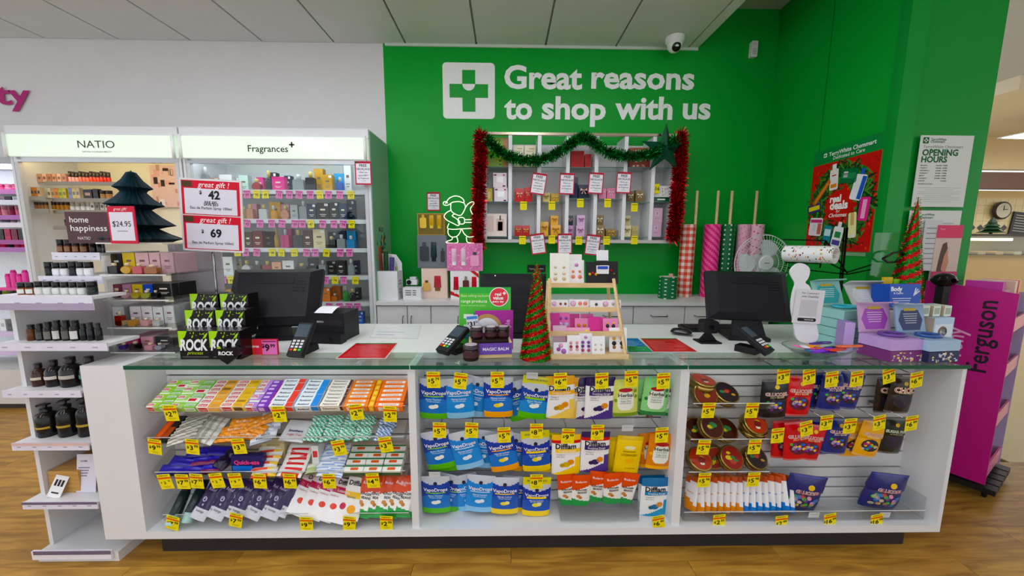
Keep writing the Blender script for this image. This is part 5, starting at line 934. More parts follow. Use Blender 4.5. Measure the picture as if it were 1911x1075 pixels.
for k, (c, h_, lab) in enumerate((('#8a3a1e', .20, 'orange-brown rolled tube standing in the white organiser'), ('#1f4a28', .16, 'dark green rolled tube standing in the white organiser'), ('#5a4a90', .11, 'small purple tube standing in the white organiser'))):
    put('rolled_tube', (MB().lathe([(.018, 0), (.02, h_), (.014, h_), (.013, h_-.03)], c, None, 12).mesh('roll'), 'satin'), T(at(711+10*k, 500, 3.12).x, 3.12, ZBC+hv+.001) @ R('Y', 3*k-3), lab, 'tube')
pb = MB().lathe([(.03, 0), (.032, .01), (.032, .09), (.018, .115), (.012, .13), (.012, .15), (.02, .152), (.022, .175), (.012, .18)], '#cfc49a', None, 14); bput('pump_bottle', (pb.mesh('pump'), 'satin'), 743, 3.2, 'beige pump bottle behind the white organiser', 'bottle', None, .09)
put('bottle_riser', (MB().box((0, 0, .045), (.08, .08, .09), '#dfe0e2').mesh('riser'), 'satin'), T(at(743, 540, 3.2).x, 3.2, ZBC+.0005), 'small white block under the beige pump bottle', 'box')
cbx = MB().box((0, 0, .05), (.15, .09, .10), '#e6e8ea'); [cbx.box((-.03+.05*(i % 2), -.0456, .075-.018*(i//2)), (.05 if i % 2 == 0 else .03, .0008, .006), '#333') for i in range(6)]; bput('card_box', (cbx.mesh('cardbox'), 'paper'), 771, 3.12, 'white carton with printed notes, right of the white organiser', 'box')
hol = MB().box((0, 0, .05), (.09, .06, .045), '#e9ebee'); hol.lathe([(.02, 0), (.02, .012)], '#1a1a1c', T(-.02, -.03, .05) @ R('X', 90), 14); hol.box((.01, 0, .085), (.05, .05, .02), '#dcdee2'); bput('desk_camera', (hol.mesh('cam'), 'plastic'), 770, 3.2, 'small white device with black lens above the notes carton', 'device', None, .085)
# wrapping paper rolls
def roll(w_, h_, colf, n=28, m='satin'):
    mb = MB(); nv = 46; r_ = w_/2; vs = [(r_*math.cos(2*math.pi*i/n), r_*math.sin(2*math.pi*i/n), h_*j/nv) for j in range(nv+1) for i in range(n)]; fs = []; cs = []
    for j in range(nv):
        for i in range(n): k = (i+1) % n; fs.append((j*n+i, j*n+k, j*n+n+k, j*n+n+i)); cs.append(colf(i, j))
    mb.add(vs, fs, cs, None, True); mb.lathe([(r_, h_), (r_*.75, h_), (r_*.75, h_-.05)], '#e0dcd4', None, n, False); return mb
def ck(a, b, c): return lambda i, j: a if (i//2) % 2 == 0 and (j//2) % 2 == 0 else (b if (i//2) % 2 and (j//2) % 2 else c)
WR = [(1277, 25, 419, 549, ck('#f0e6e0', '#d84838', '#e88a7a'), 'red and white gingham', 1289), (1321, 28, 419, 549, lambda i, j: '#e02a7a' if (i+j) % 4 < 2 else '#f06aa8', 'hot pink argyle', 1327), (1350, 22, 419, 530, lambda i, j: '#e6ece0' if i % 4 == 0 and j % 3 == 0 else '#1c6a3e', 'dark green tree-print', 1352), (1379, 21, 419, 530, lambda i, j: '#eab0c8' if (i*3+j) % 7 else '#d890b0', 'pale pink', None), (1401, 26, 419, 530, lambda i, j: '#f0bcd0' if (i+2*j) % 9 else '#c86a90', 'pink patterned', 1397)]
for px, wpx, y0, y1, cf, lab, st in WR:
    Y = 3.3; w_ = bw(px-wpx/2, px+wpx/2, Y); h_ = at(px, y0, Y).z-ZBC
    p_ = [('paper', roll(w_, h_, cf).mesh('wrap'), 'satin')]
    if st: p_.append(('stick', MB().tube([(bw(px, st, Y), 0, h_*.3), (bw(px, st, Y)*1.0, .0, at(st, 356, Y).z-ZBC)], .012, '#d9cfa8', 6).mesh('stick'), 'palewood'))
    bput('wrapping_roll', p_, px, Y, '%s wrapping paper roll standing on the back counter' % lab, 'wrapping paper', 'wrapping paper rolls')
gr = roll(.155, .19, lambda i, j: '#dfe8d8' if i % 3 == 0 and j % 4 < 2 and (i//3+j//4) % 2 else '#1c6a3e', 24); gr.box((.02, 0, .2), (.03, .02, .03), '#e8b8b0'); bput('gift_tin', (gr.mesh('gt'), 'satin'), 1246, 3.2, 'short dark green patterned gift drum left of the wrapping rolls', 'gift drum')
# ================================================================ skincare gondola at the left end
GX0 = -2.055; GX1 = XL-.006; YG = 1.52
go = thing('skincare_stand', 'narrow white tiered skincare stand at left end of the counter', 'display stand', T(-1.9, YG, 0)); ig = T(-1.9, YG, 0).inverted()
def gb(n, p, q, col='#dcdcdf', m='laminate', par=None): return MB().b2(p, q, col, ig).build(n, m, par or go)
gb('side_board', (GX0, 1.545, 0), (GX0+.018, 1.98, at(60, 570, 1.6).z)); gb('back_board', (GX0+.018, 1.90, .05), (GX1, 1.92, at(60, 470, 1.7).z), '#cfcdcb'); gb('base', (GX0, 1.50, 0), (at(222, 1040, 1.5).x, 1.9, .045)); gb('base_strip', (GX0-.01, 1.488, .02), (at(213, 1035, 1.5).x, 1.498, .06), '#e8e6ee', 'gloss'); gb('base_band', (GX0, 1.486, .045), (at(213, 1035, 1.5).x, 1.4875, .062), '#6d6178', 'satin')
SH = {}
def gsh(nm, py, px1, Y, back, deep=.03, px0=None, band=None):
    z = at(60, py, Y).z; x0 = GX0-.02 if px0 is None else at(px0, py, Y).x; x1 = min(at(px1, py, Y).x, GX1) if z < .9 else at(px1, py, Y).x
    s_ = gb('shelf', (x0, Y, z-.012), (x1, back, z), '#e3e2e6'); gb('ticket_strip', (x0, Y-.006, z-deep), (x1, Y-.001, z+.003), '#dfdcea', 'gloss', s_)
    if band: gb('colour_band', (x0, Y-.0075, z-deep if band[1] < 0 else z-.008), (x1, Y-.0062, z-deep*.5 if band[1] < 0 else z+.003), band[0], 'satin', s_)
    n = 5
    for k in range(n): gb('price_dot', (x0+(x1-x0)*(k+.35)/n, Y-.0068, z-deep*.55), (x0+(x1-x0)*(k+.6)/n, Y-.0062, z-deep*.45), '#8a86a0', 'satin', s_)
    SH[nm] = (z, Y)
gsh('s1', 937, 190, 1.50, 1.9, .03, None, ('#6d6178', 1)); gsh('s2', 827, 172, 1.50, 1.9, .03, None, ('#d9b8b4', 1)); gsh('s3', 729, 156, 1.50, 1.9, .028); gsh('s4', 641, 202, 1.50, 1.63, .03); gsh('s5', 553, 174, 1.50, 1.63, .055, None, ('#a89cb4', -1)); gsh('s6', 516, 193, 1.60, 1.9, .03, 74); gsh('s7', 472, 188, 1.68, 1.9, .03, 99)
def gpl(px0, px1, pyt, sh, Y):
    z = SH[sh][0]; a, b = at(px0, 600, Y).x, at(px1, 600, Y).x
    p0_, p1_ = at(px0, pyt, Y), at(px1, pyt, Y); return (p0_.x+p1_.x)/2, abs(p1_.x-p0_.x), p0_.z-z, z
def jar(w_, h_, body, cap, lab, kind='jar'):
    r_ = w_/2; P = []
    if kind == 'jar': b_ = MB().lathe([(r_*.92, 0), (r_, .004), (r_, h_*.52), (r_*.9, h_*.56)], body, None, 16); c_ = MB().lathe([(r_*.96, h_*.56), (r_*1.0, h_*.58), (r_*1.0, h_*.97), (r_*.92, h_)], cap, None, 16)
    elif kind == 'bottle': b_ = MB().lathe([(r_*.92, 0), (r_, .005), (r_, h_*.56), (r_*.8, h_*.68), (r_*.4, h_*.76), (r_*.36, h_*.8)], body, None, 16); c_ = MB().lathe([(r_*.46, h_*.79), (r_*.46, h_*.98), (r_*.4, h_)], cap, None, 14)
    elif kind == 'slim': b_ = MB().lathe([(r_*.92, 0), (r_, .003), (r_, h_*.66), (r_*.8, h_*.72)], body, None, 14); c_ = MB().lathe([(r_*.72, h_*.70), (r_*.72, h_*.98), (r_*.65, h_)], cap, None, 14)
    else:
        b_ = MB().lathe([(r_*.92, 0), (r_, .008), (r_, h_*.60), (r_*.85, h_*.68), (r_*.42, h_*.74), (r_*.4, h_*.77)], body, None, 18)
        c_ = MB().lathe([(r_*.5, h_*.76), (r_*.5, h_*.85), (r_*.16, h_*.86), (r_*.16, h_*.95)], cap, None, 12); c_.tube([(0, 0, h_*.96), (-r_*.35, -r_*.2, h_*.97), (-r_*.65, -r_*.35, h_*.94)], r_*.12, cap, 6); c_.box((0, 0, h_*.97), (r_*.7, r_*.6, h_*.04), cap)
    l_ = MB(); n = 7; z0, z1 = {'jar': (.1, .46), 'bottle': (.3, .42), 'slim': (.1, .5), 'pump': (.28, .34)}[kind]; rr = r_+.0006
    if lab:
        v = [(rr*math.sin(-1.0+2.0*i/n), -rr*math.cos(-1.0+2.0*i/n), z*h_) for z in (z0, z1) for i in range(n+1)]; l_.add(v, [(i, i+1, i+n+2, i+n+1) for i in range(n)], lab)
    P = [(('bottle' if kind != 'jar' else 'jar'), b_.mesh('vessel'), 'gloss'), (('pump' if kind == 'pump' else 'cap'), c_.mesh('cap'), 'gloss')]
    if lab: P.append(('label', l_.mesh('label'), 'paper'))
    return P
GLB = [('s3', 'bottle', [(58, 82, 678), (84, 112, 672), (112, 147, 666), (149, 180, 665)], '#3a2018 #1a1618 #141416 #101a18'.split(), '#1c1412', ['#cfc8b4', '#d5d0c8', '#b9b6b0', '#5a8a78'], 1.56, 'dark bottle with paper label', 'third'),
       ('s2', 'pump', [(67, 100, 753), (105, 136, 745), (141, 170, 741)], ['#14120f']*3, '#121214', ['#b89a4a']*3, 1.57, 'black pump bottle with gold label line', 'second-lowest'),
       ('s4', 'slim', [(49, 64, 606), (66, 79, 604), (81, 96, 601), (97, 112, 598), (114, 129, 598), (130, 147, 598), (148, 160, 604), (161, 173, 602), (176, 187, 603)], ['#5a3010', '#1a1618', '#1a1618', '#1a1618', '#1a1618', '#1a1618', '#16161a', '#16161a', '#16161a'], '#121214', [None, '#555', '#77736e', '#cfcac8', '#66625e', '#d8d4d2', None, None, None], 1.55, 'slim dark bottle', 'fourth'),
       ('s5', 'jar', [(33, 48, 527), (49, 64, 527), (65, 80, 525), (81, 96, 525), (98, 112, 526), (114, 128, 526), (130, 144, 526), (145, 160, 526), (162, 178, 525)], ['#8a4a18', '#8a4a18']+['#c9cbc8']*6+['#1a2420'], '#141416', ['#d8d8d4']*8+[None], 1.55, 'black-lidded white jar', 'fifth'),
       ('s6', 'jar', [(83, 96, 489), (98, 112, 490), (113, 127, 490), (128, 142, 488), (143, 156, 489), (157, 171, 489)], ['#18181a', '#d0d0d4', '#d0d0d4', '#18181a', '#d0d0d4', '#d0d0d4'], '#141416', [None, '#e2e2e6', '#e2e2e6', None, '#e2e2e6', '#e2e2e6'], 1.64, 'black-lidded jar', 'sixth'),
       ('s7', 'jar', [(106, 118, 447), (120, 132, 447), (135, 147, 447), (150, 164, 447), (166, 178, 446), (180, 192, 446)], ['#4a2410']*4+['#1a1618']*2, '#141416', ['#8a6a50']*4+[None]*2, 1.72, 'amber black-lidded jar', 'top')]
for sh, kd, L, bc_, cc, lb, Y, nm, sn_ in GLB:
    for i, (a, b, pyt) in enumerate(L):
        x, w_, h_, z = gpl(a, b, pyt, sh, Y)
        put('skincare_'+('jar' if kd == 'jar' else 'bottle'), jar(w_*.96, h_, bc_[i], cc, lb[i], kd), T(x, Y, z+.0005), '%s, %s from left on %s tier of skincare stand' % (nm, ORD[i], sn_), 'skincare '+('jar' if kd == 'jar' else 'bottle'), 'dark skincare vessels on the stand')
x, w_, h_, z = gpl(88, 145, 880, 's1', 1.56); x = max(x, GX0+.022+w_/2); put('wooden_box', (MB().box((0, 0, h_/2), (w_, .16, h_), '#b98').mesh('wb'), 'boxwood'), T(x, 1.64, z+.0005), 'pale wooden box on second-lowest shelf of skincare stand', 'box')
x, w_, h_, z = gpl(150, 178, 862, 's1', 1.66); x = min(x, GX1-.04); kb_ = MB().box((0, 0, h_/2), (w_*.7, .16, h_), '#5a3a28'); put('brown_carton', (kb_.mesh('bc'), 'boxwood'), T(x, 1.82, z+.0005), 'taller brown wooden carton behind a lilac leaflet', 'box')
lf = MB().box((0, 0, .085), (.085, .002, .17), '#dedbe8'); lf.text('HOME', -.01, -.0015, .14, w=.03, col='#555', bold=.01); [lf.box((-.01, -.0013, .11-.012*i), (.05-.008*i, .0006, .005), '#8a86a0') for i in range(4)]
put('leaflet', (lf.mesh('leaf'), 'paper'), T(at(158, 900, 1.56).x, 1.56, SH['s1'][0]+.001) @ R('X', -8), 'upright lilac and white leaflet on skincare stand', 'leaflet')
cdm = MB().box((0, 0, .045), (.055, .0015, .09), '#efedf0'); [cdm.box((-.014+.014*i, -.0012, .06), (.009, .0006, .026), '#2a2226') for i in range(3)]; cdm.box((0, -.0012, .02), (.03, .0006, .006), '#333')
put('tester_card', (cdm.mesh('tc'), 'paper'), T(at(97, 937, 1.52).x, 1.525, SH['s1'][0]+.001) @ R('Y', 12) @ R('X', -22), 'small white swing card with three dark bottles printed, lower shelf', 'card')
# home happiness sign and $24.95 card on the top tier
sg = MB().box((0, 0, 0), (.205, .004, .135), '#4a2e34'); sg.text('home', -.085, -.0025, .035, h=.026, col='#f2eeee', bold=.005, al='l'); sg.text('happiness', -.085, -.0025, -.001, h=.026, w=.155, col='#f2eeee', bold=.005, al='l'); sg.text('NATIO', -.06, -.0025, -.045, h=.013, col='#e0d8d8', al='l')
tag(sg.build('brand_sign', 'satin', None, T(*at(170, 425, 1.66))), 'dark maroon sign reading home happiness above the skincare jars', 'sign')
sg = MB().rbox((0, 0, 0), (.125, .004, .155), .004, '#c8344a'); sg.box((0, -.0024, -.006), (.108, .001, .118), '#dfdce8'); sg.text('$24.95', 0, -.0035, .005, w=.085, col='#1a1a20', bold=0); sg.text('great gift!', 0, -.0028, .066, w=.06, col='#f8e8e8', slant=.2); sg.box((0, -.0032, -.025), (.05, .0004, .002), '#555')
tag(sg.build('price_sign', 'paper', None, T(*at(229, 420, 1.60)) @ R('Z', -6)), 'red-framed $24.95 price card beside the black paper tree', 'price sign')
# ---------------------------------------------------------------- clear perfume stand on the counter end
AX0 = at(199, 600, 1.64).x; AX1 = at(326, 650, 1.64).x
st = thing('perfume_stand', 'clear acrylic four-tier perfume stand on the left counter end', 'display stand', T((AX0+AX1)/2, 1.64, ZT)); ia = T((AX0+AX1)/2, 1.64, ZT).inverted()
TZ = [at(260, py, 1.64).z for py in (512, 559, 611, 661)]; TZ[3] = ZT+.012; ztop = at(260, 453, 1.64).z
for k, z in enumerate([ztop]+TZ):
    s_ = MB().b2((AX0, 1.64, z-.006), (AX1, 1.98, z), '#fff', ia).build('clear_shelf', 'acrylic', st); MB().b2((AX0, 1.6385, z-.006), (AX1, 1.6398, z), '#cfd0cc', ia).build('shelf_edge', 'gloss', s_)
MB().b2((AX1-.006, 1.66, ZT+.013), (AX1-.001, 1.70, ztop-.007), '#fff', ia).build('clear_post', 'acrylic', st); MB().b2((AX0+.001, 1.66, ZT+.013), (AX0+.006, 1.98, ztop-.007), '#fff', ia).build('side_sheet', 'acrylic', st); MB().b2((AX0+.006, 1.974, ZT+.013), (AX1-.006, 1.98, ztop-.007), '#c9c2c8', ia).build('back_sheet', 'satin', st)
PS = [(0, [(205, 226, 474, '#1d1a1c', 'black'), (227, 250, 472, '#e0c020', 'yellow'), (251, 276, 472, '#e0b8bc', 'pale pink'), (277, 297, 472, '#d9b4b8', 'rose'), (298, 322, 472, '#c9a8b0', 'mauve')], [(203, 222, 491, '#1a1618', 'black'), (227, 247, 491, '#e0b820', 'yellow'), (249, 268, 492, '#d86a74', 'coral'), (271, 296, 494, '#b87a48', 'amber')]),
      (1, [(210, 226, 531, '#9a2a44', 'maroon'), (227, 244, 531, '#d89cc0', 'pink'), (245, 265, 531, '#e0c41c', 'yellow'), (266, 284, 531, '#1c48b8', 'blue'), (285, 322, 529, '#1a1818', 'wide black')], [(196, 212, 538, '#4a1c20', 'dark red'), (228, 243, 541, '#d8b0b8', 'clear pink'), (246, 263, 542, '#c8b448', 'yellow'), (265, 282, 542, '#b0b050', 'olive'), (284, 296, 542, '#141214', 'black')]),
      (2, [(209, 231, 573, '#e4e2e6', 'white heart-top'), (241, 262, 572, '#e0dde2', 'white'), (263, 283, 572, '#e2dfe4', 'second white'), (284, 303, 573, '#dedfe2', 'third white'), (304, 324, 571, '#d4d6d8', 'grey-white')], [(195, 209, 581, '#a02a20', 'red'), (212, 228, 594, '#d8c898', 'pale gold'), (241, 256, 592, '#d8a858', 'amber'), (265, 280, 593, '#e0b0b0', 'pink'), (287, 301, 594, '#d0d4d0', 'clear')]),
      (3, [(200, 217, 638, '#b8c4bc', 'patterned grey-green'), (233, 258, 630, '#c83a78', 'magenta'), (262, 286, 629, '#e0a4b4', 'pink'), (289, 322, 628, '#2a2a2e', 'black')], [(218, 232, 640, '#5a3a98', 'violet'), (243, 261, 637, '#241418', 'black'), (272, 288, 643, '#e0a8b4', 'pink'), (291, 305, 643, '#a8a8b4', 'silver')])]
TN_ = ['top', 'second', 'third', 'lowest']
for lv, bx_, bt_ in PS:
    z = TZ[lv]
    for a, b, pyt, c, cn in bx_:
        p0_, p1_ = at(a, pyt, 1.72), at(b, pyt, 1.72); w_ = p1_.x-p0_.x; h_ = min(p0_.z-z, (([ztop]+TZ)[lv]-z)-.012)
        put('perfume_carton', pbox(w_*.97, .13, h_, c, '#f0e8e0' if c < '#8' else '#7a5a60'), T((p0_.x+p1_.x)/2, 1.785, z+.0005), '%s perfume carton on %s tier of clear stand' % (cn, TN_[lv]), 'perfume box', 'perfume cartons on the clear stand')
    for a, b, pyt, c, cn in bt_:
        p0_, p1_ = at(a, pyt, 1.68), at(b, pyt, 1.68); w_ = p1_.x-p0_.x
        put('perfume_bottle', bottle(w_*.92, max(p0_.z-z, .03), c, '#e0d0b0', random.choice(['rect', 'round', 'rect']), .022, 'liquid', None), T(max((p0_.x+p1_.x)/2, AX0+.02), 1.68, z+.0005), '%s perfume bottle on %s tier of clear stand' % (cn, TN_[lv]), 'perfume bottle', 'perfume bottles on the clear stand')
# black honeycomb paper tree on top of the stand
tp = at(254, 318, 1.80); bz = ztop+.001; H_ = tp.z-bz; xh = at(254, 400, 1.80).x; u_ = lambda px: (at(px, 420, 1.80).x-xh)
pr_ = [(0, 1.0), (.018, .97), (.07, .76), (.045, .70), (.105, .52), (.055, .46), (.14, .24), (.075, .19), (.165, .045), (.12, .0)]
mb = MB(); n = 22; prof = []
for i in range(len(pr_)-1):
    for t in (0, .5): prof.append((pr_[i][0]+(pr_[i+1][0]-pr_[i][0])*t-(.006 if t else 0), pr_[i][1]+(pr_[i+1][1]-pr_[i][1])*t))
prof.append(pr_[-1]); vs_ = []
for r_, z in prof:
    for k in range(2*n): q = max(r_, .001)*(1.0 if k % 2 == 0 else .72); a = math.pi*k/n; vs_.append((q*math.cos(a), q*math.sin(a), z*H_))
m_ = 2*n; mb.add(vs_, [(j*m_+k, j*m_+m_+k, j*m_+m_+(k+1) % m_, j*m_+(k+1) % m_) for j in range(len(prof)-1) for k in range(m_)], ['#0e2228' if k % 2 else '#12303a' for j in range(len(prof)-1) for k in range(m_)])
tag(mb.build('paper_tree', 'satin', None, T(xh, 1.80, bz)), 'black-green honeycomb paper christmas tree on top of clear perfume stand', 'christmas tree')
# ---------------------------------------------------------------- great gift price sign on a pole
sg = thing('price_sign_stand', 'red-framed great gift sign with $42 and $69 cards on a pole', 'price sign', T(at(408, 590, 1.86).x, 1.86, ZT+.0005))
isg = T(at(408, 590, 1.86).x, 1.86, ZT+.0005).inverted()
MB().box((0, 0, .006), (.10, .10, .012), '#3a3a3e').build('foot', 'metal', sg); c0 = at(399, 403, 1.86); MB().tube([(0, 0, .012), (0, .004, c0.z-ZT-.09)], .006, '#9a9a9e', 8).build('pole', 'metal', sg)
w_ = at(456, 403, 1.86).x-at(344, 403, 1.86).x; h_ = at(399, 337, 1.86).z-at(399, 469, 1.86).z; Ms = isg @ T(*c0) @ R('Y', 2.5) @ T(0, -.012, 0)
MB().rbox((0, .003, 0), (w_*1.02, .006, h_*1.02), .008, '#d8d6da', Ms).build('frame', 'gloss', sg)
for k, (zc, big, l2) in enumerate(((h_*.245, '42', True), (-h_*.245, '69', False))):
    cdm = MB().box((0, -.0008, zc), (w_*.95, .0012, h_*.475), '#c8283c', Ms); cdm.box((0, -.0016, zc-h_*.05), (w_*.86, .0008, h_*.355), '#dcdae6', Ms); cdm.box((-w_*.38, -.0017, zc+h_*.185), (w_*.16, .0006, h_*.08), '#4a3a24', Ms)
    cdm.text('great gift !', w_*.06, -.0022, zc+h_*.185, w=w_*.5, col='#fbeef0', bold=.005, M=Ms, slant=.25); cdm.text(big, w_*.06, -.0026, zc+h_*(.045 if l2 else .0), h=h_*.115, col='#16161e', bold=.035, M=Ms); cdm.text('$', -w_*.16, -.0026, zc+h_*(.075 if l2 else .02), h=h_*.05, col='#16161e', bold=.03, M=Ms)
    if l2: cdm.text('RRP $95', 0, -.0026, zc-h_*.06, w=w_*.2, col='#222', bold=.02, M=Ms); cdm.text('SAVE $53', 0, -.0026, zc-h_*.09, w=w_*.24, col='#222', bold=.02, M=Ms)
    cdm.text('Eau de Parfum Spray 100ml', 0, -.0026, zc-h_*.14, w=w_*.68, col='#222', bold=.01, M=Ms)
    cdm.build('price_card', 'paper', sg)
# ---------------------------------------------------------------- ROCK perfume boxes on a clear riser
def rock(w_, h_, d_, full):
    mb = MB().box((0, 0, h_/2), (w_, d_, h_), '#141013', top='#241c20'); y = -d_/2-.0008; rn = random.Random(2)
    mb.add([(-w_*.5, y, h_), (-w_*.2, y, h_), (-w_*.28, y, h_*.8), (-w_*.36, y, h_*.72), (-w_*.34, y, h_*.5), (-w_*.5, y, h_*.42)], [(5, 4, 3, 2, 1, 0)], '#a8d820')
    for k in range(14): mb.box((rn.uniform(-.4, .42)*w_, y-.0003, h_*rn.uniform(.68, .96)), (rn.uniform(.01, .05)*w_, .0005, rn.uniform(.01, .05)*h_), '#a8d820')
    mb.add([(w_*.28, y, h_*.72), (w_*.4, y, h_*.78), (w_*.48, y, h_*.96), (w_*.36, y, h_*.86)], [(0, 1, 2, 3)], '#a8d820')
    mb.text('ROCK', 0, y-.001, h_*(.52 if full else .5), h=h_*.38, w=w_*.9, col='#eceef0', bold=.04, slant=.12)
    if full: mb.text('princess', w_*.02, y-.001, h_*.24, w=w_*.5, col='#b8d83a', slant=.3); mb.box((0, y, h_*.09), (w_*.84, .0005, h_*.008), '#aaa')
    return (mb.mesh('rock_box'), 'gloss')
wk = at(395, 640, 1.56).x-at(336, 640, 1.56).x; hk = .125
rk = thing('clear_riser', 'clear stepped riser under the black perfume boxes', 'riser', T(at(395, 660, 1.7).x, 1.7, ZT))
ZR = [ZT+.003, ZT+.075, ZT+.135]
for k in (1, 2): MB().b2((-.16, -.045+.095*(k-1), .001), (.16, .04+.095*(k-1), ZR[k]-ZT-.001), '#fff').build('clear_step', 'acrylic', rk)
for px, py, Y, z, f_, lab in ((365, 672, 1.60, 0, 1, 'front row left'), (422, 670, 1.60, 0, 1, 'front row right'), (373, 600, 1.695, 1, 0, 'middle row left'), (430, 600, 1.695, 1, 0, 'middle row right'), (381, 570, 1.79, 2, 0, 'back row left'), (437, 570, 1.79, 2, 0, 'back row right')):
    put('perfume_gift_box', rock(wk*.97, hk, .075, f_), T(at(px, py, Y-.04).x, Y, ZR[z]), 'black and lime perfume box lettered ROCK, '+lab, 'perfume box', 'black and lime perfume boxes')
n = 18; hb_ = MB().prism([(.03*math.sin(a*6.283/n)**3*1.5, .03*(math.cos(a*6.283/n)-.35*math.cos(2*a*6.283/n)-.15*math.cos(3*a*6.283/n))) for a in range(n)], -.008, .008, '#141013'); hb_.text('ROCK', 0, -.0092, .004, w=.05, col='#eceef0', bold=.04); hb_.add([(-.03, -.009, .02), (-.014, -.009, .02), (-.02, -.009, .03)], [(0, 1, 2)], '#a8d820')
tag(hb_.build('perfume_bottle', 'gloss', None, T(at(425, 655, 1.545).x, 1.545, ZT+.034) @ Matrix.Scale(1.25, 4)), 'black heart-shaped perfume bottle lettered ROCK in front of boxes', 'perfume bottle')
# inspires price card
w_ = .155; cdm = MB().box((0, 0, .035), (w_, .012, .07), '#d83a4a'); cdm.box((-.052, -.0064, .035), (.05, .0008, .07), '#e8502a'); cdm.box((.044, -.0064, .035), (.066, .0008, .066), '#e078b8'); cdm.text('Inspires', -.03, -.0075, .04, w=.055, col='#fff', bold=.02); cdm.text('9', .034, -.0075, .034, h=.03, col='#20101c', bold=.04); cdm.text('$', .016, -.0075, .042, h=.018, col='#20101c', bold=.03); cdm.text('99', .058, -.0075, .042, h=.016, col='#20101c', bold=.03); cdm.box((.044, -.0072, .062), (.06, .0006, .006), '#8a2a6a')
tag(cdm.build('promo_box', 'satin', None, T(at(487, 655, 1.64).x, 1.64, ZT+.001)), 'red and pink box lettered Inspires with $9.99 ticket', 'box')
# ================================================================ tills and counter-top things
BK = '#1b1b20'
def till(label, px, py, Y, yaw, w_, h_, tilt, zip_=False):
    M = T(at(px, py, Y).x, Y, ZT+.0005) @ R('Z', yaw); t = thing('till_monitor', label, 'till', M, 'till monitors on the counter')
    zc = at(px, py, Y).z-ZT
    Mt = T(0, 0, zc) @ R('X', tilt)         # back of the screen faces the shopper
    mb = MB(); a, b = w_/2, h_/2; d1, d2, d3 = -.055, -.01, .02; k = .78
    ring = lambda s_, y, dz=0: [(-a*s_, y, -b*s_+dz), (a*s_, y, -b*s_+dz), (a*s_, y, b*s_+dz), (-a*s_, y, b*s_+dz)]
    vs = ring(k, d1)+ring(1, d2)+ring(1, d3); fs = [(0, 1, 2, 3)]+[(o+i, o+4+i, o+4+(i+1) % 4, o+(i+1) % 4) for o in (0, 4) for i in range(4)]+[(11, 10, 9, 8)]
    mb.add(vs, [f if i == 0 or i == len(fs)-1 else f[::-1] for i, f in enumerate(fs)], BK, Mt); sh = mb.build('screen_shell', 'plastic', t)
    MB().rbox((0, d1-.001, b*.5), (w_*.45, .003, h_*.13), .008, '#15151a', Mt).build('rear_cover', 'plastic', sh)
    vm = MB()
    for i in range(6):
        for j in range(4): vm.box((a*(.44+.05*i), d1-.001, b*(.12+.11*j)), (.005, .002, .005), '#050507', Mt)
    vo = vm.build('vents', 'plastic', sh); vo['kind'] = 'stuff'
    MB().b2((-a*.94, d3+.0005, -b*.92), (a*.94, d3+.002, b*.92), '#20242c', Mt).build('screen', 'gloss', sh)
    # swept foot
    sm = MB(); zz = [(.0, -.085, .085), (.02, -.08, .083), (.08, -.06, .07), (.15, -.035, .055), (zc*.86, -.03, .045)]
    v = []
    for z, y, hw in zz: v += [(-hw, y, z), (hw, y, z), (hw, y+.035, z), (-hw, y+.035, z)]
    sm.add(v, [(o+i, o+(i+1) % 4, o+4+(i+1) % 4, o+4+i) for o in range(0, 16, 4) for i in range(4)]+[(3, 2, 1, 0), (16, 17, 18, 19)], '#1d1d22'); sm.build('stand', 'plastic', t)
    MB().rbox((0, .02, 0), (.2, .22, .02), .004, BK).build('base_plate', 'plastic', t, T(0, 0, .0105))
    if zip_:
        zm = MB().text('zip', -a*.55, d2+.0, 0, h=.03, col='#f0f0f4', bold=.03, M=Mt @ T(0, -.02, b*.87)); zm.box((-a*.55, -.014, b*.78), (.09, .002, .012), '#7a6ad8', Mt); zm.box((-a*.55, -.016, b*.9), (.005, .002, .005), '#7a6ad8', Mt); zm.build('sticker', 'satin', t)
    return t
till('black till monitor seen from behind beside the receipt printer', 517, 555, 1.95, 8, .44, .31, -26)
till('black till monitor with zip sticker behind the red-green cone tree', 958, 572, 2.0, 0, .36, .36, -12, True)
till('black till monitor seen from behind in front of the desk fan', 1392, 552, 1.95, -12, .40, .27, -24)
# receipt printer
M = T(at(620, 635, 1.93).x, 1.93, ZT+.0005) @ R('Z', -6); pr = thing('receipt_printer', 'black receipt printer with curling white paper beside left till', 'printer', M)
MB().prism([(-.105, .0), (.105, .0), (.105, .145), (-.105, .145)], -.06, .09, '#202025').build('body', 'plastic', pr); MB().prism([(-.115, 0), (.115, 0), (.115, .045), (-.115, .045)], -.115, -.061, '#1a1a1e').build('front_tray', 'plastic', pr); MB().box((0, -.061, .095), (.2, .003, .03), '#2a2a30').build('front_panel', 'gloss', pr)
MB().box((-.01, -.0632, .10), (.001, .001, .001), '#999').text('EPSON', -.02, -.0635, .10, w=.035, col='#c8c8d0', bold=.02).build('lettering', 'satin', pr); MB().box((.06, -.1155, .022), (.014, .002, .014), '#0a0a0c').build('button', 'gloss', pr)
pa = MB(); v = []
for i in range(7): t = i/6; v += [(-.045, -.07+.12*t, .1465+.022*math.sin(t*2.6)), (.05, -.07+.12*t, .1465+.022*math.sin(t*2.6))]
pa.add(v, [(2*i, 2*i+1, 2*i+3, 2*i+2) for i in range(6)], '#eceef2'); pa.build('receipt', 'paper', pr)
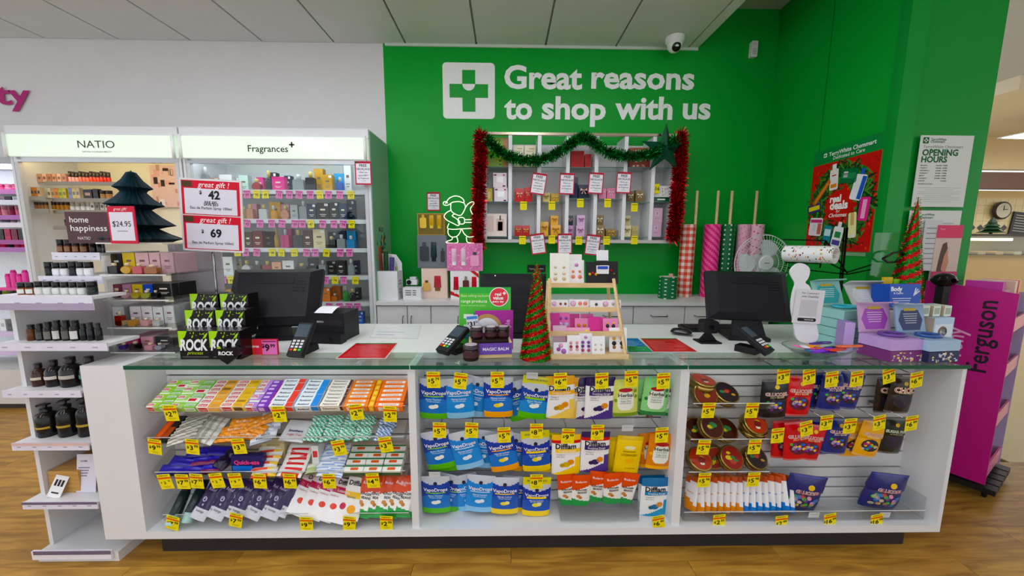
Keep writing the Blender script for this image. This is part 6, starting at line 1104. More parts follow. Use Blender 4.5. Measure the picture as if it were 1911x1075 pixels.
# card terminals
def terminal(px, py, Y, yaw, label, lift=30):
    M = T(at(px, py, Y).x, Y, ZT+.0005) @ R('Z', yaw); t = thing('card_terminal', label, 'card terminal', M, 'card terminals')
    MB().prism([(-.034, 0), (.034, 0), (.03, .03), (-.03, .03)], -.02, .07, '#121216').build('cradle', 'plastic', t)
    Mk = T(0, 0, .062) @ R('X', lift)
    MB().rbox((0, 0, 0), (.078, .16, .03), .009, '#1a1a1e', Mk).build('body', 'plastic', t)
    MB().box((0, .04, .0157), (.062, .062, .001), '#3e4a54', Mk).build('screen', 'gloss', t)
    for r_ in range(4):
        for c in range(3): MB().rbox((0, 0, 0), (.014, .009, .003), .002, ['#d8d8dc', '#d8d8dc', '#d8d8dc'][c] if r_ < 3 else ['#d83a3a', '#e8c83a', '#3ab85a'][c], Mk @ T(-.02+.02*c, -.012-.014*r_, .0168)).build('key', 'satin', t)
terminal(564, 648, 1.66, -8, 'card terminal standing beside the Inspires box', 52); terminal(846, 652, 1.66, -38, 'card terminal left of the wooden balm box', 32); terminal(1406, 655, 1.66, 35, 'card terminal in front of the right till', 34)
# laminated red and green sheets on the worktop
def sheet(name, quad, z, col, decor, label):
    P = [atz(x, y, z) for x, y in quad]; mb = MB(); o = P[0]; ex = (P[1]-P[0]); ey = (P[3]-P[0])
    q = lambda u, v, dz=0: o+ex*u+ey*v+(P[2]-P[1]-P[3]+P[0])*u*v+Vector((0, 0, dz))
    mb.add([q(0, 0), q(1, 0), q(1, 1), q(0, 1), q(0, 0, -.001), q(1, 0, -.001), q(1, 1, -.001), q(0, 1, -.001)], [(0, 1, 2, 3), (7, 6, 5, 4), (0, 4, 5, 1), (1, 5, 6, 2), (2, 6, 7, 3), (3, 7, 4, 0)], '#e8e4e0')
    for k, (u0, v0, u1, v1, c) in enumerate([(.02, .02, .98, .98, col)]+decor): mb.add([q(u0, v0, .0005+.0003*(k > 0)), q(u1, v0, .0005+.0003*(k > 0)), q(u1, v1, .0005+.0003*(k > 0)), q(u0, v1, .0005+.0003*(k > 0))], [(0, 1, 2, 3)], c)
    tag(mb.build(name, 'gloss'), label, 'leaflet')
rn = random.Random(9); dec = lambda c: [(.08+.02*rn.random(), .1+.06*i, .5+.42*rn.random(), .12+.06*i, c) for i in range(12)]
sheet('laminated_sheet', [(626, 669), (720, 669), (743, 640), (664, 640)], ZT+.003, '#c82430', dec('#e06a70')+[(.05, .9, .95, .97, '#1a6a38')], 'red laminated sheet lying on worktop left of centre')
sheet('laminated_sheet', [(1218, 657), (1304, 657), (1262, 631), (1194, 631)], ZT+.003, '#c82430', dec('#e06a70')+[(.05, .9, .95, .97, '#1a6a38')], 'red laminated sheet lying on worktop right of earring stand')
sheet('laminated_sheet', [(1172, 658), (1221, 658), (1190, 631), (1160, 631)], ZT+.003, '#1f72b8', dec('#8ac0e0')+[(.05, .04, .95, .4, '#2a9a48')], 'blue and green laminated sheet beside the earring stand')
sheet('paper_note', [(690, 630), (780, 632), (786, 607), (700, 606)], ZT+.002, '#eef0f2', [(.1, .2, .5, .23, '#b0b4b8'), (.1, .4, .7, .43, '#b0b4b8')], 'loose white paper lying at back of the worktop')
# green range sign
gs = thing('promo_sign', 'green upright sign about best selling range with red value roundel', 'sign', T(at(905, 640, 1.75).x, 1.75, ZT+.0005)); w_ = .25; h_ = at(905, 537, 1.75).z-ZT; Mg = R('X', -6)
gm = MB().box((0, 0, h_/2), (w_, .004, h_), '#3aa848', Mg); gm.box((0, -.0024, h_*.45), (w_, .0006, h_*.9), '#58b848', Mg); gm.box((.02, -.003, h_*.2), (w_*.9, .0006, h_*.38), '#35a85a', Mg); gm.build('board', 'satin', gs)
gt = MB(); gt.text('Best selling exclusive', -w_*.46, -.004, h_*.86, w=w_*.56, col='#d8ecb8', al='l', M=Mg); gt.text('range products', -w_*.46, -.004, h_*.77, w=w_*.5, col='#eef8d8', al='l', bold=.01, M=Mg); gt.text('Now in store at low prices', -w_*.46, -.004, h_*.70, w=w_*.46, col='#d8ecb8', al='l', M=Mg); gt.build('lettering', 'satin', gs)
n = 24; rdm = MB().add([(0, -.0045, 0)]+[(.047*math.cos(6.283*i/n), -.0045, .047*math.sin(6.283*i/n)) for i in range(n)], [(0, i+1, (i+1) % n+1) for i in range(n)], '#eef4ee', Mg @ T(w_*.27, 0, h_*.84)); rdm.add([(0, -.005, 0)]+[(.043*math.cos(6.283*i/n), -.005, .043*math.sin(6.283*i/n)) for i in range(n)], [(0, i+1, (i+1) % n+1) for i in range(n)], '#d8404e', Mg @ T(w_*.27, 0, h_*.84))
for t, z, wd in (('real', .014, .03), ('value', -.004, .05), ('every day', -.022, .055)): rdm.text(t, -.004, -.0055, z, w=wd, col='#fff', bold=.02, M=Mg @ T(w_*.27, 0, h_*.84))
rdm.box((.026, -.0055, .018), (.016, .0004, .005), '#fff', Mg @ T(w_*.27, 0, h_*.84)); rdm.box((.026, -.0055, .018), (.005, .0004, .016), '#fff', Mg @ T(w_*.27, 0, h_*.84)); rdm.build('roundel', 'satin', gs)
pkm = MB()
for i in range(3):
    for j in range(3): pkm.box((w_*(-.3+.3*i), -.0042, h_*(.52-.17*j)), (w_*.22, .0006, h_*.07), ['#e8f0ea', '#cfe6d8', '#2a7a8a'][(i+j) % 3], Mg); pkm.box((w_*(-.19+.3*i), -.005, h_*(.56-.17*j)), (.016, .0004, .012), '#1f8a6a', Mg)
pkm.build('product_pictures', 'satin', gs)
# magic balm box
bbx = thing('balm_display', 'small wooden display tray with purple MAGIC BALM front and round backing card', 'display box', T(at(915, 665, 1.62).x, 1.62, ZT+.0005) @ R('Z', 6)); w_ = .19
MB().box((0, .03, .012), (w_, .12, .024), '#caa').build('tray', 'palewood', bbx); MB().box((w_/2-.006, .03, .04), (.012, .12, .055), '#caa').build('tray_side', 'palewood', bbx); MB().box((-w_/2+.006, .03, .04), (.012, .12, .055), '#caa').build('tray_side', 'palewood', bbx)
fm = MB().box((0, -.034, .042), (w_*.98, .006, .05), '#6a4aa8'); fm.text('MAGIC BALM', .022, -.0378, .042, h=.014, w=.115, col='#f0eaf8', bold=.02); fm.box((-.075, -.0375, .042), (.025, .0006, .03), '#8a6ac0'); fm.build('front_panel', 'satin', bbx)
bm = MB().box((.025, .095, .095), (w_*.95, .005, .19), '#a83a98'); bm.text('Sample', w_*.46, .0915, .10, w=.09, col='#e8b0e0', bold=.02, M=T(w_*.46, 0, .10) @ R('Y', -90) @ T(-w_*.46, 0, -.10)); bm.build('back_card', 'satin', bbx)
n = 28; am = MB()
for r_, y, c in ((.078, .0905, '#b89060'), (.062, .089, '#dcdce6')): am.add([(-.01, y, .085)]+[(-.01+r_*math.cos(math.pi*i/n), y, .085+r_*1.15*math.sin(math.pi*i/n)) for i in range(n+1)], [(0, i+1, i+2) for i in range(n)], c)
am.text("Man's Magic", -.01, .0875, .115, w=.075, col='#3a3058', bold=.01); am.build('arch_label', 'satin', bbx)
jm = [('jar', MB().lathe([(.026, 0), (.028, .004), (.028, .036), (.024, .04)], '#241410', None, 18).mesh('balm'), 'gloss'), ('lid', MB().lathe([(.0285, .041), (.0285, .052), (.026, .054)], '#3a3034', None, 18).lathe([(.0001, .0545), (.022, .0543)], '#c0b8bc', None, 18, False).mesh('balm_lid'), 'gloss'), ('label', MB().lathe([(.0284, .012), (.0284, .03)], '#4a2a30', None, 18, False).mesh('balm_label'), 'paper')]
Mb = T(at(915, 665, 1.62).x, 1.62, ZT+.0005) @ R('Z', 6)
for i, x in enumerate((-.06, .005, .062)): put('balm_jar', jm, Mb @ T(x, .03, .075), 'dark balm jar with silver lid in wooden tray, %s of three' % ('left', 'middle', 'right')[i], 'balm jar', 'balm jars in the wooden tray')
bb_ = MB().box((0, .03, .05), (w_*.85, .08, .05), '#2a1c18'); bb_.build('jar_riser', 'satin', bbx)
put('balm_jar', jm, T(at(879, 668, 1.57).x, 1.57, ZT+.0005) @ Matrix.Scale(1.25, 4), 'larger dark balm jar with pale lid in front of the wooden tray', 'balm jar')
tk = MB().box((0, 0, 0), (.055, .001, .075), '#dcdfe6'); tk.box((0, -.0008, .026), (.05, .0004, .014), '#4a86c8'); tk.text('31', -.002, -.0008, -.004, h=.022, col='#15151c', bold=.04); tk.text('$', -.021, -.0008, .002, h=.012, col='#15151c', bold=.02); tk.text('50', .019, -.0008, .004, h=.01, col='#15151c', bold=.02)
tag(tk.build('price_card', 'paper', None, T(*at(882, 603, 1.70)) @ R('Y', -6)), 'small white and blue $31.50 price card on the balm display', 'price ticket')
# tinsel cone trees
def cone_tree(h_, r_, turns, seed, n=9000):
    rn = random.Random(seed); mb = MB(); nn, mm_ = 40, 60; mb.add([(max(r_*(1-j/mm_), .002)*math.cos(6.2832*i/nn), max(r_*(1-j/mm_), .002)*math.sin(6.2832*i/nn), h_*j/mm_) for j in range(mm_+1) for i in range(nn)], [(j*nn+i, j*nn+(i+1) % nn, j*nn+nn+(i+1) % nn, j*nn+nn+i) for j in range(mm_) for i in range(nn)], [('#a8141c' if (j/mm_*turns-3*i/nn) % 1 < .5 else '#1c6a22') for j in range(mm_) for i in range(nn)])
    for k in range(n):
        t = 1-math.sqrt(rn.random()*.995); a = rn.random()*6.2832; q = r_*(1-t)+.004; ph_ = (t*turns-3*a/6.2832) % 1
        c = rn.choice(['#c81a22', '#8a1016', '#e8404a', '#d83a20']) if ph_ < .5 else rn.choice(['#1c7a2a', '#0f5a1c', '#4ab83a', '#8ac83a'])
        o = Vector((q*.93*math.cos(a), q*.93*math.sin(a), t*h_)); d = Vector((math.cos(a)+rn.gauss(0, .6), math.sin(a)+rn.gauss(0, .6), rn.gauss(.1, .6))).normalized()*(.007+.005*rn.random()); s_ = d.cross(Vector((rn.gauss(0, 1), rn.gauss(0, 1), rn.gauss(0, 1)))).normalized()*.0014
        mb.add([o-s_, o+s_, o+d], [(0, 1, 2)], c)
    return mb
h_ = at(1000, 492, 1.58).z-ZT; w_ = at(1029, 660, 1.58).x-at(972, 660, 1.58).x
tag(cone_tree(h_, w_/2, 12, 1).build('tinsel_cone_tree', 'tinsel', None, T(at(1000, 660, 1.59).x, 1.59, ZT+.0005)), 'red and green spiral tinsel cone tree beside the wooden earring stand', 'christmas tree', 'tinsel cone trees')
# ---------------------------------------------------------------- wooden earring stand
es = thing('earring_stand', 'wooden ladder-frame stand with shelves of earring cards', 'display stand', T(at(1095, 670, 1.60).x, 1.60, ZT+.0005)); ex0 = at(1022, 668, 1.58).x; ex1 = at(1172, 668, 1.58).x; xm = at(1095, 670, 1.60).x
EL = [(ZT+.012, 1.575, 1.0), (at(1095, 622, 1.64).z, 1.64, .93), (at(1095, 577, 1.70).z, 1.70, .90), (at(1095, 532, 1.755).z, 1.755, .88)]
ie = T(xm, 1.60, ZT+.0005).inverted()
for k, (z, y, f_) in enumerate(EL):
    hw = (ex1-ex0)/2*f_; MB().b2((xm-hw, y, z-.012), (xm+hw, y+(.10 if k else .14), z), '#caa', ie).build('shelf', 'palewood', es); MB().b2((xm-hw, y-.006, z-.012), (xm+hw, y, z+.010), '#caa', ie).build('shelf_lip', 'palewood', es)
for s_ in (-1, 1):
    f0, f1 = (ex1-ex0)/2*.98, (ex1-ex0)/2*.86; a_, b_ = EL[0], EL[3]
    MB().tube([(xm+s_*f0, a_[1]+.02, ZT+.004), (xm+s_*f1, b_[1]+.005, b_[0]+.03)], .0085, '#caa', 4, ie).build('front_post', 'palewood', es); MB().tube([(xm+s_*f0*.97, 1.80, ZT+.004), (xm+s_*f1*.98, 1.85, b_[0]+.01)], .008, '#caa', 4, ie).build('back_post', 'palewood', es)
def ecard(w_, h_, c, dots, word=None, wc='#777'):
    mb = MB().box((0, 0, h_/2), (w_, .0015, h_), c); y = -.0012
    if word: mb.text(word, 0, y, h_*.85, w=w_*.4, col=wc)
    for (x, z, r_, cc) in dots:
        n = 10; mb.lathe([(.0005, 0), (r_*w_, .0), (r_*w_*.7, .004), (.0005, .005)], cc, T(x*w_, y, z*h_) @ R('X', 90), n, False)
    return (mb.mesh('earring_card'), 'satin')
def pair(z, r_, c, x=.22): return [(-x, z, r_, c), (x, z, r_, c)]
def logo(c): return [(0, .8, .13, c)]
EC = [(3, 1043, 36, 58, '#e6e4de', pair(.55, .07, '#c8b890')+pair(.35, .09, '#d8ccae')+pair(.18, .1, '#c8b890'), 'ivory card with drop earrings on top shelf'), (3, 1068, 32, 54, '#e4e2e0', pair(.6, .05, '#ccc'), 'plain ivory card half hidden on top shelf'), (3, 1074, 28, 44, '#ecebee', logo('#c88ac0')+pair(.52, .1, '#e88a70')+pair(.3, .14, '#e88a70'), 'white card with coral earrings on top shelf'),
      (3, 1104, 26, 42, '#141214', pair(.45, .11, '#c8a040')+[(0, .5, .12, '#a02020')], 'black card with gold earrings, left one on top shelf'), (3, 1120, 26, 44, '#18161a', pair(.5, .06, '#888'), 'plain black card between the other black cards'), (3, 1137, 28, 42, '#141214', pair(.45, .06, '#a08030')+[(0, .6, .1, '#a02020')], 'black card with gold earrings, right one on top shelf'), (3, 1122, 22, 62, '#e6e6ea', [(0, .5, .2, '#c8a0d0')], 'tall white card with lilac logo behind black cards'),
      (2, 1044, 32, 15, '#e8e6ea', [(-.33, .5, .15, '#d8b0d0'), (.05, .5, .08, '#7a4a30'), (.33, .5, .08, '#7a4a30')], 'low card with brown studs on second shelf'), (2, 1080, 38, 15, '#e8e6ea', [(-.3, .5, .14, '#d8b0d0'), (.05, .5, .1, '#e08a78'), (.3, .5, .1, '#e08a78')], 'low card with coral studs on second shelf'), (2, 1112, 24, 15, '#e4e2e6', [(0, .5, .12, '#3a3a44')], 'low card with one dark stud on second shelf'), (2, 1140, 36, 15, '#e8e6ea', [(-.3, .5, .15, '#d8b0d0'), (.08, .5, .08, '#b8b0a0'), (.36, .5, .08, '#2a2a40')], 'low card with navy studs on second shelf'),
      (1, 1052, 24, 34, '#d86aa8', pair(.7, .12, '#7a4ab8')+pair(.35, .2, '#b8b0d8'), 'pink card with purple drop earrings on third shelf'), (1, 1036, 18, 36, '#b83a88', [], 'plain magenta card at left of third shelf'), (1, 1072, 20, 30, '#c84a94', [], 'plain pink card behind, third shelf'), (1, 1086, 26, 24, '#e088b8', pair(.45, .14, '#c87a3a', .2), 'pink card with amber hoops on third shelf'), (1, 1096, 24, 30, '#d868a4', [], 'tall pink card behind amber hoops'), (1, 1110, 22, 28, '#c83a8c', [], 'deep pink card in the middle of third shelf'), (1, 1121, 22, 26, '#d85aa0', [], 'rose pink card right of middle, third shelf'), (1, 1140, 28, 26, '#e088b8', pair(.45, .13, '#2a2420', .2)+pair(.65, .07, '#e0b83a', .2), 'pink card with black and yellow earrings on third shelf'),
      (0, 1080, 46, 46, '#e8a8cc', [(.36, .82, .1, '#e8e040')], 'large pink card standing behind on base shelf'), (0, 1046, 26, 50, '#d8b8cc', pair(.7, .12, '#b88ab0'), 'pale mauve card at back left of base shelf'), (0, 1048, 28, 24, '#eceaf0', [(0, .75, .16, '#d8a0c8'), (-.15, .45, .14, '#a04a98'), (.2, .3, .18, '#a86ab8')], 'white card with purple squiggle earrings on base shelf'), (0, 1073, 26, 36, '#eceaee', pair(.6, .12, '#d898a0')+pair(.4, .12, '#a03a48')+pair(.25, .12, '#d8a0a8'), 'white card with pink cluster earrings on base shelf'), (0, 1095, 25, 38, '#eceaee', logo('#c88ac0')+pair(.55, .13, '#8a4ab0')+pair(.36, .13, '#6a3a90')+pair(.16, .13, '#b84a78'), 'white card with purple stud pairs on base shelf'), (0, 1119, 25, 36, '#eceaee', pair(.55, .07, '#c8c0a8')+pair(.3, .11, '#d0c8b0'), 'white card with pearl drop earrings on base shelf'), (0, 1156, 34, 46, '#eeecf0', pair(.55, .1, '#e8b820')+pair(.36, .13, '#1a1a1c')+pair(.2, .1, '#8a6a30'), 'white card with yellow and black bee earrings on base shelf')]
for i, (k, px, wpx, hpx, c, dots, lab) in enumerate(EC):
    z, y, f_ = EL[k]; tall = hpx > 44 and k != 3 or 'behind' in lab or 'half hidden' in lab; Y = y+.018+(.045 if tall else .012*(i % 3)); s_ = Y/F*1.02
    put('earring_card', ecard(wpx*s_, hpx*s_, c, dots), T(at(px, 600, Y).x, Y, z+.0005) @ R('X', -10), lab, 'earring card', 'earring cards on the wooden stand')
put('small_sign', (MB().box((0, 0, .02), (.10, .004, .04), '#121214').text('fragrance jewellery', 0, -.003, .02, w=.08, col='#ddd').mesh('ss'), 'satin'), T(at(1001, 503, YW-.004).x, YW-.004, at(1001, 508, YW).z) @ Matrix.Scale(1.7, 4), 'small black name sign on green wall above the cone tree', 'sign')
wpd = MB().box((0, 0, .02), (.06, .02, .04), '#e8e8ec').box((0, -.011, .03), (.05, .001, .014), '#2a4ab8'); put('small_carton', (wpd.mesh('sc'), 'satin'), T(at(1123, 497, 1.80).x, 1.79, EL[3][0]+.002+.05), 'small white and blue packet above the black earring cards', 'carton')
# ================================================================ right side of the counter
def on(name, kit, px, Y, lab, cat, group=None, yaw=0, py=650, dz=0): return put(name, kit, T(at(px, py, Y).x, Y, ZT+.0008+dz) @ R('Z', yaw), lab, cat, group)
kb = thing('keyboard', 'black keyboard lying behind the right till stand', 'keyboard', T(at(1340, 612, 2.12).x, 2.12, ZT+.0005)); MB().box((0, 0, .009), (.42, .13, .018), '#17171b').build('case', 'plastic', kb)
kk = MB(); [kk.box((-.19+.0275*i, -.045+.022*j, .02), (.022, .017, .006), '#26262c') for i in range(15) for j in range(5)]; ko_ = kk.build('keys', 'plastic', kb); ko_['kind'] = 'stuff'
ms_ = MB(); ms_.grid(.07, .11, 10, 10, lambda u, v: (0, .018*max(0, 1-(2*u-1)**2)**.5*max(0, 1-(2*v-1)**2)**.4, 0), lambda u, v: '#141418', R('X', -90)); on('computer_mouse', (ms_.mesh('mouse'), 'gloss'), 1272, 2.0, 'black computer mouse left of the right till', 'mouse', None, 60, 612, .019)
wc = thing('scanner', 'small black desk scanner on a splayed foot in front of right till', 'scanner', T(at(1320, 632, 1.85).x, 1.85, ZT+.0005)); MB().rbox((0, 0, .085), (.075, .06, .065), .012, '#18181c').build('head', 'plastic', wc); MB().lathe([(.012, 0), (.012, .003)], '#0a0a10', T(.0, -.031, .085) @ R('X', 90), 14).build('lens', 'gloss', wc); MB().prism([(-.012, .05), (.012, .05), (.05, .006), (-.05, .006)], -.006, .006, '#18181c').build('neck', 'plastic', wc); MB().rbox((0, 0, .004), (.11, .08, .008), .003, '#121216').build('foot', 'plastic', wc)
# fan
fc = at(1419, 490, 3.06); fn = thing('desk_fan', 'white round desk fan with wire guard on back counter behind right till', 'fan', T(fc.x, 3.06, ZBC+.0005)); zf = fc.z-ZBC; r_ = at(1470, 490, 3.06).x-fc.x
MB().lathe([(.11, 0), (.115, .01), (.10, .03), (.02, .04)], '#e6e8ea', None, 20).build('base', 'satin', fn); MB().tube([(0, .02, .03), (0, .02, zf-.02)], .014, '#e2e4e6', 10).build('pole', 'satin', fn); MB().lathe([(.06, 0), (.07, .03), (.06, .10), (.03, .12)], '#dfe1e3', T(0, .02, zf) @ R('X', -90), 18).build('motor', 'satin', fn)
for k in range(3):
    bl = MB(); v = []
    for i in range(9): a = math.radians(-38+76*i/8); rr = r_*(.82 if 0 < i < 8 else .6); v += [(rr*math.sin(a)*.95, -.025+.03*(i/8), rr*math.cos(a))]
    bl.add([(0, -.01, .03)]+v, [(0, i+2, i+1) for i in range(8)], '#dfe6ea', T(0, 0, zf) @ R('Y', 120*k+25)); bl.build('blade', 'satin', fn)
n = 40; g = MB()
for rr, y in ((1, -.02), (.97, -.045), (.8, -.062), (.62, -.068), (.45, -.07)): g.tube([(r_*rr*math.cos(6.283*i/n), y, zf+r_*rr*math.sin(6.283*i/n)) for i in range(n)], .0035 if rr == 1 else .0018, '#e8eaec', 5, None, True)
for i in range(56): a = 6.283*i/56; g.tube([(.055*math.cos(a), -.07, zf+.055*math.sin(a)), (r_*.6*math.cos(a), -.068, zf+r_*.6*math.sin(a)), (r_*.97*math.cos(a), -.045, zf+r_*.97*math.sin(a)), (r_*math.cos(a), -.02, zf+r_*math.sin(a))], .0012, '#e8eaec', 4)
gg = g.build('wire_guard', 'satin', fn); MB().lathe([(.062, 0), (.062, .006), (.055, .01)], '#e4e7ea', T(0, -.068, zf) @ R('X', 90), 24).box((0, -.0795, zf), (.04, .001, .006), '#8a9096').build('hub_badge', 'satin', fn)
# wire rack with a patterned roll
YR = 2.24; rk_ = thing('wire_rack', 'black wire rack on a slim pole holding a patterned roll', 'rack', T(at(1581, 510, YR).x, YR, 0)); ir = T(at(1581, 510, YR).x, YR, 0).inverted()
pz = lambda x, y, Y=YR: tuple(at(x, y, Y))
MB().tube([(at(1581, 510, YR).x, YR, .01), pz(1581, 425)], .006, '#151515', 6, ir).build('pole', 'metal', rk_); MB().tube([(at(1581, 510, YR).x+.012, YR+.02, .01), tuple(Vector(pz(1578, 425))+Vector((.012, .02, 0)))], .004, '#151515', 6, ir).build('pole', 'metal', rk_)
for a, b in (((1462, 447), (1541, 449)), ((1541, 449), (1530, 500)), ((1541, 449), (1581, 510)), ((1530, 482), (1581, 508)), ((1581, 508), (1640, 490)), ((1581, 512), (1640, 500)), ((1470, 500), (1581, 512)), ((1466, 490), (1530, 492))): MB().tube([pz(*a), pz(*b)], .004, '#151515', 6, ir).build('wire', 'metal', rk_)
MB().lathe([(.1, 0), (.1, .01)], '#151515', None, 20).build('foot_plate', 'metal', rk_)
rm = roll(.095, .24, lambda i, j: random.choice(['#7ab87a', '#d86a6a', '#3a3a3a', '#e0a83a']) if random.random() < .12 else '#e8e8e8'); rm.lathe([(.036, .2405), (.035, .03)], '#2a2420', None, 20, False); rm.lathe([(.0475, .24), (.036, .2405)], '#d8d4cc', None, 28, False)
p = at(1466, 473, 2.18); put('wrapping_roll', (rm.mesh('pr'), 'satin'), T(*p) @ R('Z', -62) @ R('Y', 90), 'white confetti-print roll lying on the black wire rack', 'wrapping paper')
# clear acrylic screen and plain standee with disability card
sd = thing('card_standee', 'plain white cut-out standee holding a card for customers with disability', 'standee', T(at(1500, 640, 1.66).x, 1.66, ZT+.0008)); ks = 1.66/F*1.02
sil = [(1484, 640), (1480, 600), (1474, 575), (1478, 545), (1484, 530), (1478, 520), (1472, 508), (1478, 498), (1490, 490), (1504, 494), (1512, 503), (1508, 520), (1500, 528), (1512, 534), (1516, 560), (1522, 600), (1530, 640)]
ctr = at(1500, 640, 1.66)
sp_ = [(at(x, y, 1.66).x-ctr.x, max(at(x, y, 1.66).z-ZT, 0)) for x, y in sil]
for _ in range(2): sp_ = [q for i in range(len(sp_)) for q in ((sp_[i][0]*.75+sp_[(i+1) % len(sp_)][0]*.25, sp_[i][1]*.75+sp_[(i+1) % len(sp_)][1]*.25), (sp_[i][0]*.25+sp_[(i+1) % len(sp_)][0]*.75, sp_[i][1]*.25+sp_[(i+1) % len(sp_)][1]*.75))]
MB().prism(sp_, -.003, .003, '#e2e4ea').build('board', 'paper', sd)
q0 = at(1486, 541, 1.65); q1 = at(1532, 604, 1.65); cw, chh = q1.x-q0.x, q0.z-q1.z; Mc = T((q0.x+q1.x)/2-ctr.x, -.008, (q0.z+q1.z)/2-ZT) @ R('Y', 3)
cm_ = MB().box((0, 0, 0), (cw, .003, chh), '#d9d9e0', Mc); cm_.text('For Customers', 0, -.002, chh*.40, w=cw*.6, col='#2a2a30', M=Mc); cm_.text('with Disability', 0, -.002, chh*.30, w=cw*.6, col='#2a2a30', M=Mc); cm_.box((0, -.0017, -.04*chh), (cw*.62, .0004, chh*.48), '#c4c4cc', Mc); cm_.rbox((0, -.0018, -chh*.39), (cw*.66, .0006, chh*.1), .006, '#17171c', Mc); cm_.text('WATCH ME', cw*.07, -.0026, -chh*.39, w=cw*.32, col='#eee', bold=.02, M=Mc); cm_.build('card', 'paper', sd)
# bowl of wristbands
bo = at(1526, 663, 1.60); bwl = thing('glass_bowl', 'shallow clear glass dish full of colourful fobs and bands', 'bowl', T(bo.x, 1.60, ZT+.0008))
MB().lathe([(.06, 0), (.065, .004), (.11, .02), (.155, .05), (.158, .052), (.152, .05), (.107, .024), (.06, .007)], '#fff', None, 28, True, .62).build('dish', 'acrylic', bwl)
rn = random.Random(11); FC = [('#2a62d8', 'blue'), ('#e02a8c', 'pink'), ('#6a2ac8', 'purple'), ('#e8742a', 'orange'), ('#1fa0d8', 'sky blue'), ('#e03a5a', 'red'), ('#f0a02a', 'amber'), ('#8a3ad8', 'violet'), ('#1c2a5a', 'navy'), ('#e86ab0', 'rose'), ('#d84a2a', 'rust'), ('#4a2a8a', 'indigo'), ('#ece8f0', 'white'), ('#e87a5a', 'coral')]
for i, (c, cn) in enumerate(FC):
    a = i*2.4; q = .025+.085*(i/len(FC)); f_ = MB(); n = 14; f_.lathe([(.0001, .004), (.026, .004), (.03, .002), (.03, 0)], c, None, n, False, .55); f_.tube([(.032*math.cos(6.283*k/12)+.035, .012*math.sin(6.283*k/12), .002) for k in range(12)], .003, c, 5, None, True)
    put('key_fob', (f_.mesh('fob'), 'satin'), T(bo.x+q*math.cos(a), 1.60+q*.55*math.sin(a), ZT+.014+.036*(q/.11)+.008*rn.random()) @ R('Z', rn.uniform(-60, 60)) @ R('Y', rn.uniform(-12, 12)), '%s plastic fob in the clear glass dish' % cn, 'fob', 'fobs in the glass dish')
# bracelet gift boxes with raised lids
def lidbox(px, Y, w_, d_, h_, lidh, c, lidc, hexc, low, label, yaw=0, tiers=1, tilt=-14, py=670, brace='#6a4a98', dz=0):
    t = thing('bracelet_box', label, 'gift box', T(at(px, py, Y).x, Y+d_/2, ZT+.0008+dz) @ R('Z', yaw), 'open bracelet gift boxes')
    th = h_/max(tiers, 1)
    for k in range(tiers): MB().box((0, 0, th*(k+.5)), (w_*(1-.005*k), d_*(1-.01*k), th*.94), low if k == 0 and low else c).build('tray', 'satin', t)
    if low and low != c:
        q = MB(); [q.box((rn.uniform(-.46, .46)*w_, -d_/2-.0006, th*rn.uniform(.1, .85)), (rn.uniform(.003, .012), .0006, rn.uniform(.003, .012)), rn.choice(['#e8d890', '#d8d0e8', '#fff'])) for _ in range(26)]; q.build('star_print', 'satin', t)
    MB().box((0, 0, h_*.985), (w_*.86, d_*.82, .006), blend(c, '#000', .3)).build('inner_tray', 'satin', t)
    n = 22; MB().tube([(w_*.30*math.cos(6.283*i/n), d_*.26*math.sin(6.283*i/n), h_+.008) for i in range(n)], .007, brace, 6, None, True).build('bracelet', 'gloss', t)
    Ml = T(0, d_/2, h_) @ R('X', tilt); ld = MB().box((0, 0, lidh/2), (w_, .006, lidh), lidc, Ml).build('lid', 'satin', t)
    MB().box((0, -.02, lidh+.002), (w_, .045, .005), blend(lidc, '#000', .12), Ml).build('lid_flap', 'satin', t)
    a, b = w_*.42, lidh*.36; hm = MB().add([(-a, -.0036, lidh*.46), (-a*.7, -.0036, lidh*.46-b), (a*.7, -.0036, lidh*.46-b), (a, -.0036, lidh*.46), (a*.7, -.0036, lidh*.46+b), (-a*.7, -.0036, lidh*.46+b)], [(0, 1, 2, 3, 4, 5)], hexc, Ml)
    hm.box((0, -.0042, lidh*.84), (w_*.4, .0008, lidh*.1), '#c8a840', Ml); [hm.box((0, -.0042, lidh*(.68-.08*i)), (w_*(.5-.03*i), .0004, lidh*.022), blend(hexc, '#fff', .6), Ml) for i in range(5)]; hm.build('lid_print', 'satin', ld)
    return t
lidbox(1688, 1.53, .168, .14, .10, .135, '#c3a3dc', '#c79fc8', '#a04ab0', '#7a3a78', 'lilac bracelet gift box with raised lid at front', 6, 2, -10, 680)
lidbox(1757, 1.52, .155, .13, .10, .13, '#a8c2dc', '#90a8c4', '#22305e', '#262c52', 'pale blue bracelet gift box with raised lid at front right', 6, 2, -12, 678, '#3a5a98')
lidbox(1592, 1.76, .19, .14, .185, .13, '#9fd0ca', '#8fc0ba', '#1fa0a4', '#9fd0ca', 'tall teal three-drawer bracelet box with raised lid', 12, 4, -18, 640, '#4ab0c0')
put('lilac_carton', (MB().box((0, 0, .07), (.04, .07, .14), '#b89ad8', front='#c4a8e0').mesh('lc'), 'satin'), T(at(1582, 640, 1.70).x, 1.72, ZT+.0008) @ R('Z', -18), 'narrow lilac carton standing between teal and lilac gift boxes', 'carton')
lidbox(1664, 1.80, .20, .12, .175, .13, '#d8dadc', '#c9cacb', '#dedfe0', '#d8dadc', 'pale grey bracelet box with leaning white lid', 4, 2, -32, 620, '#777')
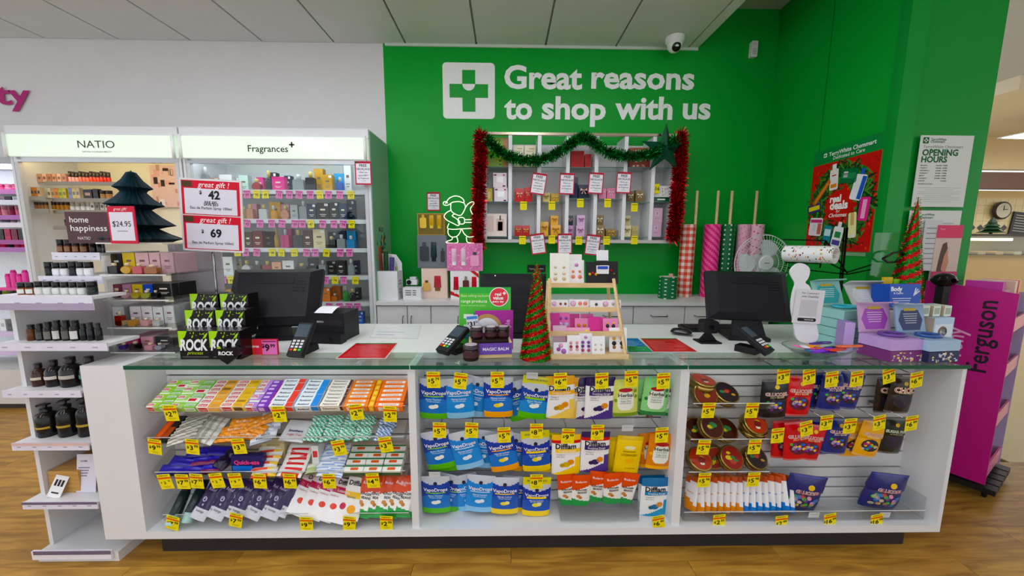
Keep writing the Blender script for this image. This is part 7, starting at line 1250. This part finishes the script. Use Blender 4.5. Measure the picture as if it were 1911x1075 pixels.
bbm = MB().box((0, 0, .085), (.18, .09, .17), '#2450b0', top='#3a6ad0'); bbm.text('Body', -.05, -.0456, .145, w=.065, col='#fff', bold=.03); bbm.text('& Centre', -.04, -.0456, .123, w=.055, col='#fff', bold=.01); [bbm.box((-.02, -.0456, .095-.012*i), (.11-.01*(i % 3), .0006, .004), '#cfd8f0') for i in range(5)]
for a_ in (0, 18, 36): bbm.box((0, 0, .02), (.005, .0006, .045), '#e8eef8', T(.05, -.0457, .11) @ R('Y', 20+a_))
put('blue_carton', (bbm.mesh('blc'), 'satin'), T(at(1676, 600, 1.88).x, 1.90, ZT+.0008+.13) @ R('Z', 5) @ R('X', -6), 'bright blue carton lettered Body behind the gift boxes', 'carton')
put('carton_riser', (MB().box((0, 0, .062), (.20, .10, .12), '#b8b2ac').mesh('cr'), 'paper'), T(at(1676, 620, 1.90).x, 1.93, ZT+.0008) @ R('Z', 5), 'plain cardboard box under the bright blue carton', 'carton')
tb = MB().box((0, 0, .085), (.115, .11, .17), '#b8d0e8', side='#b8a898'); tb.box((0, -.0556, .11), (.10, .0008, .06), '#dbe8f4'); tb.lathe([(.0005, 0), (.026, 0), (.02, .004)], '#8a6a5a', T(-.005, -.056, .105) @ R('X', 90), 12, False); tb.box((-.03, -.0558, .05), (.03, .0006, .02), '#2a3a5a'); [tb.box((.015, -.0558, .065-.012*i), (.05, .0006, .004), '#6a7a94') for i in range(4)]
on('printed_carton', (tb.mesh('tb'), 'satin'), 1728, 1.71, 'pale blue printed carton behind the blue gift box', 'carton', None, 8, 640)
for i in range(3): on('small_carton', (MB().box((0, 0, .025), (.042, .07, .05), '#dfe4da', side='#b8a890').box((0, -.0356, .025), (.03, .0006, .03), '#a8b0a4').mesh('smc'), 'satin'), 1714+20*i, 1.72, 'small pale carton on the printed carton, %s of three' % ('left', 'middle', 'right')[i], 'carton', 'small pale cartons', 8, 560, .172)
h_ = at(1714, 368, 1.98).z-ZT; tag(cone_tree(h_, .098, 14, 4, 9000).build('tinsel_cone_tree', 'tinsel', None, T(at(1704, 440, 1.98).x+.0, 1.98, ZT+.0008) ), 'tall red and green tinsel cone tree in front of the opening hours sheet', 'christmas tree', 'tinsel cone trees')
hl = thing('pen_holder', 'clear acrylic holder with yellow and green packets left of the tall cone tree', 'holder', T(at(1650, 560, 2.0).x, 2.0, ZT+.0008)); MB().box((0, 0, .12), (.12, .05, .24), '#9aa').build('stand_block', 'acrylic', hl); MB().box((-.03, -.03, .285), (.05, .012, .09), '#d8b81a').build('yellow_packet', 'satin', hl); MB().box((.025, -.03, .28), (.045, .012, .08), '#8ac83a').build('green_packet', 'satin', hl); MB().box((0, .02, .42), (.16, .004, .30), '#9aa').build('clear_back', 'acrylic', hl); MB().tube([(-.05, -.01, .43), (-.02, -.03, .46), (.03, -.03, .47), (.06, -.01, .44), (.03, .0, .41), (-.02, -.01, .41), (-.05, -.01, .43)], .006, '#1a1a1c', 6).build('black_glasses', 'gloss', hl)
# ================================================================ poster on the right wall
po = thing('christmas_poster', 'red and green real deals for Christmas poster on the right wall', 'poster', MW.copy())
A0 = onwall(1520, 308); B0 = onwall(1650, 283); C0 = onwall(1622, 484); D0 = onwall(1504, 456); E0 = onwall(1617, 497)
x0, x1 = (A0.x+D0.x)/2, (B0.x+C0.x)/2; zt_, zb_ = (A0.z+B0.z)/2, (C0.z+D0.z)/2; PW, PH = x1-x0, zt_-zb_; cx, cz_ = (x0+x1)/2, (zt_+zb_)/2
MB().b2((x0-.005, -.004, zb_-.05*PH), (x1+.005, -.001, zt_+.17*PH), '#0a8442').build('sheet', 'satin', po); rn = random.Random(4)
pp = MB(); pp.box((cx, -.0045, cz_), (PW, .0006, PH), '#c01818')
for _ in range(260): pp.box((0, 0, 0), (rn.uniform(.008, .02), .0004, rn.uniform(.008, .02)), rn.choice(['#e03020', '#a01010', '#f05038', '#d02818']), T(cx+rn.uniform(-.48, .48)*PW, -.0051, cz_+rn.uniform(-.48, .48)*PH) @ R('Y', rn.uniform(0, 90)))
pp.build('red_print', 'satin', po); wm = MB()
for _ in range(1500):
    a = rn.uniform(0, 6.283); q = rn.gauss(1, .15); wm.box((0, 0, 0), (.055, .0004, .012), rn.choice(['#1c4a1c', '#2f6a28', '#12381a', '#4a8a38', '#0e2c14']), T(cx+.36*PW*q*math.cos(a), -.0056-.0004*rn.random(), cz_+.36*PH*q*math.sin(a)) @ R('Y', rn.uniform(0, 180)))
wm.build('wreath_print', 'satin', po)
cm_ = MB(); n = 28; cm_.add([(cx-.0*PW, -.0068, cz_)]+[(cx+.19*PW*math.cos(6.283*i/n)*1.05, -.0068, cz_+.02*PH+.15*PH*math.sin(6.283*i/n)) for i in range(n)], [(0, i+1, (i+1) % n+1) for i in range(n)], '#c8141c')
cm_.text('real', cx-.06*PW, -.0076, cz_+.085*PH, w=.17*PW, col='#fff', bold=.04); cm_.text('deals', cx+.0*PW, -.0076, cz_+.01*PH, w=.27*PW, col='#fff', bold=.04); cm_.text('for', cx, -.0076, cz_-.055*PH, w=.06*PW, col='#fff', slant=.3); cm_.text('Christmas', cx, -.0076, cz_-.10*PH, w=.27*PW, col='#fff', slant=.3, bold=.01); cm_.build('roundel', 'satin', po)
def pic(nm, x, z, w_, h_, rot, col, parts):
    m_ = MB().rbox((0, 0, 0), (w_*PW, .0006, h_*PH), .012, col, T(cx+x*PW, -.0072, cz_+z*PH) @ R('Y', rot))
    for (px_, pz_, a, b, c) in parts: m_.box((px_*w_*PW, -.0006, pz_*h_*PH), (a*w_*PW, .0005, b*h_*PH), c, T(cx+x*PW, -.0072, cz_+z*PH) @ R('Y', rot))
    m_.build(nm, 'satin', po)
pic('product_picture', -.12, .30, .13, .23, -4, '#f0ece8', [(0, -.3, .7, .18, '#e08a3a'), (0, .2, .5, .06, '#c83a3a'), (0, .62, .45, .25, '#f4f4f4')]); pic('product_picture', .10, .31, .24, .15, 6, '#1c6a3e', [(0, 0, .8, .4, '#2f8a52'), (-.2, .1, .25, .4, '#e8e0e0')]); pic('product_picture', .25, .17, .16, .26, 14, '#eef0f6', [(.3, 0, .35, .9, '#2a5ac0'), (0, .62, .3, .22, '#2a5ac0')]); pic('product_picture', .36, -.06, .13, .24, 4, '#e0388c', [(0, 0, .4, .8, '#f4b0d4')])
pic('product_picture', -.3, .17, .06, .34, 40, '#c8682a', [(0, 0, .5, .8, '#e08a4a')]); pic('product_picture', -.40, .0, .23, .10, -8, '#3a2a68', [(0, 0, .8, .5, '#e8d83a')]); pic('product_picture', -.34, -.22, .22, .21, 4, '#f0e8ec', [(0, .32, .9, .18, '#c83a78'), (.3, -.1, .3, .6, '#c86a5a'), (-.1, -.05, .3, .4, '#e0dce4')]); pic('product_picture', -.13, -.31, .12, .19, 6, '#2a8aa0', [(0, .1, .8, .4, '#c8e8ee')]); pic('product_picture', .03, -.34, .15, .22, 10, '#f2f2f6', [(0, -.3, .8, .25, '#4a4a9a'), (0, .1, .6, .3, '#2a8a4a'), (0, .62, .35, .25, '#eee')]); pic('product_picture', .23, -.22, .11, .27, -6, '#f0ecb0', [(0, .25, .4, .5, '#d8b070'), (0, -.42, .7, .1, '#e8e8e8')])
lt = MB(); lt.text('TerryWhite Chemmart', cx+.08*PW, -.0052, zt_+.098*PH, w=.66*PW, col='#f0f4f0', bold=.02); lt.text('Dedicated to Care', cx+.05*PW, -.0052, zt_+.045*PH, w=.45*PW, col='#f0f4f0', bold=.01); lt.rbox((cx-.31*PW, -.005, zt_+.098*PH), (.05*PW, .0006, .045*PH), .005, '#f0f4f0'); lt.box((cx-.31*PW, -.0055, zt_+.098*PH), (.034*PW, .0004, .011*PH), '#0a8442'); lt.box((cx-.31*PW, -.0055, zt_+.098*PH), (.012*PW, .0004, .030*PH), '#0a8442')
lt.build('lettering', 'satin', po); lt = MB()
for i in range(4): lt.box((cx+.05*PW, -.0052, zb_-.012*PH-.009*PH*i), (.8*PW, .0004, .003*PH), '#d8ecd8')
lt.build('small_print', 'satin', po)
# opening hours sheets on the pillar
def psheet(px0, py0, px1, py1, label, hours):
    a = at(px0, py0, YCOL-.003); b = at(px1, py1, YCOL-.003); w_ = at(1810, 320, YCOL).x-at(1713, 320, YCOL).x; h_ = a.z-b.z; c = ((at(px0, py0, YCOL).x+at(px1, py1, YCOL).x)/2, YCOL-.0205, (a.z+b.z)/2)
    t = thing('opening_hours_sheet' if hours else 'notice_sheet', label, 'notice', T(*c)); MB().box((0, 0, 0), (w_, .003, h_), '#d3d6d2').build('sheet', 'paper', t); m_ = MB(); y = -.0022; G = '#1d5c33'
    m_.rbox((-w_*.40, y, h_*(.43 if hours else .40)), (w_*.11, .0004, w_*.11), .004, G); m_.box((-w_*.40, y-.0004, h_*(.43 if hours else .40)), (w_*.075, .0003, w_*.025), '#d3d6d2'); m_.box((-w_*.40, y-.0004, h_*(.43 if hours else .40)), (w_*.025, .0003, w_*.075), '#d3d6d2')
    m_.text('TerryWhite', -w_*.31, y, h_*(.445 if hours else .43), w=w_*.29, col=G, al='l', bold=.01); m_.text('Chemmart', -w_*.31, y, h_*(.415 if hours else .38), w=w_*.27, col=G, al='l', bold=.01)
    if hours:
        m_.text('TerryWhite Chemmart', -w_*.44, y, h_*.345, w=w_*.76, col='#8a9088', al='l'); m_.text('OPENING', -w_*.44, y, h_*.265, w=w_*.68, col=G, al='l', bold=.035); m_.text('HOURS', -w_*.44, y, h_*.17, w=w_*.49, col=G, al='l', bold=.035)
        for i, d in enumerate(('MONDAY', 'TUESDAY', 'WEDNESDAY', 'THURSDAY', 'FRIDAY', 'SATURDAY')): m_.text(d, -w_*.44, y, h_*(.085-.036*i), h=h_*.017, col='#333', al='l', bold=.01); m_.text('8:30AM - 5:30PM', -w_*.14, y, h_*(.085-.036*i), h=h_*.017, col='#333', al='l', bold=.01)
        m_.text('SUNDAY', -w_*.44, y, h_*-.131, h=h_*.017, col='#333', al='l', bold=.01); m_.text('CLOSED', -w_*.02, y, h_*-.131, h=h_*.017, col='#333', al='l', bold=.01); m_.text('PROPRIETOR DETAILS', -w_*.44, y, h_*-.175, h=h_*.016, col='#333', al='l', bold=.01)
        for i in range(8): m_.box((-.02*w_, y, h_*(-.23-.028*i)), (w_*(.82-.3*(i % 3 == 1)), .0003, h_*.004), '#9a9e98')
    else:
        for i in range(9): m_.box((-.02*w_, y, h_*(.28-.07*i)), (w_*(.8-.2*(i % 3 == 1)), .0003, h_*.01), '#9a9e98')
    m_.build('lettering', 'paper', t)
psheet(1713, 254, 1788, 387, 'white opening hours sheet on the green pillar', True); psheet(1692, 393, 1770, 500, 'white notice sheet below opening hours, mostly hidden by cone tree', False)
# ================================================================ magenta display stand on castors
n0 = at(1837, 915, 1.84); n1 = at(1902, 549, 1.84); f1 = at(1729, 523, 2.13); nx = (n0.x+n1.x)/2
e = Vector((nx-f1.x, 1.84-2.13, 0)); PLn = e.length; e.normalize(); nrm = Vector((-e.y, e.x, 0))        # e: towards viewer along the panel; nrm: to the right / away
zb0 = .09; MP = fr((f1.x, 2.13, 0), e, nrm, (0, 0, 1))
ps = thing('magenta_stand', 'tall magenta and pink castor display stand lettered Tony Ferguson at right end', 'display stand', T(nx, 1.84, 0)); ip = T(nx, 1.84, 0).inverted() @ MP
MB().prism([(0, zb0), (PLn, zb0), (PLn, n1.z), (0, f1.z)], 0, .012, '#b3127c').build('side_panel', 'satin', ps, ip)
MB().prism([(.14, zb0), (PLn, zb0), (PLn, n1.z-.02), (.14, n1.z-.02)], .40, .412, '#a8a2c4').build('side_panel', 'satin', ps, ip)
MB().b2((.13, .012, zb0), (.14, .40, n1.z-.03), '#c84a8a').build('back_panel', 'satin', ps, ip)
for z in (.12, .42, .70, .95): MB().b2((.141, .013, z), (PLn-.012, .399, z+.01), '#d85a90').build('shelf', 'satin', ps, ip); MB().b2((PLn-.011, .013, z), (PLn-.003, .399, z+.075), '#e07aa4').build('shelf_front', 'gloss', ps, ip)
tm = MB(); zc = (at(1846, 630, 1.90).z); lh = at(1842, 563, 1.9).z-at(1842, 697, 1.9).z
tn2 = MB(); tm.text('Ferguson', 0, -.0012, 0, w=lh, h=.075, col='#1c0a20', bold=.015, M=T(PLn*.70, 0, zc) @ R('Y', -90)); tn2.text('Tony', 0, -.0012, 0, w=lh*.46, h=.07, col='#e0a8d0', bold=.015, M=T(PLn*.42, 0, zc-lh*.15) @ R('Y', -90)); tm.build('lettering', 'satin', ps, ip); tn2.build('lettering', 'satin', ps, ip)
for k in range(5): MB().b2((-.02, .0+.09*k, .045), (PLn+.04, .075+.09*k, .075), '#1c1a1c').build('base_slat', 'plastic', ps, ip)
for x, y in ((0.02, .05), (PLn, .05), (PLn, .40), (.02, .40)):
    c = MB().lathe([(.008, 0), (.03, .004), (.032, .012), (.03, .02), (.008, .024)], '#121214', T(x-.012, y, .033) @ R('Y', 90), 16); c.box((x, y, .04), (.03, .02, .02), '#1c1c1e'); c.build('castor', 'plastic', ps, ip)
def stp_(name, mb, u, v, z, lab, cat, m='satin', rz=0): return tag(mb.build(name, m, None, MP @ T(u, v, z) @ R('Z', rz)), lab, cat)
zt2 = .96
for i, (u, v, c, lab) in enumerate(((PLn*.62, .08, '#b83a98', 'magenta diet carton in top of the magenta stand'), (PLn*.7, .2, '#d8b8a8', 'floral pink carton in top of the magenta stand'), (PLn*.7, .32, '#e07a68', 'coral carton in top of the magenta stand'))):
    stp_('diet_carton', MB().box((0, 0, .125), (.13, .07, .25), c, top=blend(c, '#fff', .3)).box((0, -.036, .18), (.1, .001, .04), '#f0d8e4'), u, v, zt2+.001, lab, 'carton')
bd = MB(); bd.grid(.11, .09, 12, 10, lambda u, v: (0, .04*max(0, 1-(2*u-1)**2-(2*v-1)**2*.9)**.5, 0), lambda u, v: '#141214', R('X', -90)); bdp = at(1770, 523, 2.0)
bs = thing('black_dome', 'glossy black dome on a block behind the magenta panel', 'device', T(bdp.x, 2.02, 0)); bd.build('dome', 'gloss', bs, T(0, 0, bdp.z)); MB().b2((-.02, -.02, .0), (.02, .02, bdp.z-.01), '#222').build('support', 'plastic', bs)
# brochures behind the panel
bh_ = thing('brochure_holder', 'stack of pink-headed brochures in a clear holder against the pillar', 'brochure holder', T(at(1766, 465, 2.185).x, 2.185, 0)); a = at(1742, 420, 2.185); b = at(1792, 512, 2.185); w_ = at(1792, 440, 2.185).x-at(1744, 440, 2.185).x; zt3 = a.z; zb3 = b.z; hb3 = zt3-zb3
m_ = MB().b2((-w_/2, -.005, zb3-.1), (w_/2, .005, zt3), '#c9b6ac'); m_.b2((-w_/2, -.0062, zt3-hb3*.26), (w_/2, -.0052, zt3), '#c8385e'); m_.text('Tony', -w_*.4, -.0066, zt3-hb3*.08, w=w_*.2, col='#f0b0c0', al='l'); m_.prism([(-w_*.32, zb3), (-w_*.26, zb3+hb3*.42), (-w_*.2, zb3+hb3*.62), (-w_*.06, zb3+hb3*.66), (.0, zb3+hb3*.52), (-w_*.04, zb3+hb3*.3), (-w_*.08, zb3)], -.0066, -.0056, '#4a2c24'); m_.prism([(-w_*.16, zb3+hb3*.1), (-w_*.1, zb3+hb3*.38), (-w_*.0, zb3+hb3*.55), (w_*.04, zb3+hb3*.4), (w_*.1, zb3+hb3*.25), (w_*.02, zb3)], -.0072, -.0067, '#b8806a'); m_.b2((-w_/2, -.0076, zb3-.1), (w_/2, -.0062, zb3+hb3*.06), '#b83a68'); m_.build('brochure', 'satin', bh_)
MB().b2((-w_/2-.005, -.02, 0), (w_/2+.005, .012, zb3-.1), '#b4b0b0').build('floor_post', 'satin', bh_)
gl = MB().b2((-.05, -.003, 0), (.05, .003, .30), '#c9cacd'); [gl.b2((-.04, -.0036, .04+.03*i), (.03-.01*(i % 2), -.0031, .046+.03*i), '#8a8c90') for i in range(8)]; p = at(1728, 505, 2.19); put('grey_leaflet', (gl.mesh('gl'), 'paper'), T(p.x, 2.186, p.z), 'pale grey leaflet beside the pink-headed brochures on the pillar', 'leaflet')
# ================================================================ ceiling camera and wall sensor
cc = at(1259, 84, 3.28); cv = thing('dome_camera', 'white security camera with black lens hanging from the ceiling', 'security camera', T(cc.x, 3.28, ZC)); MB().lathe([(.075, 0), (.075, -.03), (.062, -.05)], '#e4e6e2', None, 24).build('mount', 'satin', cv); MB().lathe([(.0005, -.115), (.03, -.108), (.052, -.085), (.06, -.055), (.055, -.03)], '#e8eae6', None, 24).build('housing', 'satin', cv); MB().lathe([(.036, 0), (.036, .006), (.03, .012), (.0005, .013)], '#101014', T(0, -.035, -.085) @ R('X', 118), 20).build('lens', 'gloss', cv)
sc = at(1403, 95, YW); sn2 = thing('motion_sensor', 'small white motion sensor high on green wall near the corner', 'sensor', T(sc.x, YW-.02, sc.z)); MB().rbox((0, 0, 0), (.055, .035, .13), .008, '#dfe2de').build('case', 'satin', sn2); MB().box((0, -.019, -.02), (.036, .004, .05), '#c8ccc8').build('lens_window', 'gloss', sn2); MB().box((0, -.019, .04), (.02, .003, .012), '#e0c8b0').build('indicator', 'satin', sn2)
# ================================================================ food shop across the mall
YM = 6.0
def mb2(n, px0, py0, px1, py1, col, Y=YM, th=.1, m='paint', par=None):
    a = at(px0, py0, Y); b = at(px1, py1, Y); x0, x1 = min(a.x, b.x), max(a.x, b.x); z0, z1 = min(a.z, b.z), max(a.z, b.z); return MB().b2((x0, Y, z0), (x1, Y+th, z1), col).build(n, m, par)
fw_ = struct(mb2('wall_food_shop', 1740, 355, 2300, 560, '#d8c08a', YM+1.2)); 
aa = at(1790, 430, YM+1.19); bb_ = at(1930, 360, YM+1.19); zt4 = at(1850, 362, YM+1.19).z; zb4 = at(1850, 470, YM+1.19).z
xx = at(1780, 400, YM+1.19).x; k = 0; TLm = MB().b2((0, 0, 0), (.145, .008, .145), '#e6d2a0').mesh('tile')
while xx < at(1960, 400, YM+1.19).x:
    zz = zb4
    while zz < zt4-.1: obj('tile', TLm, 'gloss', fw_, T(xx, YM+1.19, zz)); zz += .15
    xx += .15
dm = MB().prism([(0, -.06), (.06, 0), (0, .06), (-.06, 0)], 0, .004, '#2a201c').mesh('diamond_tile'); zd = at(1860, 425, YM+1.18).z
for i in range(14): obj('diamond_tile', dm, 'gloss', fw_, T(at(1800, 425, YM+1.18).x+.16*i, YM+1.183, zd))
ck_ = thing('wall_clock', 'round dark-rimmed wall clock on the tiled food shop wall', 'clock', T(*at(1867, 393, YM+1.15))); MB().lathe([(.17, 0), (.17, .04), (.14, .045)], '#3a2c24', R('X', 90), 28).build('rim', 'satin', ck_); MB().lathe([(.0005, .046), (.14, .046)], '#d8d0b8', R('X', 90), 28, False).build('face', 'paper', ck_)
hd = MB().box((.03, -.05, .02), (.09, .003, .012), '#222'); hd.box((0, -.05, .045), (.01, .003, .09), '#222'); hd.build('hands', 'satin', ck_)
mbd = MB().b2((-.2, -.01, -.22), (.3, .01, .22), '#26241f'); [mbd.b2((-.15, -.0115, .15-.05*i), (.12+.1*(i % 3)/2, -.0105, .165-.05*i), '#b8b0a0') for i in range(7)]; tag(mbd.build('menu_board', 'satin', None, T(*at(1905, 418, YM+1.17)) @ R('Y', 6)), 'dark chalk menu board at the far right of food shop', 'menu board')
cnt = thing('food_counter', 'beige food shop counter with lit display case across the mall', 'counter', T(at(1850, 500, YM).x, YM, 0)); ic = T(at(1850, 500, YM).x, YM, 0).inverted(); xa, xb = at(1765, 480, YM).x, at(2100, 480, YM).x; zc0 = at(1850, 476, YM).z; zc1 = at(1850, 441, YM).z
MB().b2((xa, YM, 0), (xb, YM+.8, zc0), '#b89c68', ic).build('counter_front', 'laminate', cnt); MB().b2((xa, YM-.02, zc0-.03), (xb, YM+.82, zc0), '#8a7448', ic).build('counter_ledge', 'laminate', cnt); MB().b2((xa, YM+.0, zc1), (xb, YM+.7, zc1+.04), '#3a2c20', ic).build('case_top', 'satin', cnt); MB().b2((at(1832, 450, YM).x, YM+.1, zc1-.07), (at(1905, 450, YM).x, YM+.16, zc1-.03), '#fff', ic).build('light_tube', 'tube_far', cnt); MB().b2((xa, YM+.01, zc0), (xb, YM+.014, zc1), '#fff', ic).build('case_glass', 'pane', cnt); MB().b2((xa, YM+.68, zc0), (xb, YM+.7, zc1), '#d8c48a', ic).build('case_back', 'satin', cnt)
rn = random.Random(8)
for i, x in enumerate((at(1830, 430, YM).x, at(1960, 430, YM).x)): troffer(x, YM-.6, .6, .6, 'added light panel brightening the food shop, %s one' % ('left', 'right')[i], 3.0)  # extra panels put in to brighten the dark food shop
for i in range(14): put('food_tray', (MB().rbox((0, 0, .03), (.14, .2, .06), .02, rn.choice(['#e8d8b0', '#d8b888', '#e8e0d0', '#c8a878', '#f0e8d8'])).mesh('ft'), 'satin'), T(at(1812+11*i, 468, YM+.3).x, YM+.25+.12*(i % 3), zc0+.001), 'pale food tray in lit case across the mall, %s from left' % ORD[i], 'food tray', 'food trays in the far display case')
tx_ = at(1848, 440, YM+.2); tt = thing('small_tree', 'small dark christmas tree on top of the food display case', 'christmas tree', T(tx_.x, YM+.2, zc1+.041)); hT = at(1848, 411, YM+.2).z-zc1
tm = MB(); [tm.lathe([(.17*(1-.22*k), hT*(.08+.2*k)), (.015, hT*(.4+.2*k))], ['#1c3a22'], None, 11) for k in range(4)]; tm.build('foliage', 'satin', tt); MB().lathe([(.02, 0), (.02, hT*.1)], '#3a2a1c', None, 8).build('trunk', 'satin', tt)
for n_, a in enumerate((((1740, 320, 2300, 356), '#5a3a26', YM+.5), ((1740, 226, 2300, 320), '#cdb78c', YM+.6), ((1740, 214, 2300, 226), '#6a5844', YM+.4), ((1740, 130, 2300, 152), '#3a2f26', YM-.2), ((1740, -60, 2300, 130), '#a88e78', YM+.3), ((1740, 152, 2300, 214), '#8e7158', YM+.62))): struct(mb2('wall_bulkhead_%d' % (n_+1), *a[0], a[1], a[2], .12))
struct(MB().b2((at(1790, 185, 5.2).x, 4.6, at(1850, 200, 5.2).z), (12, 6.6, at(1850, 200, 5.2).z+.28), '#e0d2bc').build('trim_3', 'paint', None, T(0, 0, 0)))
